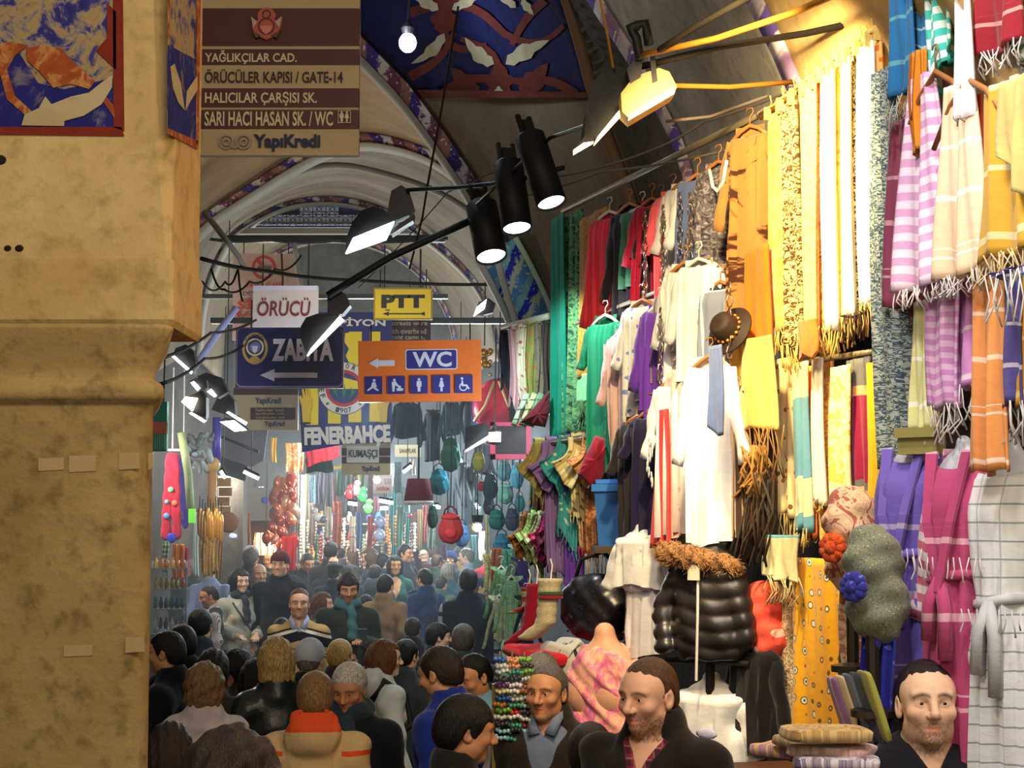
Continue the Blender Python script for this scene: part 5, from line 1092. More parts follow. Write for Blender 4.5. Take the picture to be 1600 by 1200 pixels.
for i in range(4): mb = MB(); mb.box((-.35 + i * .2, -.25, -z0 / 2), (.18, .02, z0 - .2)); mb.build('panel', plain((84, 54, 34), .6), cnt)
# ---- middle of the stall: tops, jacket, draped figure
def bust(x, ytop, ybot, wpx, off, m, label, rz, top_len=.5, sleeve=.18, neck=PORC, extra=None):
    c = atw(x, ytop, off); w_ = wpx * mpp(c.y) / max(.4, math.cos(WROT + rz)); h = c.z - atw(x, ybot, off).z
    o = empty('mannequin', c, WROT + rz, label, 'mannequin'); k = w_ / .5; t = link('torso', TORSO, neck, o, (0, 0, -.09 * k)); t.scale = (k * .92, k * .9, k * .55)
    link('top', garment_mesh(.42 * k, h * .98 - .1 * k, 1.05, .13 * k, .1, .05, seed=int(x), waist=.9), m, o, (0, 0, -.1 * k))
    if sleeve:
        for s in (-1, 1): link('sleeve', sleeve_mesh(.42 * k, sleeve, s, .085 * k, .07 * k, .05, 3), m, o, (0, 0, -.1 * k))
    z = -o.location.z; mb = MB(); mb.tube([(0, 0, -.5 * k), (0, 0, z + .02)], .016, 8); mb.lathe([(.14, z), (.14, z + .02), (.03, z + .03)], 16); mb.build('stand', metal((90, 90, 94)), o)
    return o
CREAMP = plain((226, 214, 190), .45, .4)
bust(1002, 812, 918, 84, .28, cloth((226, 224, 226)), 'neck mannequin in a white frilled top beside the fur hooded jacket', .6, neck=PORC)
b_ = bust(1112, 1040, 1200, 122, .30, cloth((240, 238, 234)), 'headless mannequin in a white T-shirt with a pink print', .6, sleeve=.2, neck=CREAMP)
mb = MB()
for i in range(7): t = i * .9; mb.ball((.05 + .035 * math.cos(t), -.150, -.30 + .03 * math.sin(t)), (.022, .006, .014), 8, 5)
mb.build('print', plain((206, 80, 150), .7), b_, True); mb = MB(); mb.ball((-.07, -.150, -.34), (.03, .006, .03), 8, 5); mb.build('print', plain((226, 90, 60), .7), b_, True)
mb = MB(); mb.ball((.08, -.150, -.24), (.05, .006, .02), 8, 5); mb.build('print', plain((190, 190, 220), .7), b_, True)
garment(985, 1044, 895, 1024, .24, cloth((214, 210, 218)), 'plain white long shirt below the frilled top', .0, .75, None, .5, 'shirt', 'hanging_shirt', dp=.08)
strip(962, 990, 880, 1000, .2, cloth((60, 52, 60), 'floral', (200, 170, 60), (190, 90, 150), s=.6), 'dark cloth covered with gold and pink trinkets beside the white shirt', 2, .02)
# jacket with the fur hood
o = empty('puffer_jacket', atw(1100, 876, .34), WROT + .62, 'black quilted jacket with a brown fur trimmed hood and price tag', 'jacket'); k = 150 * mpp(o.location.y) / .62
s = SDF(axis(-.42, .42, .012), axis(-.25, .25, .012), axis(-.75, .12, .012)); s.ell((.04, 0, -.25), (.25, .15, .34), .02); s.ell((.04, 0, -.48), (.25, .15, .26), .08); s.ell((.04, 0, -.08), (.22, .12, .12), .05)
s.cap((-.17, 0, -.08), (-.30, -.02, -.34), .085, .075, .03); s.cap((-.30, -.02, -.34), (-.24, -.10, -.55), .075, .06, .02); s.cap((.24, 0, -.1), (.31, 0, -.5), .08, .06, .03)
s.cut(lambda X, Y, Z: -.62 - Z + 0 * X); s.warp(lambda X, Y, Z: .014 * np.abs(np.sin(np.pi * (Z + .03 * np.sin(9 * X)) / .105)) * -1 + .006 * np.sin(31 * X + 17 * Z))
j = link('quilted_body', s.mesh('jacket')[0], plain((40, 36, 36), .35, .5), o); j.scale = (k, k, k)
rr = random.Random(5); mb = MB(); fu = []
s = SDF(axis(-.34, .34, .012), axis(-.25, .2, .012), axis(-.12, .2, .012)); s.cap((-.24, -.08, .05), (.0, -.15, .02), .075, .07, .03); s.cap((.0, -.15, .02), (.26, -.06, -.03), .07, .06, .03); s.warp(lambda X, Y, Z: .012 * np.sin(60 * X + 30 * Z) * np.sin(50 * Y + 40 * Z)); me, P = s.mesh('fur_trim'); f = link('fur_trim', me, hair_mat((150, 106, 62)), o); f.scale = (k, k, k)
idx = rr.sample(range(len(P)), min(900, len(P)))
for i in idx:
    p = Vector(P[i]); n = Vector((rr.uniform(-.5, .5), p.y + .08 + rr.uniform(-.5, .5) * .1, p.z - .02)).normalized(); n = (n + Vector((rr.uniform(-.8, .8), rr.uniform(-.8, .2), rr.uniform(-.9, .5)))).normalized(); mb.tube([p, p + n * rr.uniform(.02, .045)], [.0035, .0006], 3, False)
fu = mb.build('fur', hair_mat((166, 122, 74)), o); fu.scale = (k, k, k); tag(fu, kind='stuff')
mb = MB(); mb.box((.05 * k, -.19 * k, -.07 * k), (.09 * k, .004, .10 * k)); mb.build('price_tag', plain((214, 206, 180), .7), o); mb = MB(); mb.tube([(.07 * k, -.17 * k, -.1 * k), (.07 * k, -.178 * k, -.35 * k), (.05 * k, -.17 * k, -.75 * k)], .006, 5); mb.build('zip', M_WHITE, o)
mb = MB(); zj = -o.location.z; mb.tube([(.04 * k, 0, -.4 * k), (.04 * k, 0, zj + .02)], .018, 8); mb.tube([(-.3 * k, 0, -.64 * k), (.34 * k, 0, -.64 * k)], .012, 6); mb.build('stand', metal((60, 56, 54)), o)
# sequinned bag, draped figure, knitted socks, red cloth
o = empty('sequin_bag', atw(930, 895, .30), WROT + .7, 'black sequinned bag with glittering beads below the hanging scarves', 'bag'); s = SDF(axis(-.26, .26, .015), axis(-.16, .16, .015), axis(-.36, .08, .015)); s.ell((0, 0, -.16), (.19, .10, .16), .02); s.warp(lambda X, Y, Z: .008 * np.sin(50 * X) * np.sin(50 * Z)); s.cut(lambda X, Y, Z: Z + .0 * X - .02 + .25 * X); bg = link('body', s.mesh('bag')[0], plain((18, 16, 24), .35, .6), o); mb = MB()
for i in range(70): a, b = rr.uniform(-1, 1), rr.uniform(-1, 1); mb.ball((a * .14, -.095 * math.sqrt(max(.05, 1 - a * a * .6 - b * b * .5)), -.17 + b * .12), .006, 5, 4)
tag(mb.build('sequins', plain((90, 90, 150), .1, .9, .8), o), kind='stuff'); mb = MB(); mb.tube([(-.12, 0, -.05), (-.08, 0, .06), (.05, 0, .1), (.14, 0, .0)], .01, 6); mb.build('strap', M_BLACK, o, True)
o = empty('mannequin', atw(945, 985, .42), WROT + .75, 'headless mannequin wrapped in a pink and peach draped shawl', 'mannequin'); k = .95; t = link('torso', TORSO, plain((214, 160, 130), .5), o, (0, 0, -.08))
s = SDF(axis(-.34, .34, .011), axis(-.26, .26, .011), axis(-.85, .06, .011)); s.ell((0, 0, -.20), (.17, .13, .17), .03); s.ell((0, 0, -.46), (.16, .13, .24), .08); s.cap((.10, -.03, -.12), (.13, -.02, -.62), .07, .09, .05); s.cut(lambda X, Y, Z: Z + .06 + .5 * np.abs(X) * (Y < 0))
s.warp(lambda X, Y, Z: .006 * np.sin(46 * (Z + .8 * X + .9 * X * X) + 4 * Y) + .004 * np.sin(90 * (Z + .5 * X) + 3 * np.sin(12 * X))); link('shawl', s.mesh('shawl')[0], cloth((222, 120, 150), 'splash', (226, 176, 140), (196, 96, 140), s=1.6), o)
z = -o.location.z; mb = MB(); mb.tube([(0, 0, -.7), (0, 0, z + .02)], .016, 8); mb.lathe([(.14, z), (.14, z + .02), (.03, z + .03)], 16); mb.build('stand', metal((90, 90, 94)), o)
def sock(x, y0, y1, off, m, label, band=None, rz=.7, r=.05, lean=0):
    c = atw(x, y0, off); h = c.z - atw(x, y1, off).z; o = empty('knitted_sock', c, WROT + rz, label, 'sock'); P = []; U = []
    for i in range(20):
        t = i / 19; cx = lean * t + (.0 if t < .72 else (t - .72) / .28 * -.10); rr_ = r * (1.1 - .2 * math.sin(t * 3) + .06 * math.sin(t * 40)) * (1 if t < .95 else .6); row = [(cx + rr_ * math.cos(a), rr_ * .8 * math.sin(a), -h * t * (1 if t < .72 else 1 - .02)) for a in [2 * math.pi * q / 16 for q in range(16)]]; P.append(row); U.append([(q / 16 * .3, h * t) for q in range(16)])
    link('knit', grid_mesh('sock', P, True, True, U), m, o); mb = MB()
    if band:
        for i, bc in enumerate(band): mb = MB(); mb.lathe([(r * 1.0, -h * (.2 + .06 * i)), (r * 1.06, -h * (.2 + .06 * i) - .005), (r * 1.06, -h * (.25 + .06 * i)), (r, -h * (.25 + .06 * i) - .002)], 18); mb.build('band', cloth(bc), o)
    mb = MB(); mb.tube([(0, 0, -.01), (.01, 0, .06), (0, 0, .09)], .004, 4); mb.build('loop', M_WHITE, o); return o
sock(860, 904, 1004, .55, cloth((170, 160, 130), 'scroll', (196, 186, 150), s=.5), 'beige cable knit sock with red and green bands', ((60, 90, 60), (150, 40, 50)), r=.055, lean=-.04)
sock(838, 912, 1012, .52, cloth((150, 24, 48), 'vert', (120, 20, 40), s=.4), 'dark red knitted sock beside the beige one', None, r=.045, lean=-.06)
sock(826, 918, 960, .5, cloth((150, 160, 130), 'wide', (150, 40, 50)), 'short grey green sock with red cuff bands', None, r=.04)
folded(atw(862, 1022, .50), (.38, .34, .06), cloth((214, 30, 50)), 'bright red folded cloth on the bracelet rack', (0, .1, WROT + .3), 3)
folded(atw(884, 1052, .46), (.22, .12, .30), cloth((180, 180, 170), 'floral', (50, 50, 50), (120, 130, 110)), 'grey and black patterned cloth hanging behind the near men', (0, 0, WROT + .5), 2)
# blue plastic box
o = empty('storage_box', atw(976, 756, .12), WROT + .7, 'light blue plastic storage box on the shelf behind the scarves', 'box'); w_ = .095; mb = MB(); mb.raw([(-w_, -.12, -.04), (w_, -.12, -.04), (w_, .12, -.04), (-w_, .12, -.04), (-w_ * .85, -.1, -.33), (w_ * .85, -.1, -.33), (w_ * .85, .1, -.33), (-w_ * .85, .1, -.33)], [(3, 2, 1, 0), (4, 5, 6, 7), (0, 1, 5, 4), (1, 2, 6, 5), (2, 3, 7, 6), (3, 0, 4, 7)]); mb.build('tub', plain((58, 118, 200), .35, .5), o)
mb = MB(); mb.box((0, 0, -.02), (w_ * 2.15, .27, .035)); mb.box((0, 0, .01), (w_ * 1.9, .23, .02)); mb.build('lid', plain((70, 140, 220), .3, .5), o)
mb = MB(); c = atw(976, 858, .12); mb.box(c, (.3, .5, .03)); tag(mb.build('shelf_board', plain((80, 60, 44), .6)), 'narrow shelf board carrying the blue storage box', 'shelf')
# ---- scarves hung over the rods that stick out into the street
def draped(x, y, ybot, d, wpx, m, label, slant=.1, rz=.0, fr=0, frm=None, fold=2.2, amp=.018, group=None, end=0):
    c = at(x, y, d); h = c.z - at(x, ybot, d).z; w_ = wpx * mpp(d); SEED[0] += 1; o = empty('draped_scarf', c, rz, label, 'scarf', group); l1 = h - fr
    link('front_flap', strip_mesh(w_, l1, fold, amp, .012, SEED[0], slant=slant), m, o, (0, -.02, 0)); link('back_flap', strip_mesh(w_ * .96, l1 * .86, fold, amp, .012, SEED[0] + 50, slant=-slant * .6), m, o, (0, .03, 0))
    mb = MB(); n = 10; V = []
    for i in range(9): a = math.pi * i / 8; V += [(-w_ / 2 + w_ * j / n, -.005 - .028 * math.cos(a) + .004 * math.sin(j * 1.7), .026 * math.sin(a)) for j in range(n + 1)]
    mb.raw(V, [(i * (n + 1) + j, i * (n + 1) + j + 1, (i + 1) * (n + 1) + j + 1, (i + 1) * (n + 1) + j) for i in range(8) for j in range(n)], [(v[0], v[2]) for v in V]); mb.build('fold', m, o, True)
    if fr: link('fringe', fringe_mesh(w_, l1, fr, SEED[0], .015, slant), frm or m, o, (0, -.02, 0))
    if end: link('folded_end', strip_mesh(w_ * 1.15, end, 2.5, .02, .014, SEED[0] + 90, slant=.16, sway=-end * .45), m, o, (-.01, -.06, .0))
    return o
def triangle(x, y, pts, d, m, label, th=.05):
    """a shawl folded to a soft corner"""
    c = at(x, y, d); k = mpp(d); P = [((a - x) * k, (y - b) * k) for a, b in pts]; Q = []
    for i, p in enumerate(P):
        q = P[(i + 1) % len(P)]; Q += [(p[0] + (q[0] - p[0]) * t / 6, p[1] + (q[1] - p[1]) * t / 6) for t in range(6)]
    cx = sum(p[0] for p in Q) / len(Q); cz = sum(p[1] for p in Q) / len(Q); rows = []; U = []
    for sc, yy in ((.0, -th), (.3, -th * .95), (.6, -th * .75), (.85, -th * .4), (1, 0), (.85, th * .4), (.5, th * .6), (0, th * .6)):
        row = [(cx + (p[0] - cx) * sc, yy + .012 * math.sin(14 * p[1] / k / 20 + 9 * p[0] / k / 20) * (1 if 0 < sc < 1 else 0), cz + (p[1] - cz) * sc) for p in Q]; rows.append(row); U.append([(v[0], v[2]) for v in row])
    o = link('folded_shawl', grid_mesh('shawl', rows, True, False, U), m, None, c); return tag(o, label, 'shawl')
rail(at(846, 694, 9.3), at(1010, 668, 8.4), .016, plain((150, 146, 140), .3, .5, .6), 'grey rod sticking out with the woven scarves')
rail(at(786, 512, 10.6), at(858, 494, 10.2), .020, plain((190, 196, 180), .4, .5), 'pale rod end carrying the rolled scarves')
rod1 = [(850, 692, 800, 20, (150, 140, 90), 'floral', (190, 150, 70), 'olive and gold woven scarf', .12, 9.3), (868, 690, 910, 20, (150, 120, 190), 'plain', (0, 0, 0), 'lavender scarf', .05, 9.25), (886, 688, 860, 18, (60, 160, 170), 'floral', (200, 210, 200), 'turquoise flecked scarf', .15, 9.15), (898, 686, 960, 20, (120, 70, 190), 'shade', (106, 60, 180), 'violet scarf reaching lowest', .05, 9.2), (906, 684, 830, 18, (216, 206, 150), 'floral', (130, 120, 70), 'cream and olive scarf', .1, 9.05), (918, 682, 880, 20, (206, 60, 60), 'plaid', (180, 170, 130), 'red checked scarf', .05, 9.1), (930, 680, 900, 18, (206, 150, 90), 'scroll', (150, 90, 60), 'tan patterned scarf with long fringe', .0, 8.95), (940, 678, 870, 16, (40, 150, 206), 'blocks', (222, 120, 90), 'sky blue banded scarf', .0, 9.0)]
for x, y, yb, wd, c, kd, c2, lb, sl, d in rod1: draped(x, y, yb, d, wd + 12, cloth(c, kd, c2, c2), lb + ' over the grey rod', sl, .12, .10 if 'fringe' in lb else .05, cloth(tuple(min(255, int(q * 1.15)) for q in c)), group='scarves over the grey rod', end=.20)
triangle(925, 700, [(930, 680), (950, 686), (952, 704), (940, 752), (924, 760), (902, 742), (912, 716)], 8.7, cloth((156, 30, 56)), 'dark red folded shawl corner at the front of the grey rod')
draped(880, 800, 900, 9.4, 14, cloth((196, 190, 170), 'floral', (90, 120, 140)), 'grey speckled scarf hung behind the lavender one', .1, .1)
draped(955, 690, 840, 8.9, 16, cloth((110, 150, 190), 'shade', (90, 170, 220)), 'pale blue scarf end beside the storage box', 0, .1)
draped(860, 730, 880, 9.6, 16, cloth((196, 206, 170), 'splash', (120, 140, 100), (220, 226, 200)), 'pale green twisted scarf hung below the olive one', .2, .2)
draped(842, 740, 830, 9.8, 20, cloth((70, 40, 24), 'floral', (196, 110, 50), (46, 30, 20)), 'brown and rust shawl folded to a corner', .35, .2)
draped(838, 715, 790, 9.9, 18, cloth((60, 100, 84), 'stripe', (200, 120, 50)), 'green shawl with an orange border folded to a corner', .4, .2)
rod2 = [(792, 522, 605, 16, (40, 44, 64), 'plain', (0, 0, 0), 'navy scarf', .2), (804, 516, 640, 13, (220, 190, 200), 'vert', (190, 150, 170), 'pale pink scarf', .2), (818, 512, 636, 16, (222, 220, 206), 'floral', (190, 110, 90), 'cream rose scarf', .15), (832, 508, 624, 16, (120, 160, 90), 'scroll', (190, 120, 70), 'leaf green scarf', .1), (846, 506, 620, 16, (120, 116, 104), 'floral', (80, 100, 70), 'grey olive scarf', .05), (856, 506, 625, 12, (60, 54, 54), 'plain', (0, 0, 0), 'charcoal scarf', .0)]
for i, (x, y, yb, wd, c, kd, c2, lb, sl) in enumerate(rod2): draped(x, y, yb, 10.55 - i * .06, wd + 3, cloth(c, kd, c2, c2), lb + ' rolled over the pale rod end', sl, .15, group='scarves over the pale rod end')
triangle(840, 640, [(858, 610), (860, 640), (852, 668), (820, 662), (812, 660)], 10.05, cloth((110, 36, 54)), 'wine red folded shawl corner below the pale rod')
for i, (x, c, lb) in enumerate(((808, (196, 226, 206), 'mint green'), (820, (206, 214, 170), 'pale lime'), (830, (120, 170, 150), 'sea green'))): triangle(x, 640, [(x + 12, 612), (x + 20, 616), (x - 2 + i * 3, 668), (x - 10, 664)], 10.3 - i * .05, cloth(c, 'thin', (90, 120, 90)), lb + ' folded shawl edge below the pale rod')
rod3 = [(826, 806, 868, 16, (150, 90, 46), 'brown shawl'), (838, 804, 900, 16, (160, 196, 110), 'light green scarf'), (848, 806, 890, 14, (206, 206, 160), 'cream green scarf'), (858, 804, 905, 14, (196, 50, 120), 'magenta scarf'), (868, 806, 890, 14, (120, 40, 70), 'plum scarf')]
rail(at(815, 806, 9.9), at(880, 800, 9.5), .014, M_ROD, 'short lower rod with five bright scarves')
for i, (x, y, yb, wd, c, lb) in enumerate(rod3): draped(x, y, yb, 9.85 - i * .06, wd + 4, cloth(c, 'splash', tuple(int(q * .6) for q in c), tuple(min(255, q + 40) for q in c)), lb + ' over the short lower rod', .25 - i * .05, .15, .05, group='scarves over the short lower rod', end=.18)
# bead bracelets on a rack
o = empty('bracelet_rack', atw(800, 1130, .62), 0, 'upright rack with rods full of bead bracelets behind the near men', 'rack'); zr = -o.location.z
RC = at(800, 1080, 7.4); o.location = (RC.x, RC.y, 0); mb = MB()
for x in (-.075, .075): mb.box((x, .04, .95), (.015, .03, 1.30))
mb.box((0, .05, .95), (.15, .01, 1.25)); mb.build('frame', plain((150, 130, 60), .4, .5, .5), o)
BC = ((196, 206, 190), (120, 190, 70), (226, 150, 100), (40, 90, 170), (60, 60, 64), (200, 50, 50), (150, 200, 210), (226, 214, 150), (176, 110, 60), (230, 230, 226), (70, 150, 120), (110, 60, 130)); BN = ('pale green', 'lime', 'peach', 'blue', 'black', 'red', 'aqua', 'cream', 'brown', 'white', 'sea green', 'purple')
rg = random.Random(3); me_b = None; RN = ('top', 'second', 'third', 'fourth', 'fifth', 'sixth', 'seventh', 'eighth', 'ninth', 'tenth', 'eleventh', 'twelfth', 'thirteenth'); KN = ('pier side', 'middle', 'wall side')
for k in range(3):
    for i in range(13):
        if me_b is None:
            mb = MB(); 
            for q in range(10): t = 2 * math.pi * q / 10; mb.ball((.022 * math.cos(t), .03 * math.sin(t) - .02, .003 * math.sin(q * 2.1)), .0095, 6, 4)
            me_b = mb.mesh('bracelet')
        ci = rg.randrange(12); b = link('bracelet', me_b, plain(BC[ci], .3, .5), None, (RC.x - .05 + k * .05, RC.y + .0, RC.z + .13 - i * .026), (rg.uniform(-.15, .15), 0, rg.random()))
        tag(b, '%s bead bracelet, %s from the top of the rack, %s row' % (BN[ci], RN[i] if i else 'first', KN[k]), 'bracelet', 'bead bracelets on the rack')
for k in range(3): mb = MB(); mb.tube([(-.05 + k * .05, 0, RC.z - .25), (-.05 + k * .05, 0, RC.z + .16)], .004, 5); mb.build('rod', M_ROD, o)
# ================================================================ people
def rot(yaw=0, pitch=0, roll=0):
    return Matrix.Rotation(math.radians(yaw), 3, 'Z') @ Matrix.Rotation(math.radians(pitch), 3, 'X') @ Matrix.Rotation(math.radians(roll), 3, 'Y')
HC = Vector((0, -.015, 1.633))      # eye level centre of the head when standing 1.75 m
def add_head(s, C, Rm, fem=0, p=None, fine=True):
    p = p or {}; M = [list(r) for r in Rm]; T = lambda v: C + Rm @ Vector(v); jw = p.get('jaw', .93) * (.92 if fem else 1); no = p.get('nose', 1.0)
    E = lambda c, r, k=.02, sub=False: s.ell(T(c), r, k, sub, M)
    K = lambda a, b, ra, rb, k=.012, sub=False: s.cap(T(a), T(b), ra, rb, k, sub)
    E((0, .016, .030), (.0765, .097, .087), .02); E((0, -.022, -.030), (.064 * jw, .066, .082), .03); E((0, -.028, .030), (.066, .062, .050), .03)
    E((0, -.060, -.096), (.027 * jw, .026, .020), .028)
    for a in (-1, 1):
        E((a * .046 * jw, -.008, -.070), (.020, .034, .028), .03); E((a * .043, -.060, -.026), (.022, .022, .018), .025)
        if fine: E((a * .031, -.100, -.002), (.017, .014, .011), .014, True)
        K((a * .014, -.085, .021), (a * .046, -.074, .023), .0095, .008, .014)
        if fine:
            E((a * .031, -.0735, -.001), (.0165, .0135, .0135), .005)      # lids round the eyeball
            E((a * .031, -.0905, -.0005), (.0175, .0085, .0038), .003, True)
        E((a * .077, .012, -.008), (.009, .021, .031), .006); E((a * .084, .004, -.008), (.006, .011, .018), .004, True); E((a * .076, .006, -.03), (.007, .010, .010), .006)
    K((0, -.084, .016), (0, -.103 - .006 * no, -.030), .0078, .0125 * no, .012)
    for a in (-1, 1): K((a * .012 * no, -.092, -.034), (a * .011 * no, -.101, -.036), .0075, .0075, .007)
    if fine:
        for a in (-1, 1): E((a * .007, -.104, -.044), (.0038, .006, .004), .003, True)
    K((-.025, -.070, -.0662), (0, -.0805, -.0622), .0050, .0074, .007); K((.025, -.070, -.0662), (0, -.0805, -.0622), .0050, .0074, .007)
    K((-.019, -.0705, -.0735), (0, -.0765, -.0738), .0062, .0082, .008); K((.019, -.0705, -.0735), (0, -.0765, -.0738), .0062, .0082, .008)
    if fine:
        for a in (-1, 1): K((0, -.0885, -.0682), (a * .027, -.0765, -.0678), .0022, .0020, .003, True)
ARMS = {'down': ((.235, .05, 1.13), (.25, -.03, .89)), 'bent': ((.245, .05, 1.15), (.11, -.22, 1.08)), 'phone': ((.245, .0, 1.16), (.10, -.25, 1.20)), 'crossed': ((.255, .0, 1.15), (-.10, -.17, 1.13))}
def arms(pose):
    e, w = ARMS[pose]; out = []
    for a in (-1, 1):
        W = Vector((a * w[0], w[1] - (.03 if pose == 'crossed' and a > 0 else 0), w[2] + (.03 if pose == 'crossed' and a > 0 else 0)))
        if pose == 'phone' and a < 0: W = Vector((-.06, -.22, 1.12))
        out.append((a, Vector((a * .178, .022, 1.392)), Vector((a * e[0], e[1], e[2])), W))
    return out
def add_hand(s, a, E, W, curl=.6):
    d = (W - E).normalized(); side = Vector((0, 0, 1)).cross(d); side = (side if side.length > .2 else Vector((1, 0, 0))).normalized(); nrm = d.cross(side).normalized()
    s.cap(W, W + d * .075, .022, .031, .015)
    L = (.062, .07, .065, .05)
    for i in range(4):
        b = W + d * .085 + side * (.0195 * (i - 1.5)); m = b + d * L[i] * .55 - nrm * .012 * curl; t = m + d * L[i] * .40 * (1 - curl * .5) - nrm * .035 * curl; s.cap(b, m, .0092, .0085, .006); s.cap(m, t, .0083, .007, .006)
    th = W + d * .03 + side * (-.028 * a); t1 = th + d * .035 - side * (.02 * a) - nrm * .012; s.cap(th, t1, .012, .010, .01); s.cap(t1, t1 + d * .03 - nrm * .01, .0095, .008, .008)
def torso_prims(s, t=0.0, fem=0, arm=None, k=.05, sleeve=1.0, ta=None):
    ta = t if ta is None else ta; w_ = .90 if fem else 1
    s.ell((0, .012, 1.27), (.168 * w_ + t, .112 + t, .21 + t), k); s.ell((0, .0, 1.05), (.150 * w_ + t, .105 + t, .17), k); s.ell((0, .008, .93), (.163 + t, .115 + t, .13), k)
    [s.cap((0, .024, 1.432), (a * .150 * w_, .022, 1.390), .052 + t, .050 + t, .04) for a in (-1, 1)]; s.ell((0, .03, 1.44), (.105 + t, .07 + t, .065), .04)
    if fem:
        for a in (-1, 1): s.ell((a * .075, -.085 - t * .5, 1.26), (.062, .05, .06), .04)
    if arm:
        for a, S, E, W in arms(arm):
            S = Vector((S.x * w_, S.y, S.z)); s.cap(S, E, .052 + ta, .042 + ta, .03)
            if sleeve >= 1: s.cap(E, W, .041 + ta, .030 + ta, .02)
            elif sleeve < .9: pass
_T = {}
def body(pose, fem=0, yaw=0, pitch=0, res=.006, bres=.02, p=None, colour=None, key=None, hands=True):
    kk = ('body', pose, fem, yaw, pitch, res, key)
    if kk in _T: return _T[kk]
    Rm = rot(yaw, pitch); C = HC + Rm @ Vector((0, -.02, 0)) - Vector((0, -.02, 0)) + Vector((0, 0, -(p or {}).get('drop', 0))) + Vector((0, -math.sin(math.radians(max(0, pitch))) * .03, -math.sin(math.radians(max(0, pitch))) * .03))
    hx, hy, hz = [], [], []
    if hands:
        for a, S, E, W in arms(pose): hx.append((W.x - .11, W.x + .11, .009)); hy.append((W.y - .13, W.y + .1, .009)); hz.append((W.z - .16, W.z + .08, .009))
    s = SDF(axis(-.40, .42, bres, [(-.115, .115, res)] + hx), axis(-.44, .26, bres, [(-.15, .14, res)] + hy), axis(-.02, 1.80, bres, [(1.48, 1.77, res)] + hz))
    torso_prims(s, 0, fem, pose); nw = .046 if fem else .057
    s.cap((0, .028, 1.43), C + Rm @ Vector((0, .022, -.07)), nw * 1.08, nw, .035)
    for a, S, E, W in arms(pose):
        if hands: add_hand(s, a, E, W)
    for a in (-1, 1):
        s.cap((a * .088, .008, .90), (a * .10, -.008, .50), .083, .054, .04); s.cap((a * .10, -.008, .50), (a * .105, .025, .09), .054, .036, .03); s.cap((a * .105, .03, .05), (a * .12, -.14, .03), .04, .03, .03)
    add_head(s, C, Rm, fem, p, res < .008)
    me, P = s.mesh('body', False)
    L = (P - np.array(C)) @ np.array(Rm); x, y, z = L[:, 0], L[:, 1], L[:, 2]; col = np.ones((len(P), 4), np.float32); p = p or {}
    front = (y < -.03); 
    def blend(m, c): 
        m = np.clip(m, 0, 1)[:, None]; col[:, :3] = col[:, :3] * (1 - m) + np.array(c) * m
    g = lambda v, c, w_: np.exp(-((v - c) / w_) ** 2)
    inhead = (np.abs(z) < .16) & (np.abs(x) < .1) & (np.abs(y) < .14)
    for a in (-1, 1): blend(.35 * g(x, a * .045, .02) * g(z, -.035, .02) * front * inhead, (1.05, .72, .66))
    blend(.3 * g(x, 0, .016) * g(z, -.033, .016) * (y < -.09) * inhead, (1.05, .75, .7))
    for a in (-1, 1): blend(.45 * g(x, a * .031, .020) * g(z, -.004, .013) * front * inhead, (.62, .48, .42))
    bd = p.get('beard', .25 if not fem else 0)
    jaw = 1 / (1 + np.exp((z + .052 + .35 * np.maximum(0, y + .03)) * 260)) * (y < .025) * (z > -.135) * inhead; mous = g(z, -.054, .0065) * g(x, 0, .028) * (y < -.075) * inhead
    if p.get('goatee'): jaw = jaw * (.45 + .55 * g(x, 0, .034)); 
    nz = .75 + .5 * np.sin(x * 900 + 3 * np.sin(z * 700)) * np.sin(z * 800 + y * 600); blend(bd * np.maximum(jaw, mous) * np.clip(nz, .5, 1.2), p.get('bcol', (.20, .15, .12)))
    lips = g(z, -.0685, .0078) * g(x, 0, .022) * (y < -.068) * inhead; blend(.95 * np.clip(lips * 1.4, 0, 1), (.92, .56, .50))
    if not p.get('nobrow'):
        for a in (-1, 1):
            xx = np.abs(x - a * .031); blend(1.0 * (xx < .022) * g(z, .0225 - 14 * (x * a - .028) ** 2, .0058) * (y < -.05) * inhead * (1 - .3 * xx / .02), p.get('brow', (.09, .06, .05)))
    if res >= .008:
        for a in (-1, 1): blend(.85 * g(x, a * .031, .011) * g(z, -.001, .0055) * (y < -.06) * inhead, (.10, .07, .06))
    ca = me.color_attributes.new('Col', 'FLOAT_COLOR', 'POINT'); ca.data.foreach_set('color', col.ravel())
    _T[kk] = (me, C, Rm); return _T[kk]
def hz_line(y, pts): return np.interp(y, [q[0] for q in pts], [q[1] for q in pts])
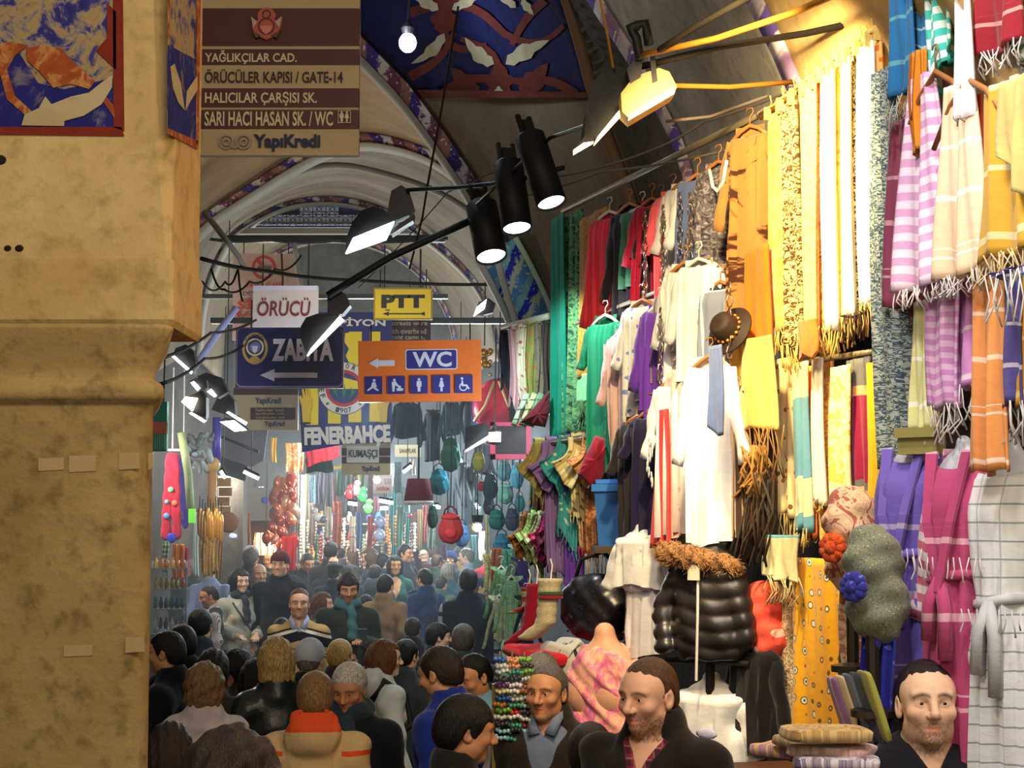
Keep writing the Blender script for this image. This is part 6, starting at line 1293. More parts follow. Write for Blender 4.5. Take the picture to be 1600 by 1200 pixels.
def hair(style, res=.007):
    kk = ('hair', style, res)
    if kk in _T: return _T[kk]
    s = SDF(axis(-.16, .16, res), axis(-.17, .21, res), axis(-.42 if style == 'long' else -.2, .19, res)); t = {'crop': .004, 'short': .010, 'receding': .006, 'thick': .015, 'bald': .003}.get(style, .016)
    s.ell((0, .016, .030), (.0765 + t, .097 + t, .087 + t * 1.15), .01); s.ell((0, .04, -.02), (.066 + t, .075 + t, .075), .03)
    fr = {'crop': [(-.12, .070), (-.085, .066), (-.05, .052), (-.03, .014), (-.015, -.006), (.0, -.004), (.012, .022), (.03, .010), (.05, -.045), (.12, -.072)]}
    fr['short'] = [(-.13, .064), (-.085, .058), (-.055, .050), (-.035, .02), (-.02, -.018), (-.004, -.015), (.010, .022), (.032, .004), (.05, -.055), (.12, -.082)]
    fr['receding'] = [(-.12, .105), (-.07, .085), (-.04, .058), (-.03, .016), (-.018, -.010), (.0, -.006), (.012, .022), (.03, .010), (.05, -.045), (.12, -.072)]
    fr['bald'] = [(-.12, .2), (.0, .12), (.01, .035), (.03, .03), (.06, .05), (.12, .02)]
    fr['thick'] = [(-.14, .050), (-.09, .044), (-.06, .040), (-.04, .0), (-.02, -.03), (.0, -.025), (.012, .01), (.03, -.03), (.05, -.075), (.13, -.095)]
    if style in fr: s.cut(lambda X, Y, Z: hz_line(Y, fr[style]) + (.02 * (np.abs(X) > .045) * (Y < -.05) if style in ('crop', 'receding') else 0) - .010 * np.sin(37 * X + 2) * (style == 'thick') - Z)
    if style == 'bald': s.cut(lambda X, Y, Z: Z - .055 + 0 * X * Y); s.cut(lambda X, Y, Z: hz_line(Y, [(-.1, .1), (.0, .02), (.02, .0), (.05, -.05), (.12, -.07)]) - Z + 0 * X)
    if style in ('bob', 'long', 'curly', 'bun', 'ponytail'):
        if style == 'bob': s.ell((0, .03, -.02), (.105, .115, .125), .03); s.ell((0, .05, -.10), (.100, .085, .06), .03)
        if style == 'long': s.ell((0, .035, -.02), (.100, .11, .12), .03); s.cap((0, .06, -.08), (0, .10, -.33), .095, .075, .04)
        if style == 'curly': s.ell((0, .03, .0), (.115, .122, .128), .03); s.ell((0, .05, -.07), (.11, .095, .08), .03)
        if style == 'bun': s.ell((0, .125, .02), (.05, .045, .05), .015)
        if style == 'ponytail': s.cap((0, .12, .04), (0, .16, -.16), .035, .02, .02)
        cx = .064 if style != 'bun' else .075
        s.cut(lambda X, Y, Z: np.minimum(-(Y + .035 + .25 * np.maximum(0, Z - .03)), np.minimum(.062 - Z, cx - np.abs(X) * (1 if style != 'bun' else .8))) * 1.0)
        s.ell((0, -.07, -.045), (.062, .08, .10), .01, True)
        if style == 'bun': s.cut(lambda X, Y, Z: hz_line(Y, [(-.12, .06), (-.05, .05), (-.03, .01), (.0, .0), (.03, -.03), (.06, -.06), (.2, -.06)]) - Z + 0 * X)
    if style == 'curly': s.warp(lambda X, Y, Z: .007 * np.sin(95 * X + 20 * Z) * np.sin(90 * Y + 30 * Z) + .005 * np.sin(80 * Z + 40 * X))
    elif style in ('bob', 'long', 'ponytail'): s.warp(lambda X, Y, Z: .0035 * np.sin(150 * X + 60 * Y + 6 * Z) + .002 * np.sin(240 * Y - 90 * X))
    else: s.warp(lambda X, Y, Z: .0016 * np.sin(210 * X + 40 * Z) * np.sin(170 * Y + 60 * Z))
    _T[kk] = s.mesh('hair', False)[0]; return _T[kk]
def headwear(kind):
    kk = ('wear', kind)
    if kk in _T: return _T[kk]
    s = SDF(axis(-.14, .14, .007), axis(-.2, .17, .007), axis(-.12, .17, .007)); s.ell((0, .016, .036), (.093, .113, .10), .01)
    if kind == 'beanie': s.cut(lambda X, Y, Z: (.020 + .35 * np.minimum(0, -Y)) * .6 - Z + 0 * X - .0); s.warp(lambda X, Y, Z: .0025 * np.sin(np.arctan2(X, Y + 1e-4) * 40))
    else:
        s.cut(lambda X, Y, Z: .022 - .62 * np.maximum(0, Y) - Z + 0 * X)
        if kind == 'flatcap': s.ell((0, -.02, .085), (.115, .14, .042), .03)
        s.ell((0, -.125, .030), (.07, .06, .010), .012)
        s.ell((0, .02, .132), (.009, .009, .006), .004)
        s.warp(lambda X, Y, Z: .0012 * np.cos(np.arctan2(X, Y + 1e-4) * 6))
    _T[kk] = s.mesh(kind)[0]; return _T[kk]
def folds(X, Y, Z, a=1.0):
    a = a * 1.25
    return a * (.006 * np.sin(26 * Z + 9 * X + 5 * np.sin(7 * X + 4 * Y)) * (np.abs(X) > .1) + .004 * np.sin(19 * Z - 14 * np.abs(X) + 8 * Y) + .003 * np.sin(43 * Z + 21 * X * np.sign(X)))
def garb(kind, pose, fem=0, res=.014, opt=''):
    kk = ('garb', kind, pose, fem, res, opt)
    if kk in _T: return _T[kk]
    s = SDF(axis(-.44, .44, res), axis(-.42, .32, res), axis(.40 if kind == 'coat' else .62, 1.66, res))
    C0 = (0, .025, 1.52)
    if kind in ('jacket', 'coat', 'hooded', 'fleece'):
        t = {'jacket': .026, 'coat': .030, 'hooded': .036, 'fleece': .026}[kind]; torso_prims(s, t, fem, pose, .05)
        if kind == 'coat': s.cap((0, .01, .95), (0, .01, .5), .19, .2, .06)
        for a, S, E, W in arms(pose): d = (W - E).normalized(); s.put(lambda X, Y, Z: -(((X - W.x + d.x * .01) * d.x + (Y - W.y + d.y * .01) * d.y + (Z - W.z + d.z * .01) * d.z)) + 0 * X, W - Vector((.08,) * 3), W + Vector((.08,) * 3), 0, True)
        s.ell((0, .03, 1.50), (.098, .088, .085), .03)
        if kind == 'hooded': s.ell((0, .125, 1.46), (.145, .075, .10), .03); s.ell((0, .10, 1.55), (.115, .06, .05), .03)
        s.ell((0, .018, 1.60), (.080, .078, .12), .01, True)
        if kind == 'hooded': s.ell((0, .11, 1.56), (.085, .04, .06), .015, True)
        s.cut(lambda X, Y, Z: Z - 1.565 - .35 * Y + 0 * X)
        z0 = {'jacket': 1.22, 'coat': 1.3, 'hooded': 1.42, 'fleece': 1.30}[kind]
        if 'closed' not in opt: s.put(lambda X, Y, Z: np.maximum(np.maximum(np.abs(X) - .36 * (Z - z0) - .012, Y + .045), z0 - Z), (-.15, -.3, z0), (.15, -.03, 1.62), .012, True)
        s.cut(lambda X, Y, Z: (.48 if kind == 'coat' else .80) - Z + 0 * X)
        s.warp(lambda X, Y, Z: folds(X, Y, Z, 1.0))
        if 'quilt' in opt: s.warp(lambda X, Y, Z: -.010 * np.abs(np.sin(np.pi * Z / .085)))
    elif kind in ('shirt', 'sweater', 'tshirt', 'vest'):
        t = {'shirt': .013, 'sweater': .020, 'tshirt': .022, 'vest': .030}[kind]
        if kind == 'tshirt':
            torso_prims(s, t, fem, None, .05)
            for a, S, E, W in arms(pose): m = S.lerp(E, .75); s.cap(S, m, .058 + t, .052 + t, .03)
        elif kind == 'vest': torso_prims(s, t, fem, None, .05)
        else:
            torso_prims(s, t, fem, pose, .05)
            for a, S, E, W in arms(pose): d = (W - E).normalized(); s.put(lambda X, Y, Z: -(((X - W.x + d.x * .01) * d.x + (Y - W.y + d.y * .01) * d.y + (Z - W.z + d.z * .01) * d.z)) + 0 * X, W - Vector((.08,) * 3), W + Vector((.08,) * 3), 0, True)
        if kind == 'shirt': s.ell((0, .03, 1.495), (.083, .078, .062), .02); s.ell((0, .016, 1.60), (.069, .069, .115), .006, True); s.cut(lambda X, Y, Z: Z - 1.545 - .35 * Y + 0 * X)
        else: s.ell((0, .02, 1.585), (.078, .080, .10), .008, True); s.cut(lambda X, Y, Z: Z - 1.50 - .30 * Y + 0 * X)
        z0 = {'shirt': 1.36 if 'open' in opt else 1.43, 'sweater': 1.40, 'tshirt': 1.385, 'vest': 1.22}[kind]
        s.put(lambda X, Y, Z: np.maximum(np.maximum(np.abs(X) - .50 * (Z - z0), Y + .025), z0 - Z), (-.1, -.3, z0), (.1, -.03, 1.6), .012, True)
        s.cut(lambda X, Y, Z: .82 - Z + 0 * X); s.warp(lambda X, Y, Z: folds(X, Y, Z, .7))
    elif kind == 'scarf':
        s.cap((-.05, -.02, 1.50), (.05, -.02, 1.50), .06, .06, .03); s.cap((-.05, .05, 1.52), (.05, .05, 1.52), .06, .06, .03); s.ell((0, .02, 1.60), (.066, .064, .12), .01, True); s.cap((.02, -.10, 1.46), (.03, -.14, 1.24), .035, .045, .03); s.warp(lambda X, Y, Z: .006 * np.sin(60 * Z + 25 * X))
    elif kind == 'trousers':
        s = SDF(axis(-.3, .3, .022), axis(-.25, .25, .022), axis(.02, 1.05, .022))
        s.ell((0, .008, .92), (.178, .13, .13), .04)
        for a in (-1, 1): s.cap((a * .09, .008, .90), (a * .102, -.008, .5), .098, .07, .04); s.cap((a * .102, -.008, .5), (a * .106, .022, .07), .07, .058, .03)
        s.cut(lambda X, Y, Z: Z - 1.0 + 0 * X)
    elif kind == 'shoes':
        s = SDF(axis(-.24, .24, .014), axis(-.26, .16, .014), axis(-.03, .14, .014))
        for a in (-1, 1): s.cap((a * .105, .035, .055), (a * .122, -.15, .04), .052, .042, .02)
        s.cut(lambda X, Y, Z: .003 - Z + 0 * X)
    me, P = s.mesh(kind); _T[kk] = me; return me
EYE = None
def eye_mesh():
    global EYE
    if EYE is None:
        mb = MB(); mb.ball((0, 0, 0), .0122, 32, 22); EYE = mb.mesh('eye', True); EYE.materials.append(plain((206, 196, 186), .15, .6)); EYE.materials.append(plain((58, 36, 22), .1, .7)); EYE.materials.append(plain((8, 8, 8), .1, .7))
        for p in EYE.polygons:
            c = p.center.normalized(); q = -c.y; p.material_index = 2 if q > .968 else 1 if q > .905 else 0
    return EYE
SK = {'light': (224, 172, 140), 'fair': (232, 190, 160), 'tan': (196, 138, 100), 'olive': (206, 152, 110), 'red': (220, 150, 120)}
HR = {'black': (22, 18, 18), 'dark': (40, 28, 22), 'brown': (84, 56, 36), 'grey': (120, 112, 104), 'white': (206, 202, 196), 'blond': (196, 160, 96), 'salt': (92, 86, 80), 'chestnut': (110, 66, 40), 'sandy': (140, 108, 70)}
def person(px, yt, hp, yaw, label, sk='light', hs='short', hc='dark', wear=(('jacket', (30, 30, 34)),), pose='down', fem=0, hy=0, hpitch=0, hat=None, res=.0085, face=None, key=None, dz=0, trous=(40, 40, 48), gres=.016, extra=None, mats=None, lean=0):
    d = F * .24 / hp + dz; P = at(px, yt, d); sc = max(.86, min(1.12, (P.z) / 1.76))
    ry = math.radians(yaw); o = empty('person', (P.x, d, 0), ry, label, 'person'); o.scale = (sc, sc, sc)
    if lean: o.rotation_euler = (0, 0, ry); 
    fz = P.z / sc - 1.756 + (face or {}).get('drop', 0); 
    if abs(fz) > .01: o.location.z = fz * sc if abs(fz) < .30 else 0
    me, C, Rm = body(pose, fem, hy, hpitch, res, .02 if res < .008 else .026, face, None, key)
    link('body', me, skin_mat(SK[sk]), o); q = Rm.to_euler()
    if res < .008:
        for a in (-1, 1):
            e = link('eye', eye_mesh(), None, o, C + Rm @ Vector((a * .031, -.0742, -.0005)), (q.x + .03, q.y, q.z))
    if hs: link('hair', hair(hs, .006 if res < .008 else .009), hair_mat(HR[hc]), o, C, q)
    if hat:
        h = link(hat[0] if hat[0] != 'cap' else 'cap', headwear(hat[0]), cloth(hat[1], 'plain'), o, C, q)
        if len(hat) > 2: h.rotation_euler = (Rm @ Matrix.Rotation(math.radians(hat[2]), 3, 'Z')).to_euler()
    for w_ in wear:
        kind, c = w_[0], w_[1]; opt = w_[2] if len(w_) > 2 else ''
        m = c if isinstance(c, bpy.types.Material) else cloth(c)
        if opt in ('leather',): m = plain(c, .35, .5, 0, .3, 30)
        link({'hooded': 'hooded_jacket', 'fleece': 'jacket'}.get(kind, kind), garb(kind, pose, fem, gres, '' if opt == 'leather' else opt), m, o)
    link('trousers', garb('trousers', 'down'), cloth(trous), o); link('shoes', garb('shoes', 'down'), plain((30, 26, 24), .5), o)
    if extra: extra(o, C, Rm)
    return o
def collar(c):
    def f(o, C, Rm):
        for a in (-1, 1):
            mb = MB(); mb.raw([(a * .010, -.082, 1.440), (a * .040, -.068, 1.500), (a * .070, -.020, 1.528), (a * .078, -.040, 1.500), (a * .058, -.096, 1.430)], [(0, 1, 4), (1, 3, 4), (1, 2, 3)]); k = mb.build('shirt_collar', cloth(c), o, True); m = k.modifiers.new('thickness', 'SOLIDIFY'); m.thickness = .006
    return f
# ---- the four men closest to the lens
def glasses(o, C, Rm):
    mb = MB()
    for a in (-1, 1): mb.tube([C + Rm @ Vector((a * .031 + .02 * math.cos(t), -.098, .0 + .015 * math.sin(t))) for t in [k * math.pi / 6 for k in range(13)]], .0018, 5); mb.tube([C + Rm @ Vector((a * .051, -.096, .004)), C + Rm @ Vector((a * .079, .01, .004))], .0018, 5)
    mb.tube([C + Rm @ Vector((-.011, -.1, .004)), C + Rm @ Vector((.011, -.1, .004))], .0018, 5); mb.build('glasses', M_BLACK, o, True)
NB = dict(res=.0036, gres=.010)
person(1446, 1029, 128, 2, 'man with a dark goatee and cropped hair in a black V neck shirt, arms folded', 'fair', 'crop', 'dark', (('tshirt', cloth((26, 26, 34))),), 'crossed', hy=-4, hpitch=-6, face=dict(drop=.05, beard=.95, goatee=1, jaw=.9, nose=1.05), key='n1', **NB)
def fleece_mark(o, C, Rm):
    mb = MB()
    for i in range(3): mb.box((.098 - i * .006, -.139, 1.262 - i * .008), (.03 - .004 * i, .004, .004))
    mb.ball((.112, -.139, 1.258), (.008, .003, .010), 8, 5); mb.build('stitched_mark', M_WHITE, o)
person(1017, 1024, 113, -32, 'bearded man in a black fleece over a red plaid shirt, looking towards the pier', 'light', 'crop', 'brown', (('shirt', cloth((150, 40, 52), 'plaid', (70, 30, 40), (110, 116, 124), s=.7), 'open'), ('fleece', cloth((34, 28, 26)))), 'down', hy=-10, hpitch=4, face=dict(drop=.035, beard=.9, bcol=(.20, .13, .08), nose=1.12, brow=(.16, .1, .07)), key='n2', extra=fleece_mark, **NB)
person(856, 1036, 91, -18, 'clean shaven man in an open dark jacket and blue grey shirt looking at the lens', 'tan', 'receding', 'salt', (('shirt', cloth((112, 124, 150)), ''), ('jacket', cloth((44, 36, 30)))), 'down', hy=-6, hpitch=0, face=dict(drop=.03, beard=.18, nose=1.1), key='n3', extra=collar((126, 138, 164)), **NB)
person(846, 1018, 90, 172, 'grey haired person in a pale grey jacket behind the clean shaven man', 'tan', 'short', 'grey', (('jacket', (150, 146, 150), 'closed'),), dz=.75)
person(722, 1084, 106, 98, 'black haired man in a dark jacket seen in profile at the bottom edge', 'tan', 'thick', 'black', (('jacket', cloth((34, 32, 32)), 'closed'),), 'down', hy=6, hpitch=8, face=dict(beard=.3, nose=1.15, jaw=1.08), key='n5', **NB)
person(922, 1130, 104, 178, 'dark haired person seen from behind between the two nearest talking men', 'tan', 'bun', 'dark', (('jacket', (40, 30, 26), 'closed'),), fem=1)
person(364, 1142, 165, 180, 'person with dark brown hair at the very bottom, only the top of the head showing', 'tan', 'curly', 'dark', (('jacket', (36, 32, 30), 'closed'),))
person(266, 1130, 112, 180, 'woman with long dark brown hair at the foot of the pier', 'light', 'long', 'dark', (('jacket', (40, 34, 30), 'closed'),), fem=1, dz=.95)
# ---- the crowd, second row
A = person
A(262, 985, 68, -100, 'man in glasses and a black jacket half hidden by the pier', 'olive', 'short', 'black', (('jacket', (24, 28, 36), 'closed'),), face=dict(beard=.4), key='g', extra=glasses, res=.006)
A(284, 975, 62, -130, 'black haired man in dark clothes just behind the man in glasses', 'tan', 'short', 'black', (('jacket', (26, 26, 30), 'closed'),))
A(313, 950, 54, 175, 'dark haired person in a slate jacket below the man in the waistcoat', 'light', 'short', 'black', (('jacket', (60, 70, 80), 'closed'),))
A(321, 1037, 74, 178, 'person with curly greying blond hair in a white and pink padded jacket', 'fair', 'curly', 'sandy', (('jacket', (226, 214, 218), 'closedquilt'),), fem=1)
A(333, 1014, 66, 165, 'brown haired woman behind the curly haired one', 'light', 'bob', 'dark', (('jacket', (70, 66, 56), 'closed'),), fem=1)
A(372, 1014, 62, -70, 'dark haired woman with her face turned down to the pier', 'tan', 'bob', 'black', (('jacket', (66, 62, 52), 'closed'),), fem=1, hpitch=14)
A(400, 1030, 64, 160, 'woman with long black hair beside the blond bob', 'tan', 'long', 'black', (('jacket', (34, 32, 32), 'closed'),), fem=1)
A(432, 996, 70, -165, 'woman with a smooth blond bob and black leather jacket', 'light', 'bob', 'blond', (('jacket', (34, 38, 36), 'leather'),), fem=1)
A(484, 998, 66, 172, 'person in a pale blue grey cap and dark green jacket', 'fair', 'crop', 'grey', (('jacket', (32, 42, 40), 'closed'),), hat=('cap', (214, 222, 238)))
A(531, 1000, 56, 150, 'short haired blond woman behind the pale cap', 'light', 'thick', 'blond', (('jacket', (60, 54, 48), 'closed'),), fem=1)
def beige_jacket():
    t = NT('two_tone_jacket'); v = t.coord('Object'); x, y, z = t.sep(v); n = t.noise(v, 8, 2); zz = t.math('ADD', z, t.math('MULTIPLY', n, .02))
    band = t.math('MULTIPLY', t.math('GREATER_THAN', zz, 1.50), t.math('LESS_THAN', zz, 1.60)); b2 = t.math('MULTIPLY', t.math('GREATER_THAN', zz, 1.38), t.math('MULTIPLY', t.math('LESS_THAN', zz, 1.405), t.math('GREATER_THAN', t.math('ABSOLUTE', x), .14)))
    t.bump(t.noise(v, 30, 3), .3, .01); return t.base(t.mix(t.math('MAXIMUM', band, b2), (206, 176, 130), (226, 84, 40)), .8, .2)
A(493, 1050, 84, 180, 'person in a beige hooded jacket with bright orange collar and trim', 'fair', 'thick', 'sandy', (('hooded', beige_jacket(), 'closed'),), gres=.012)
A(548, 1030, 80, -14, 'white haired man with a grey beard, head bowed, in a black jacket and dark scarf', 'tan', 'short', 'white', (('jacket', (28, 32, 38), 'closed'), ('scarf', (50, 70, 80))), hpitch=18, face=dict(beard=.8, bcol=(.75, .74, .74), brow=(.3, .28, .26)), key='w', res=.005)
def backpack(o, C, Rm):
    s = SDF(axis(-.2, .2, .016), axis(.08, .36, .016), axis(.9, 1.5, .016)); s.ell((0, .2, 1.2), (.15, .09, .22), .02); s.ell((0, .26, 1.12), (.12, .06, .13), .03); s.warp(lambda X, Y, Z: .004 * np.sin(40 * Z + 20 * X)); link('backpack', s.mesh('backpack')[0], plain((28, 28, 32), .6), o)
    for a in (-1, 1): mb = MB(); mb.tube([(a * .11, .15, 1.36), (a * .13, .06, 1.50), (a * .13, -.10, 1.40), (a * .14, -.14, 1.2), (a * .16, .10, 1.05)], .022, 6); mb.build('strap', plain((28, 28, 32), .6), o, True)
A(600, 1000, 62, 120, 'brown haired woman in a white hooded top with black backpack straps', 'fair', 'bob', 'chestnut', (('hooded', (226, 224, 220), 'closed'),), fem=1, hy=-20, extra=backpack)
A(634, 998, 58, 150, 'dark haired man between the white hood and the blue jacket', 'light', 'short', 'black', (('jacket', (60, 66, 70), 'closed'),))
A(692, 1006, 82, -112, 'dark haired man in a bright blue jacket leaning towards the pier', 'olive', 'short', 'dark', (('jacket', (30, 54, 150), 'closed'),), hpitch=14, hy=-8, face=dict(beard=.5), key='bl', res=.006)
A(744, 1016, 74, -48, 'moustached man in a light blue shirt looking down', 'tan', 'receding', 'black', (('shirt', (120, 176, 214)),), hpitch=18, face=dict(beard=.35, nose=1.15), key='ls', res=.006, extra=collar((136, 190, 224)))
A(684, 974, 48, 100, 'black haired person in front of the navy backs', 'light', 'thick', 'black', (('jacket', (44, 48, 56), 'closed'),))
A(724, 974, 56, 175, 'person with short greying brown hair behind the moustached man', 'light', 'short', 'salt', (('jacket', (70, 78, 84), 'closed'),))
# ---- the middle of the crowd
B = lambda px, yt, hp, *a, **k: person(px, yt, hp * .635, *a, **k)
def sweater_mat():
    t = NT('striped_sweater'); v = t.coord('Object'); x, y, z = t.sep(v); zz = t.math('ADD', z, t.math('MULTIPLY', t.math('ABSOLUTE', x), .28)); stops = [(0, (180, 150, 100)), (.46, (180, 150, 100)), (.47, (30, 28, 40)), (.485, (30, 28, 40)), (.49, (226, 214, 190)), (.505, (30, 28, 40)), (.52, (180, 150, 100)), (.60, (180, 150, 100)), (.605, (30, 30, 44)), (.72, (30, 30, 44)), (.725, (226, 216, 196)), (.76, (226, 216, 196)), (.765, (60, 46, 40)), (.785, (60, 46, 40)), (.79, (184, 152, 100))]
    r = t.math('MULTIPLY', t.math('SUBTRACT', zz, .95), 1.55); t.bump(t.noise(v, 300, 2), .2, .004); return t.base(t.ramp(r, stops, 'CONSTANT'), .9, .1)
B(468, 918, 73, 6, 'man in a tan, white and navy striped sweater standing still in the crowd', 'light', 'receding', 'brown', (('shirt', (176, 186, 226)), ('sweater', sweater_mat())), face=dict(beard=.3, nose=1.05), key='m1', res=.0045, extra=collar((186, 194, 232)), gres=.012, trous=(50, 50, 60))
def vest_shirt(): return cloth((206, 196, 190), 'vert', (120, 90, 90), s=.5)
B(329, 913, 56, -72, 'man in a dark waistcoat over a striped shirt, looking down', 'tan', 'crop', 'dark', (('shirt', vest_shirt()), ('vest', (40, 42, 44))), hpitch=14, face=dict(beard=.35), key='v', res=.006)
def strap_bag(o, C, Rm):
    mb = MB(); mb.tube([(-.12, -.10, 1.42), (-.02, -.165, 1.25), (.10, -.16, 1.08), (.2, -.1, .95)], .010, 6); mb.tube([(-.12, .12, 1.42), (0, .16, 1.2), (.2, .08, .95)], .010, 6); mb.build('bag_strap', plain((60, 58, 56), .6), o, True)
B(376, 890, 55, 28, 'dark haired woman in a cream jacket with a grey scarf and shoulder strap', 'fair', 'bob', 'black', (('jacket', (206, 204, 188), 'closed'), ('scarf', (60, 66, 74))), 'bent', fem=1, face=dict(beard=0), key='f1', res=.006, extra=strap_bag)
B(405, 880, 50, 22, 'bald man with a grey scarf and dark coat beside the cream jacket', 'light', 'bald', 'grey', (('coat', (30, 32, 42), 'closed'), ('scarf', (90, 92, 96))), face=dict(beard=.25), key='m4', res=.006)
B(438, 861, 55, -4, 'tall man in a dark red knitted hat and black coat', 'light', 'crop', 'dark', (('coat', (26, 28, 38), 'closed'),), hat=('beanie', (92, 30, 38)), face=dict(beard=.25), key='m4', res=.006)
B(421, 861, 42, 15, 'pale balding man looking over the bald man\'s shoulder', 'fair', 'bald', 'white', (('jacket', (70, 66, 66), 'closed'),), dz=1)
B(329, 872, 48, 180, 'broad man in a light blue shirt seen from behind', 'light', 'short', 'black', (('shirt', (160, 180, 226)),))
B(298, 873, 42, 178, 'grey haired man with a pale blue collar beside the glass display', 'light', 'short', 'grey', (('jacket', (44, 60, 66), 'closed'), ('shirt', (110, 160, 206))))
def phone(o, C, Rm): mb = MB(); mb.box((.085, -.335, 1.25), (.075, .012, .15), 0, Matrix.Rotation(.5, 3, 'X')); mb.build('phone', plain((70, 90, 96), .2, .6), o)
B(544, 894, 68, 10, 'bearded man in a dark olive jacket looking at a phone in his hand', 'tan', 'thick', 'dark', (('jacket', (50, 54, 46), 'closed'), ('scarf', (70, 110, 116))), 'phone', hpitch=10, face=dict(beard=.6), key='m9', res=.0055, extra=phone)
B(503, 925, 60, 78, 'woman with wavy chestnut hair and an olive coat turned to the stall', 'light', 'bob', 'chestnut', (('jacket', (96, 92, 66), 'closed'),), fem=1)
B(602, 897, 56, 158, 'black haired man in a camel jacket seen from behind', 'light', 'short', 'black', (('jacket', (150, 118, 84), 'closed'),), 'bent')
B(650, 922, 50, 165, 'older man in a blue cap and navy jacket seen from behind', 'light', 'crop', 'grey', (('jacket', (34, 40, 62), 'closed'),), hat=('flatcap', (36, 60, 104)))
def pale_sleeves():
    t = NT('navy_with_pale_sleeves'); v = t.coord('Object'); x, y, z = t.sep(v); t.bump(t.noise(v, 40, 3), .3, .01)
    return t.base(t.mix(t.math('MULTIPLY', t.math('GREATER_THAN', t.math('ABSOLUTE', x), .232), t.math('GREATER_THAN', t.math('FRACT', t.math('MULTIPLY', z, 9)), .35)), (26, 36, 50), (150, 160, 172)), .8, .2)
B(732, 888, 62, 180, 'man in a dark navy padded jacket with pale sleeves seen from behind', 'light', 'short', 'black', (('jacket', pale_sleeves(), 'closed'),))
B(664, 888, 50, -140, 'black haired man in a denim blue jacket behind the blue cap', 'light', 'short', 'black', (('jacket', (40, 66, 110), 'closed'),))
B(617, 868, 44, 14, 'dark haired woman in a teal jacket facing the lens', 'olive', 'bob', 'black', (('jacket', (50, 104, 96)),), fem=1, face=dict(beard=0), key='f1')
B(517, 846, 44, 178, 'tall man with a round black head of hair at the far middle', 'light', 'short', 'black', (('jacket', (50, 46, 50), 'closed'),))
B(520, 868, 42, 182, 'man with a bald spot in a navy coat before the tall man', 'light', 'bald', 'dark', (('coat', (30, 38, 54), 'closed'),), dz=-1.2)
B(522, 880, 46, 170, 'man in a black cap and navy jacket behind the phone user', 'light', 'crop', 'black', (('jacket', (28, 40, 60), 'closed'),), hat=('flatcap', (34, 30, 38)))
B(480, 863, 42, 30, 'dark haired man with his head bowed behind the striped sweater', 'tan', 'short', 'black', (('jacket', (34, 38, 46), 'closed'),), hpitch=16)
B(791, 948, 52, 178, 'person in a lilac knitted hat and mint green jacket by the stall', 'light', 'crop', 'grey', (('jacket', (150, 196, 160), 'closed'),), hat=('beanie', (150, 146, 190)))
B(752, 902, 48, 80, 'man in profile beside the navy padded jacket', 'light', 'short', 'dark', (('jacket', (40, 60, 60), 'closed'),), hat=('cap', (40, 44, 80)))
B(633, 850, 40, 60, 'black haired man far back with a dark grey coat', 'tan', 'short', 'black', (('jacket', (56, 60, 72), 'closed'),))
B(662, 858, 34, 170, 'grey haired balding person far back', 'fair', 'bald', 'grey', (('jacket', (90, 84, 80), 'closed'),))
B(704, 861, 36, -60, 'man in a navy cap far back below the red rucksack', 'light', 'crop', 'dark', (('jacket', (50, 56, 70), 'closed'),), hat=('cap', (34, 44, 92)))
B(729, 856, 38, -100, 'grey haired man in a pale blue shirt far back', 'fair', 'short', 'grey', (('shirt', (150, 180, 196)),))
B(763, 858, 36, -150, 'grey haired person in a red jacket near the bags', 'fair', 'short', 'grey', (('jacket', (176, 36, 50), 'closed'),))
B(352, 874, 38, -10, 'dark haired young man behind the cream jacket woman', 'tan', 'short', 'black', (('shirt', (206, 210, 216)),))
B(369, 872, 34, 120, 'dark haired person half hidden behind the cream jacket', 'light', 'thick', 'dark', (('jacket', (60, 56, 56), 'closed'),))
B(392, 853, 44, 165, 'grey green haired person before the lit wicker basket', 'tan', 'thick', 'grey', (('jacket', (70, 66, 60), 'closed'),), dz=-1.2)
B(390, 873, 36, 60, 'brown haired person left of the bald man', 'light', 'short', 'brown', (('jacket', (50, 46, 50), 'closed'),))
B(412, 866, 34, 170, 'black haired person in front of the copper lamps', 'light', 'short', 'black', (('jacket', (34, 34, 40), 'closed'),), dz=1.5)
B(599, 865, 40, 120, 'black haired man in a dark teal coat beside the teal jacket woman', 'light', 'thick', 'black', (('coat', (36, 60, 76), 'closed'),))
B(578, 857, 40, -80, 'brown haired woman in a navy coat far back', 'light', 'bob', 'brown', (('coat', (36, 48, 70), 'closed'),), fem=1)
B(566, 848, 34, 160, 'brown haired person far back under the white plates', 'light', 'short', 'brown', (('jacket', (86, 84, 70), 'closed'),))
B(545, 858, 34, 175, 'person in a pale khaki jacket and cap far back', 'light', 'crop', 'brown', (('jacket', (140, 134, 104), 'closed'),), hat=('cap', (150, 146, 120)))
B(497, 864, 34, 170, 'dark haired person far back beside the red cloth', 'light', 'short', 'black', (('jacket', (44, 48, 56), 'closed'),), dz=1.5)
B(462, 862, 34, -120, 'person in a charcoal coat far back beside the dark red hat', 'light', 'short', 'dark', (('jacket', (48, 46, 50), 'closed'),), dz=2)
B(683, 866, 36, 140, 'person in a dark green jacket far back under the red rucksack', 'light', 'short', 'brown', (('jacket', (56, 80, 66), 'closed'),))
B(690, 900, 44, 150, 'black haired person in a moss green jacket beside the denim jacket', 'light', 'short', 'black', (('jacket', (60, 84, 66), 'closed'),), dz=.8)
B(640, 870, 38, 170, 'person with grey streaked hair in a slate coat', 'light', 'short', 'salt', (('jacket', (70, 76, 90), 'closed'),))
B(790, 880, 40, 160, 'person in a grey green parka beside the hanging bags', 'light', 'bob', 'dark', (('jacket', (90, 120, 110), 'closed'),), fem=1)
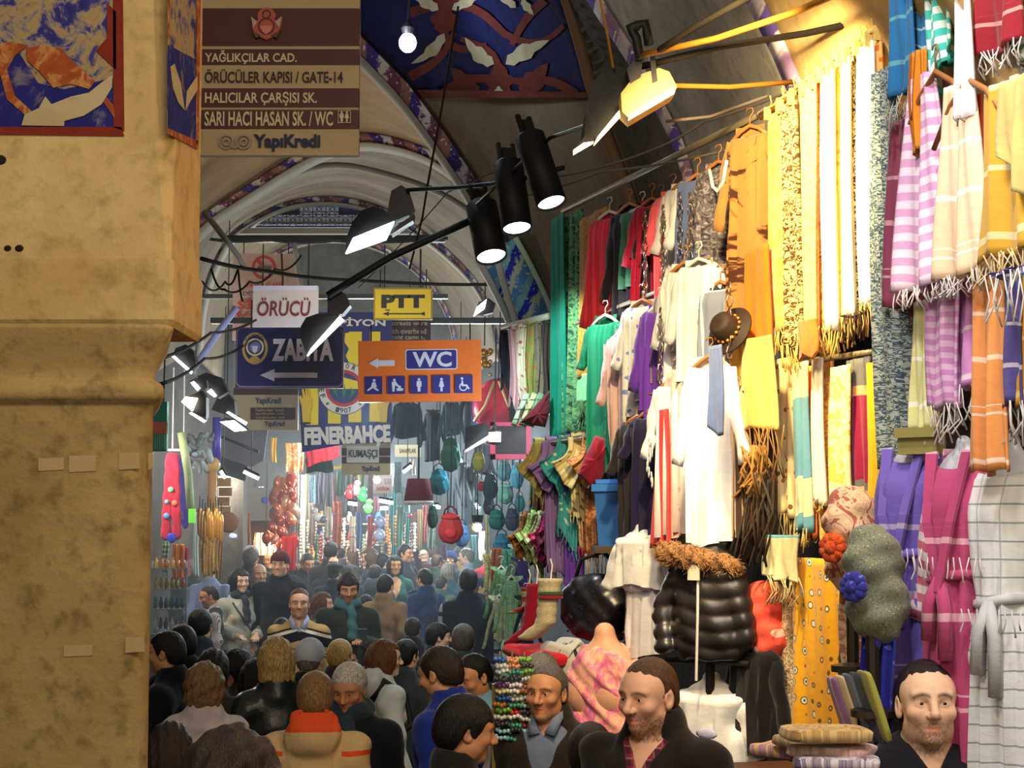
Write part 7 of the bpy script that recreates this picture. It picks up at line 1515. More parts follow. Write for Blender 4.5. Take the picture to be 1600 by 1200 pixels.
B(572, 930, 56, 175, 'woman with dark hair tucked into a charcoal coat behind the camel jacket', 'light', 'bob', 'black', (('jacket', (44, 46, 54), 'closed'),), fem=1, dz=.4)
B(560, 968, 58, 175, 'dark haired person behind the short blond woman', 'light', 'short', 'black', (('jacket', (40, 42, 50), 'closed'),))
B(448, 850, 36, 175, 'person in a brown coat at the far edge of the crowd under the copper ornaments', 'light', 'short', 'brown', (('coat', (86, 66, 50), 'closed'),))
B(532, 853, 36, 170, 'person in a grey hooded coat far back beside the tall man', 'light', 'crop', 'dark', (('hooded', (96, 98, 104), 'closed'),))
B(552, 852, 35, -150, 'woman with long brown hair far back beside the khaki cap', 'light', 'long', 'brown', (('coat', (120, 90, 80), 'closed'),), fem=1)
B(588, 850, 35, 178, 'person in a plum jacket far back under the lilac plates', 'light', 'short', 'black', (('jacket', (80, 40, 66), 'closed'),))
B(612, 851, 34, 165, 'person in a cream knitted hat far back', 'fair', 'crop', 'brown', (('jacket', (60, 70, 90), 'closed'),), hat=('beanie', (206, 196, 170)))
B(648, 850, 35, 176, 'person in a dark wine coloured coat far back under the red lampshade', 'light', 'short', 'dark', (('coat', (74, 30, 40), 'closed'),))
B(678, 852, 34, 185, 'person in a light grey jacket far back beside the red rucksack', 'light', 'short', 'brown', (('jacket', (150, 152, 156), 'closed'),))
B(718, 853, 34, 170, 'woman with black hair in a mustard coat far back', 'light', 'bob', 'black', (('coat', (176, 136, 60), 'closed'),), fem=1)
B(744, 855, 34, -170, 'person in a bottle green coat far back below the glaring bulb', 'light', 'short', 'dark', (('coat', (30, 70, 56), 'closed'),))
B(778, 862, 36, 178, 'person in a royal blue jacket far back beside the low shirts', 'light', 'crop', 'dark', (('jacket', (44, 60, 140), 'closed'),))
B(456, 880, 42, 172, 'dark haired man in a black leather jacket between the red hat and the striped sweater', 'light', 'short', 'black', (('jacket', (28, 28, 32), 'leather'),))
B(586, 882, 44, 176, 'person in a slate hooded jacket behind the camel jacket', 'light', 'short', 'dark', (('hooded', (70, 78, 90), 'closed'),))
B(700, 880, 42, 170, 'woman with grey bobbed hair and a teal coat behind the navy padded jacket', 'light', 'bob', 'grey', (('coat', (40, 80, 90), 'closed'),), fem=1)
B(348, 905, 40, 150, 'woman with dark hair behind the man in the waistcoat', 'light', 'bob', 'dark', (('jacket', (52, 50, 60), 'closed'),), fem=1)
B(645, 965, 64, 172, 'dark haired man in a navy coat before the blue cap', 'light', 'short', 'dark', (('coat', (34, 40, 56), 'closed'),))
B(440, 965, 66, 170, 'dark haired person in a charcoal jacket below the cream jacket woman', 'light', 'short', 'black', (('jacket', (50, 50, 58), 'closed'),))
# ================================================================ the shops down the street
ORD = 'first second third fourth fifth sixth seventh eighth ninth tenth eleventh twelfth thirteenth fourteenth fifteenth sixteenth'.split()
def sh(o, label, cat, group=None): return tag(o, label, cat, group)
def wire_up(o, z=.0, up=1.2, r=.005): mb = MB(); mb.tube([(0, 0, z), (.01, .02, z + up)], r, 5); mb.build('hanging_wire', M_WIRE, o)
def bag(x, y, w, h, d, c, label, kind='bag', group=None, rz=0.0):
    k = mpp(d); W, H = w * k, h * k; o = empty('rucksack' if kind == 'rucksack' else 'handbag', at(x, y, d), rz, label, 'rucksack' if kind == 'rucksack' else 'bag', group); m = plain(c, .6, .3, 0, .3, 20)
    s = SDF(axis(-W * .62, W * .62, W / 14), axis(-W * .4, W * .4, W / 14), axis(-H * 1.05, H * .1, H / 16)); s.ell((0, 0, -H * .62), (W * .48, W * .26, H * .38), W * .1); s.ell((0, 0, -H * .30), (W * .36, W * .2, H * .22), W * .15)
    s.warp(lambda X, Y, Z: W * .02 * np.sin(22 * X / W + 9 * Z / H)); link('body', s.mesh('bag', False)[0], m, o)
    mb = MB()
    if kind == 'rucksack': mb.ball((0, -W * .24, -H * .68), (W * .24, W * .07, H * .15), 10, 6); mb.ball((0, -W * .16, -H * .22), (W * .36, W * .12, H * .09), 10, 6)
    else: mb.ball((0, -W * .2, -H * .42), (W * .36, W * .09, H * .12), 10, 6)
    mb.build('pocket' if kind == 'rucksack' else 'flap', plain(tuple(min(255, int(q * 1.15)) for q in c), .6, .3), o, True)
    mb = MB()
    for a in (-1, 1): mb.tube([(a * W * .26, -.01, -H * .18), (a * W * .2, 0, 0), (0, .01, H * .10)], W * .035, 5)
    mb.build('strap', plain(tuple(int(q * .6) for q in c), .7), o, True); wire_up(o, H * .1, .7); return o
def fl(x0, x1, y0, y1, d, m, label, **k): return strip(x0, x1, y0, y1, 0, m, label, k.pop('fold', 2), k.pop('amp', .03), d=d, name=k.pop('name', 'hanging_cloth'), cat=k.pop('cat', 'cloth'), **k)
# -- left side: trousers, glass display, brass and wood
def trousers(x0, x1, y0, y1, d, c, label, badges=()):
    k = mpp(d); W, H = (x1 - x0) * k, (y1 - y0) * k; o = empty('hanging_trousers', at((x0 + x1) / 2, y0, d), .15, label, 'trousers'); m = cloth(c)
    s = SDF(axis(-W * .8, W * .8, W / 18), axis(-W * .3, W * .3, W / 18), axis(-H * 1.02, H * .04, H / 44)); s.cap((-W * .16, 0, -H * .05), (W * .16, 0, -H * .05), W * .15, None, W * .1)
    for a in (-1, 1): s.cap((a * W * .12, 0, -H * .1), (a * W * .25, 0, -H * .93), W * .19, W * .21, W * .06)
    s.cut(lambda X, Y, Z: np.abs(Y) - W * .13 + 0 * X * Z); s.warp(lambda X, Y, Z: W * .02 * np.sin(14 * X / W + 30 * Z / H)); link('legs', s.mesh('legs')[0], m, o)
    for bx, by, r, bc in badges: mb = MB(); mb.ball(((bx - (x0 + x1) / 2) * k, -W * .16, (y0 - by) * k), (r * k, .012, r * k), 10, 6); mb.build('badge', plain(bc, .5), o, True)
    mb = MB(); mb.tube([(-W * .3, 0, .02), (W * .3, 0, .02)], .014, 6); mb.tube([(0, 0, .02), (0, 0, .12), (0, .03, .9)], .007, 5); mb.build('clip_hanger', plain((200, 206, 210), .3, .6), o); return o
trousers(252, 287, 706, 846, 19.0, (186, 34, 62), 'crimson trousers with round embroidered badges beside the pier', ((268, 765, 4.5, (110, 200, 150)), (262, 784, 3.5, (100, 170, 200)), (274, 786, 4.5, (236, 110, 80)), (262, 806, 5, (90, 140, 210)), (270, 840, 8, (40, 60, 190))))
trousers(276, 297, 706, 830, 19.6, (50, 36, 130), 'indigo trousers beside the crimson pair')
def pole(pts, r, m, label, name='pole', cat='pole', n=8): o = run(name, pts, r, m, label, cat, n); return o
pole([(283, 676, 19.3), (294, 740, 19.3), (298, 800, 19.3)], .045, plain((160, 176, 130), .6), 'pale green bamboo pole behind the indigo trousers')
pole([(339, 652, 20.5), (338, 724, 20.5)], .05, plain((52, 40, 150), .4), 'deep violet upright post under the round backed lamp')
for x0, y0, x1, y1 in ((340, 680, 404, 706),): pole([(x0, y0, 21), (x1, y1, 21)], .018, metal((60, 60, 60)), 'thin dark brace across the grey boards')
for i, (pl, c, lb) in enumerate((([(342, 668), (420, 660), (412, 720), (392, 730), (342, 712)], (118, 112, 122), 'large grey slanting awning board beside the violet post'), ([(346, 712), (388, 728), (384, 752), (346, 740)], (72, 76, 80), 'dark lower board hanging under the grey awning'))):
    d = 22 + i * .5; c0 = at(380, 700, d); mb = MB(); mb.prism([((x - 380) * mpp(d), (700 - y) * mpp(d)) for x, y in pl], -.02, .02); sh(mb.build('awning_board', plain(c, .8), None, False, c0), lb, 'board')
rr = random.Random(11); shoe = None
for i in range(16):
    x, y = 290 + (i % 5) * 9.5 + rr.uniform(-3, 3), 688 + (i // 5) * 21 + rr.uniform(-4, 4); d = 20.2 + rr.uniform(0, .4)
    if shoe is None: mb = MB(); mb.ball((0, 0, 0), (.035, .10, .04), 10, 6); mb.ball((0, .05, .03), (.033, .05, .06), 10, 6); shoe = mb.mesh('shoe')
    o = link('shoe', shoe, plain(rr.choice(((150, 166, 170), (96, 110, 110), (190, 200, 200), (70, 84, 84))), .5, .4), None, at(x, y, d), (rr.uniform(-1.2, 1.2), rr.uniform(-1, 1), rr.uniform(-1.5, 1.5))); sh(o, 'grey shoe hung in the dense cluster behind the bamboo pole', 'shoe', 'shoes hung behind the bamboo pole')
mb = MB(); c = at(300, 806, 19); mb.box(c, (.07, .04, .15)); sh(mb.build('price_card', plain((110, 210, 60), .5)), 'bright green card under the bamboo pole', 'card')
o = empty('wooden_shaft', at(332, 722, 20.4), 0, 'carved wooden shaft with a round honey coloured knob', 'ornament'); mb = MB(); mb.tube([(0, 0, -.05), (.01, 0, -.75)], .05, 10); mb.build('shaft', plain((176, 128, 66), .5), o, True); mb = MB(); mb.ball((0, 0, -.03), .09, 12, 8); mb.build('knob', plain((206, 160, 80), .4), o, True)
o = empty('board_stack', at(350, 790, 21.5), 0, 'stack of honey coloured wooden boards beside the carved shaft', 'stack')
for i in range(5): mb = MB(); mb.box(((i % 2) * .02, 0, .28 - i * .115), (.17 - .012 * i, .1, .10)); mb.build('board', plain((180 - 6 * i, 130, 70), .6), o)
for i in range(9):
    x = 312 + i * 4.2; o = empty('brass_tassel', at(x, 792 + (i % 3) * 5, 20), 0, 'long golden brass pendant in the hanging row', 'ornament', 'brass pendants under the boards'); mb = MB(); mb.lathe([(.008, 0), (.022, -.02), (.03, -.1), (.026, -.22), (.02, -.30), (.004, -.33)], 10); mb.build('pendant', plain((214, 150, 50), .3, .6, .4), o, True); mb = MB(); mb.tube([(0, 0, 0), (0, 0, .12)], .005, 4); mb.build('loop', M_WIRE, o)
o = empty('wicker_disc', at(357, 816, 20.6), 0, 'round brown wicker disc beside the golden pendants', 'ornament'); mb = MB(); mb.lathe([(.11, 0), (.12, .02), (.10, .03)], 20, M=Matrix.Rotation(math.pi / 2, 3, 'X')); mb.build('disc', plain((150, 100, 70), .7, .2, 0, .5, 50), o, True)
for i, (x0, x1, y0, y1, c) in enumerate(((308, 322, 838, 896, (206, 160, 80)), (320, 332, 836, 900, (190, 140, 60)), (330, 342, 840, 892, (214, 176, 96)), (338, 348, 836, 905, (170, 120, 60)))): fl(x0, x1, y0, y1, 21, cloth(c, 'scroll', tuple(int(q * .7) for q in c)), ('honey', 'amber', 'straw', 'bronze')[i] + ' coloured scarf hanging under the brass pendants', cat='scarf', name='scarf')
fl(304, 312, 800, 900, 20.8, cloth((206, 226, 226)), 'white lit cloth edge beside the golden scarves')
mb = MB(); c = at(361, 830, 24); mb.box((c.x, c.y, 1.45), (.30, .4, 2.9)); tag(mb.build('pillar', M_GREY), kind='structure'); mb = MB(); mb.box((c.x + .16, c.y, 1.45), (.06, .42, 2.9)); tag(mb.build('trim_3', plain((70, 68, 66), .8)), kind='structure')
o = empty('night_lamp', at(364, 837, 22.5), 0, 'small glowing blue lamp fixed to the grey pier', 'lamp'); mb = MB(); mb.ball((0, 0, 0), (.05, .03, .03), 10, 6); mb.build('glass', glow((.15, .2, 1), 3), o, True); mb = MB(); mb.box((0, .1, -.02), (.06, .2, .03)); mb.build('bracket', M_BLACK, o)
# shop with the lit wicker lamp
o = empty('shop_facade', at(405, 800, 27), 0, 'dark framed shop front with an orange wooden door post', 'shop front'); mb = MB(); c = o.location
mb.box((-.02, .2, .12), (.62, .1, .5)); mb.build('fascia', plain((120, 112, 106), .7), o); mb = MB(); mb.ball((.06, .14, .18), (.05, .02, .05), 10, 6); mb.build('round_mark', plain((44, 56, 170), .5), o, True)
for x, m in ((-.28, plain((190, 96, 40), .5)), (.28, plain((80, 60, 50), .6))): mb = MB(); mb.box((x, .15, -c.z / 2 - .1), (.06, .1, c.z - .2)); mb.build('door_post', m, o)
mb = MB(); mb.box((0, .5, -c.z / 2), (.6, .05, c.z)); mb.build('back_panel', plain((110, 50, 30), .7), o)
o = empty('wicker_lamp', at(415, 850, 26), 0, 'glowing wicker lampshade in the dark shop front', 'lamp'); mb = MB(); mb.lathe([(.13, -.16), (.165, -.05), (.17, .05), (.15, .16)], 20); mb.build('shade', glow((1, .62, .25), 2.6), o, True); mb = MB()
for i in range(10): t = 2 * math.pi * i / 10; mb.tube([(.14 * math.cos(t), .14 * math.sin(t), -.17), (.175 * math.cos(t), .175 * math.sin(t), .0), (.155 * math.cos(t), .155 * math.sin(t), .17)], .008, 4)
mb.build('cane', plain((170, 110, 50), .6), o); wire_up(o, .16, 1)
rc = random.Random(4); cop = None
for i in range(44):
    t = rc.random(); y = 742 + 118 * t; x = 446 + rc.uniform(-1, 1) * (10 + 16 * t) - (8 * t); d = 24.5 + rc.uniform(0, 1.2)
    if cop is None: mb = MB(); mb.lathe([(.005, .10), (.02, .09), (.05, .05), (.062, 0), (.05, -.05), (.02, -.08), (.012, -.11)], 10); cop = mb.mesh('copper_lamp')
    o = link('copper_ornament', cop, plain(rc.choice(((206, 110, 70), (226, 140, 100), (190, 70, 50), (240, 190, 160))), .25, .7, .5), None, at(x, y, d), (rc.uniform(-.6, .6), rc.uniform(-.6, .6), 0)); f_ = rc.uniform(.8, 1.5); o.scale = (f_, f_, f_); sh(o, 'shiny copper ornament hanging in the dense cluster', 'ornament', 'copper ornaments before the bright shops')
lamp('POINT', 'copper_light', tuple(at(440, 790, 23.6)), 26, (1, .72, .5), None, .1); lamp('POINT', 'wicker_light', tuple(at(415, 845, 25.5)), 16, (1, .6, .25), None, .1)
fl(440, 463, 838, 892, 24.3, cloth((196, 26, 36)), 'bright red cloth under the copper ornaments')
# glass display beside the pier
o = empty('display_cabinet', at(266, 925, 17.2), .1, 'glass display cabinet with lit shelves beside the pier', 'cabinet'); zc = o.location.z; o.location.z = 0
for x in (-.16, .16): mb = MB(); mb.box((x, -.1, zc * .5 + .15), (.02, .02, zc + .3)); mb.build('corner_post', plain((180, 186, 190), .3, .6, .5), o)
for i in range(4): mb = MB(); mb.box((0, 0, zc + .22 - i * .19), (.34, .24, .012)); mb.build('shelf', plain((170, 190, 196), .15, .7), o)
mb = MB(); mb.box((0, 0, (zc - .4) / 2), (.34, .24, zc - .4)); mb.build('base', plain((70, 72, 80), .5), o)
def glass_mat():
    m = NT('clear_glass'); m.b.inputs['Transmission Weight'].default_value = 1; m.b.inputs['IOR'].default_value = 1.1; return m.base((240, 246, 248), .05, .5)
mb = MB(); mb.box((0, -.125, zc - .08), (.34, .006, .64)); mb.build('glass_pane', glass_mat(), o)
bot = None
for i in range(4):
    for j in range(6):
        if bot is None: mb = MB(); mb.lathe([(.02, 0), (.022, .05), (.012, .075), (.008, .10), (.012, .105)], 10); bot = mb.mesh('bottle')
        c = ((222, 120, 40), (190, 160, 50), (60, 130, 110), (110, 110, 120))[i] if (j + i) % 3 else ((230, 190, 80), (206, 110, 40), (90, 90, 160), (200, 210, 220))[i]
        b = link('perfume_bottle', bot, plain(c, .15, .7), None, o.location + Vector((-.13 + j * .052, -.05 + .01 * (j % 2), zc + .228 - i * .19 if i else zc + .228)), None); sh(b, ('amber', 'gold', 'green', 'grey')[i] + ' perfume bottle on the ' + ('top', 'second', 'third', 'lowest') [i] + ' cabinet shelf, ' + ORD[j] + ' from the pier', 'bottle', 'bottles in the display cabinet')
fl(270, 288, 850, 905, 18.4, cloth((226, 130, 50)), 'orange cloth bundle above the display cabinet'); fl(286, 296, 855, 900, 18.6, cloth((196, 70, 100)), 'rose cloth beside the orange bundle'); fl(254, 264, 846, 900, 18.5, cloth((170, 190, 150), 'wide', (90, 120, 90)), 'green striped cloth above the display cabinet')
# -- the bright far end
ends = [(462, 470, 736, 880, (226, 220, 206), 'ivory'), (468, 478, 742, 880, (200, 210, 206), 'pale grey'), (476, 482, 740, 860, (150, 150, 110), 'olive'), (480, 493, 742, 786, (150, 190, 226), 'sky blue'), (482, 492, 786, 850, (226, 200, 190), 'blush'), (494, 508, 738, 786, (44, 46, 66), 'midnight blue'), (508, 520, 736, 792, (60, 58, 72), 'charcoal'), (520, 530, 742, 800, (150, 80, 60), 'rust'), (526, 538, 736, 776, (60, 120, 90), 'bottle green'), (538, 552, 742, 800, (70, 76, 80), 'slate'), (552, 562, 746, 800, (150, 100, 100), 'dusty rose'), (508, 520, 780, 840, (226, 210, 190), 'cream'), (520, 534, 784, 860, (226, 120, 90), 'salmon'), (560, 572, 740, 780, (90, 110, 70), 'moss'), (612, 620, 765, 872, (50, 150, 150), 'teal'), (602, 612, 776, 870, (180, 190, 200), 'silver grey'), (620, 630, 790, 872, (120, 170, 150), 'sage'), (634, 640, 800, 860, (40, 150, 140), 'turquoise'), (646, 650, 800, 850, (206, 130, 60), 'ochre')]
for i, (x0, x1, y0, y1, c, lb) in enumerate(ends): fl(x0, x1, y0, y1, 29 + (i % 4) * .6, cloth(c, 'splash' if i % 3 == 0 else 'plain', tuple(int(q * .7) for q in c)), lb + ' garment hanging at the bright far end', cat='garment', name='hanging_garment', amp=.05)
fl(446, 474, 692, 738, 25, cloth((236, 214, 150), 'splash', (226, 150, 80), (250, 240, 220)), 'brightly lit cream and orange bundle above the ivory garment', amp=.06); fl(424, 432, 684, 722, 25.5, cloth((226, 170, 40)), 'small golden lantern cloth beside the dark column')
fl(478, 530, 696, 722, 20, cloth((176, 34, 44)), 'red banner cloth hanging below the club banner', amp=.03, slant=-.12); fl(478, 520, 716, 738, 20.3, cloth((60, 80, 80)), 'dark green canopy cloth under the red banner cloth', amp=.03)
pole([(498, 732, 24), (558, 728, 24)], .03, plain((196, 180, 90), .5), 'yellow pole with sagging cloth at the far end'); fl(540, 562, 726, 744, 24, cloth((196, 176, 90)), 'yellow cloth sagging from the pole end', amp=.05, slant=.1)
plate = None
for i, (x, y, r, c, lb) in enumerate(((594, 815, 9, (170, 176, 214), 'upper lilac china plate'), (593, 836, 9, (190, 196, 226), 'lower lilac china plate'), (496, 808, 7, (236, 232, 224), 'large white china plate'), (492, 798, 5, (226, 226, 222), 'small white china plate above the large one'), (505, 812, 6, (110, 116, 122), 'grey round plate beside the large white one'), (640, 806, 4, (226, 90, 90), 'small red plate under the lampshade'))):
    d = 28; o = empty('plate', at(x, y, d), 0, lb + ' on the far shelves', 'plate'); k = mpp(d); mb = MB(); q = Matrix.Rotation(math.pi / 2, 3, 'X'); mb.lathe([(.2 * r * k, .02), (.62 * r * k, .02), (.7 * r * k, .0), (r * k, -.012), (r * k, -.004), (.7 * r * k, .02), (.3 * r * k, .03)], 22, M=q); mb.build('dish', plain(c, .2, .6), o, True); mb = MB(); mb.lathe([(.3 * r * k, -.001), (.5 * r * k, -.004), (.5 * r * k, .004)], 18, M=q); mb.build('pattern_ring', plain(tuple(int(v * .55) for v in c), .3), o, True)
bead = None; bs = random.Random(9)
for i in range(36):
    x = 470 + (i * 37 % 190) + bs.uniform(-2, 2); y = 800 + bs.uniform(0, 50); d = 30 + bs.uniform(-1, 1)
    if bead is None:
        mb = MB()
        for q in range(9): mb.ball((.006 * math.sin(q * 2), 0, -.055 * q), .03, 6, 4)
        bead = mb.mesh('bead_string')
    c = bs.choice(((236, 230, 220), (226, 150, 70), (206, 60, 50), (150, 170, 200), (120, 160, 110), (226, 190, 150))); o = link('bead_string', bead, plain(c, .3, .6), None, at(x, y, d)); sh(o, 'string of glossy beads among the souvenirs at the far end', 'beads', 'bead strings at the far end')
for i, (x, y, c, lb) in enumerate(((566, 776, (60, 190, 90), 'bright green ornament'), (546, 772, (206, 60, 60), 'red and white ornament'), (556, 766, (214, 150, 160), 'pink ornament'), (575, 795, (120, 200, 110), 'small lime ornament'))): o = empty('ornament', at(x, y, 26), 0, lb + ' hung before the far shelves', 'ornament'); mb = MB(); mb.ball((0, 0, 0), (.07, .05, .09), 10, 7); mb.ball((.02, 0, .1), (.05, .04, .05), 8, 6); mb.build('body', plain(c, .3, .5), o, True); wire_up(o, .1, .5)
for i in range(5): z = .95 + i * .33; mb = MB(); c = at(540, 820, 32.5); mb.box((c.x, c.y, z), (2.0, .35, .03)); sh(mb.build('far_shelf', plain((150, 130, 110), .6)), ('lowest', 'second lowest', 'middle', 'second highest', 'highest')[i] + ' long shelf board of the far shop', 'shelf')
gd = random.Random(21); cup = None
for i in range(60):
    z = .965 + (i // 12) * .33; x = at(540, 820, 32.5).x - .95 + (i % 12) * .172
    if cup is None: mb = MB(); mb.lathe([(.03, 0), (.05, .03), (.055, .10), (.03, .15), (.035, .2)], 9); cup = mb.mesh('vase')
    o = link('souvenir_vase', cup, plain(gd.choice(((226, 214, 200), (206, 120, 60), (60, 100, 170), (190, 50, 50), (230, 190, 90), (90, 150, 130))), .2, .6), None, (x, 32.4 + gd.uniform(-.05, .05), z)); f_ = gd.uniform(.8, 1.3); o.scale = (f_, f_, f_); sh(o, 'small glazed vase on the %s far shelf, %s from the pier' % (('lowest', 'second lowest', 'middle', 'second highest', 'highest')[i // 12], ORD[i % 12]), 'vase', 'vases on the far shelves')
more = [(606, 616, 724, 760, (206, 214, 214), 'white'), (616, 628, 722, 770, (60, 90, 96), 'gunmetal'), (628, 640, 760, 800, (150, 190, 190), 'ice blue'), (660, 668, 790, 850, (190, 90, 80), 'coral'), (668, 680, 800, 858, (90, 110, 90), 'olive grey'), (652, 660, 796, 860, (226, 200, 150), 'butter'), (690, 698, 850, 875, (110, 60, 120), 'aubergine'), (724, 734, 840, 872, (196, 190, 170), 'linen'), (736, 746, 836, 876, (90, 150, 150), 'seafoam'), (748, 758, 830, 876, (226, 226, 210), 'chalk'), (758, 766, 800, 870, (150, 130, 60), 'brass'), (584, 592, 776, 800, (226, 150, 170), 'candy pink'), (575, 584, 740, 800, (120, 70, 50), 'cinnamon'), (640, 650, 716, 742, (180, 160, 140), 'oatmeal'), (404, 412, 760, 800, (150, 150, 150), 'ash'), (384, 392, 800, 850, (170, 100, 60), 'copper brown'), (546, 556, 806, 862, (240, 220, 200), 'pearl'), (556, 566, 800, 858, (110, 130, 170), 'steel blue'), (574, 582, 806, 866, (206, 70, 60), 'tomato')]
for i, (x0, x1, y0, y1, c, lb) in enumerate(more): fl(x0, x1, y0, y1, 27 + (i % 5) * .7, cloth(c, 'floral' if i % 3 == 0 else 'stripe' if i % 3 == 1 else 'plain', tuple(int(q * .65) for q in c)), lb + ' cloth hanging among the goods at the far end', cat='cloth', amp=.05)
# -- the right side: lampshade, bags, jackets
o = empty('hanging_lampshade', at(654, 748, 17), 0, 'dark red fabric lampshade with white trim hanging over the crowd', 'lampshade'); k = mpp(17); mb = MB(); mb.lathe([(17 * k, 0), (17.5 * k, -.01), (23 * k, -35 * k), (22.6 * k, -35 * k), (16.8 * k, -.005)], 30); mb.build('shade', plain((116, 36, 52), .8), o, True)
mb = MB(); mb.lathe([(23 * k, -34.5 * k), (23.6 * k, -35 * k), (23.6 * k, -38.5 * k), (22.8 * k, -38.5 * k)], 30); mb.build('trim_band', plain((226, 222, 216), .6), o, True); mb = MB()
for i in range(30): t = 2 * math.pi * i / 30; mb.tube([(23.2 * k * math.cos(t), 23.2 * k * math.sin(t), -38 * k), (23.2 * k * math.cos(t), 23.2 * k * math.sin(t), -41 * k)], .006, 4)
mb.build('tassels', plain((206, 206, 220), .6), o); wire_up(o, 0, 2.2, .01)
bag(704, 796, 42, 54, 16, (206, 52, 56), 'bright red rucksack hanging over the crowd', 'rucksack')
bl = [(686, 728, 34, 46, 17.5, (24, 120, 140), 'round teal handbag beside the lampshade', 'bag'), (704, 678, 34, 60, 17.2, (30, 96, 76), 'large dark green bag with pale buckles', 'bag'), (748, 702, 20, 34, 16.5, (170, 170, 56), 'yellow green handbag under the strip light', 'bag'), (788, 718, 24, 34, 16, (110, 170, 190), 'pale blue rucksack in the hanging column', 'rucksack'), (790, 752, 26, 36, 15.8, (120, 190, 176), 'mint rucksack under the pale blue one', 'rucksack'), (808, 718, 22, 46, 15.5, (80, 170, 206), 'bright sky blue bag behind the folded shawls', 'bag'),
      (776, 792, 28, 36, 16, (28, 110, 104), 'deep teal bag under the mint rucksack', 'bag'), (800, 790, 24, 40, 15.8, (50, 56, 84), 'slate blue bag beside the deep teal one', 'bag'), (752, 750, 12, 18, 17, (186, 30, 60), 'small crimson purse among the dark bags', 'bag'), (766, 735, 26, 46, 17, (36, 66, 84), 'dark petrol bag behind the pale blue rucksack', 'bag'), (784, 830, 30, 40, 15.6, (30, 104, 130), 'petrol blue shoulder bag lowest in the column', 'bag'), (676, 786, 18, 40, 18, (30, 60, 54), 'black green bag behind the red rucksack', 'bag'), (722, 815, 24, 40, 18, (70, 110, 160), 'denim blue bag behind the red rucksack', 'bag'), (810, 838, 22, 44, 15.2, (34, 90, 84), 'dark green bag beside the bright scarves', 'bag'), (764, 770, 20, 36, 17.4, (46, 50, 64), 'black rucksack among the teal bags', 'rucksack'), (742, 812, 12, 20, 17.8, (210, 200, 90), 'small lemon purse below the glaring bulb', 'bag'), (812, 770, 18, 30, 16.4, (40, 140, 150), 'turquoise bag at the scarf tips', 'bag')]
for x, y, w_, h_, d, c, lb, kd in bl: bag(x, y, w_, h_, d, c, lb, kd)
for i, (x0, x1, y0, y1, c) in enumerate(((696, 714, 728, 800, (130, 140, 146)), (708, 728, 722, 815, (160, 170, 176)), (722, 742, 730, 820, (110, 124, 130)), (736, 756, 740, 815, (150, 166, 166)))): garment(x0, x1, y0, y1, 0, cloth(c), ('mid grey', 'silver grey', 'iron grey', 'pale blue grey')[i] + ' jacket hanging behind the red rucksack', .35, 1, WHPL, .2, 'jacket', 'hanging_jacket', d=18.5 + i * .2)
o = empty('gong', at(779, 635, 14.5), -.3, 'shiny pink red metal disc hanging beside the orange sign', 'gong'); mb = MB(); q = Matrix.Rotation(math.pi / 2, 3, 'X'); mb.lathe([(.01, .02), (.05, .022), (.17, .01), (.225, 0), (.235, -.03), (.225, -.04)], 30, M=q); mb.build('disc', plain((196, 60, 90), .2, .7, .3), o, True); wire_up(o, .22, .6)
for s_ in (-1, 1): mb = MB(); mb.tube([(s_ * .02, -.05, .2), (s_ * .10, -.05, .0), (s_ * .2, -.03, -.12)], .012, 6); mb.build('cord', plain((206, 190, 130), .6), o, True)
fl(796, 806, 552, 680, 14.2, cloth((28, 34, 62)), 'dark navy cloth hanging over the pink red disc')
o = empty('wall_lantern', at(773, 680, 13), 0, 'amber glass lantern with a dark metal cap', 'lantern'); k = mpp(13); mb = MB(); mb.lathe([(.004, 18 * k), (3 * k, 16 * k), (6 * k, 9 * k), (12 * k, 7 * k), (11 * k, 5 * k)], 8); mb.lathe([(11 * k, -11 * k), (12 * k, -12 * k), (4 * k, -15 * k)], 8); mb.build('cap', M_BLACK, o)
for i in range(6): t = math.pi * i / 3; mb = MB(); mb.box((9 * k * math.cos(t), 9 * k * math.sin(t), -3 * k), (.006, 8.5 * k, 15 * k), 0, Matrix.Rotation(t, 3, 'Z')); mb.build('pane', glow((1, .42, .04), .55), o)
wire_up(o, 17 * k, .7)
o = empty('picture_frame', at(798, 690, 13.6), 0, 'crimson box frame with a dark panel below the lantern', 'frame'); k = mpp(13.6)
for x0, x1, y0, y1 in ((-32, 32, 20, 28), (-32, -24, -30, 28), (24, 32, -30, 28), (-32, 32, -30, -24)): mb = MB(); mb.box(((x0 + x1) / 2 * k, 0, -(y0 + y1) / 2 * k), ((x1 - x0) * k, .08, (y1 - y0) * k)); mb.build('frame_bar', plain((176, 26, 70), .5), o)
mb = MB(); mb.box((0, .03, 0), (50 * k, .03, 50 * k)); mb.build('panel', plain((52, 40, 40), .7), o); wire_up(o, 30 * k, 1.2)
o = empty('brass_chime', at(757, 560, 14), 0, 'cluster of small brass and crystal chimes beside the orange sign', 'chime'); mb = MB(); ch = random.Random(2)
for i in range(14): mb.ball((ch.uniform(-.05, .05), ch.uniform(-.04, .04), ch.uniform(-.14, .12)), ch.uniform(.012, .03), 7, 5)
mb.build('bells', plain((170, 130, 60), .2, .7, .6), o, True); wire_up(o, .1, 1)
dk = [(612, 660, 628, 684, 19, (22, 24, 34), 'bundle of black bags hanging beside the club banner'), (662, 690, 640, 720, 19.5, (40, 36, 50), 'dark plum coat hanging in the upper shade'), (724, 752, 600, 690, 18, (30, 40, 70), 'navy coat hanging in the upper shade beside the orange sign'), (690, 722, 628, 680, 19.2, (36, 50, 56), 'dark teal coat hanging in the upper shade'), (740, 768, 690, 740, 18.5, (44, 40, 48), 'charcoal coat behind the lantern')]
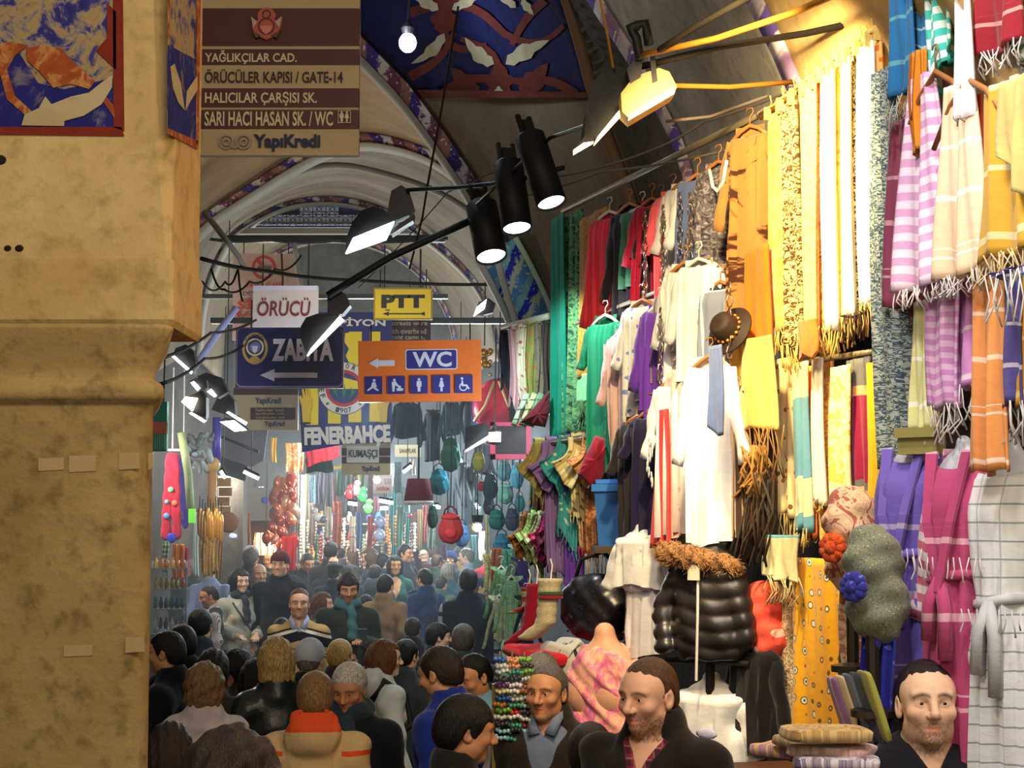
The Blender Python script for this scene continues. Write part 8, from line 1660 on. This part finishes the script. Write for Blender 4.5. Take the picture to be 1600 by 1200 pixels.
for x0, x1, y0, y1, d, c, lb in dk: garment(x0, x1, y0, y1, 0, cloth(c), lb, .35, 1, WOOD, .3, 'coat', 'hanging_coat', d=d, dp=.12)
lo = [(770, 796, 885, 960, 12.6, (120, 170, 130), 'mint green shirt hanging low by the stall'), (786, 812, 900, 1000, 11.6, (150, 190, 150), 'pale green smock hanging low by the stall'), (806, 826, 870, 960, 11.8, (70, 66, 130), 'violet blue shirt below the short rod'), (798, 822, 850, 930, 12.4, (120, 150, 140), 'grey green shirt below the short rod'), (770, 790, 930, 1000, 12.2, (196, 196, 160), 'cream shirt lowest beside the mint one'), (812, 834, 930, 1030, 10.8, (40, 50, 56), 'dark shirt behind the red sock')]
for x0, x1, y0, y1, d, c, lb in lo: garment(x0, x1, y0, y1, 0, cloth(c, 'splash', tuple(int(q * .8) for q in c)), lb, .3, 1, WHPL, .2, d=d)
sc_ = random.Random(31)
for i, (x, y, c) in enumerate(((775, 856, 'rust'), (792, 858, 'jade'), (764, 866, 'straw'), (806, 862, 'plum'), (782, 872, 'aqua'))):
    cc = {'rust': (150, 80, 50), 'jade': (60, 140, 110), 'straw': (190, 180, 120), 'plum': (110, 50, 90), 'aqua': (90, 170, 180)}[c]; fl(x - 8, x + 8, y, y + 60, 13.2 + i * .2, cloth(cc, 'scroll', tuple(int(q * .7) for q in cc)), c + ' coloured scarf in the low bundle by the stall', cat='scarf', name='scarf', amp=.04)
# market tables the goods stand on
for i, (x, y, d, lb) in enumerate(((800, 960, 12.6, 'trestle table under the low shirts by the stall'),)):
    o = empty('trestle_table', (at(x, y, d).x + .25, d, 0), 0, lb, 'table'); mb = MB(); mb.box((0, 0, .78), (.6, 1.6, .04)); mb.build('table_top', plain((110, 90, 70), .6), o)
    for a in (-1, 1):
        for b in (-1, 1): mb = MB(); mb.box((a * .25, b * .7, .38), (.05, .05, .76)); mb.build('leg', plain((90, 74, 60), .6), o)

# ---- thin haze of the crowded street
t = bpy.data.materials.new('street_haze'); t.use_nodes = True; n = t.node_tree.nodes; n.remove(n['Principled BSDF']); v = n.new('ShaderNodeVolumeScatter'); v.inputs['Density'].default_value = .009; v.inputs['Color'].default_value = (.80, .90, 1, 1); v.inputs['Anisotropy'].default_value = .3; t.node_tree.links.new(v.outputs[0], n['Material Output'].inputs['Volume'])
mb = MB(); mb.box((-1.8, 23, 2.4), (6.2, 22, 4.7)); tag(mb.build('haze', t), 'faint blue haze filling the far street', 'haze', kind='stuff')
# ================================================================ labels of the small repeats, told apart by row and place
def rank(group, cols, rows_word, fmt):
    L = [o for o in COL.objects if o.get('group') == group]; L.sort(key=lambda o: o.matrix_basis.translation.x / max(1, o.matrix_basis.translation.y)); n = len(L); per = -(-n // cols)
    for c in range(cols):
        for i, o in enumerate(sorted(L[c * per:(c + 1) * per], key=lambda o: -o.location.z)): o['label'] = fmt % (ORD[i], rows_word[c])
rank('copper ornaments before the bright shops', 4, ('column nearest the pier', 'second column from the pier', 'third column from the pier', 'column farthest from the pier'), 'shiny copper ornament, %s from the top in the %s')
rank('shoes hung behind the bamboo pole', 4, ('column nearest the pole', 'second column', 'third column', 'column farthest from the pole'), 'grey shoe behind the bamboo pole, %s down in the %s')
rank('brass pendants under the boards', 9, ORD, '%s long golden brass pendant under the boards, %s from the pier')
for o in COL.objects:
    if o.get('group') == 'brass pendants under the boards': o['label'] = o['label'].replace('first long', 'long', 1)
rank('bead strings at the far end', 9, ORD, 'glossy bead string at the far end, %s down in the %s cluster from the pier')
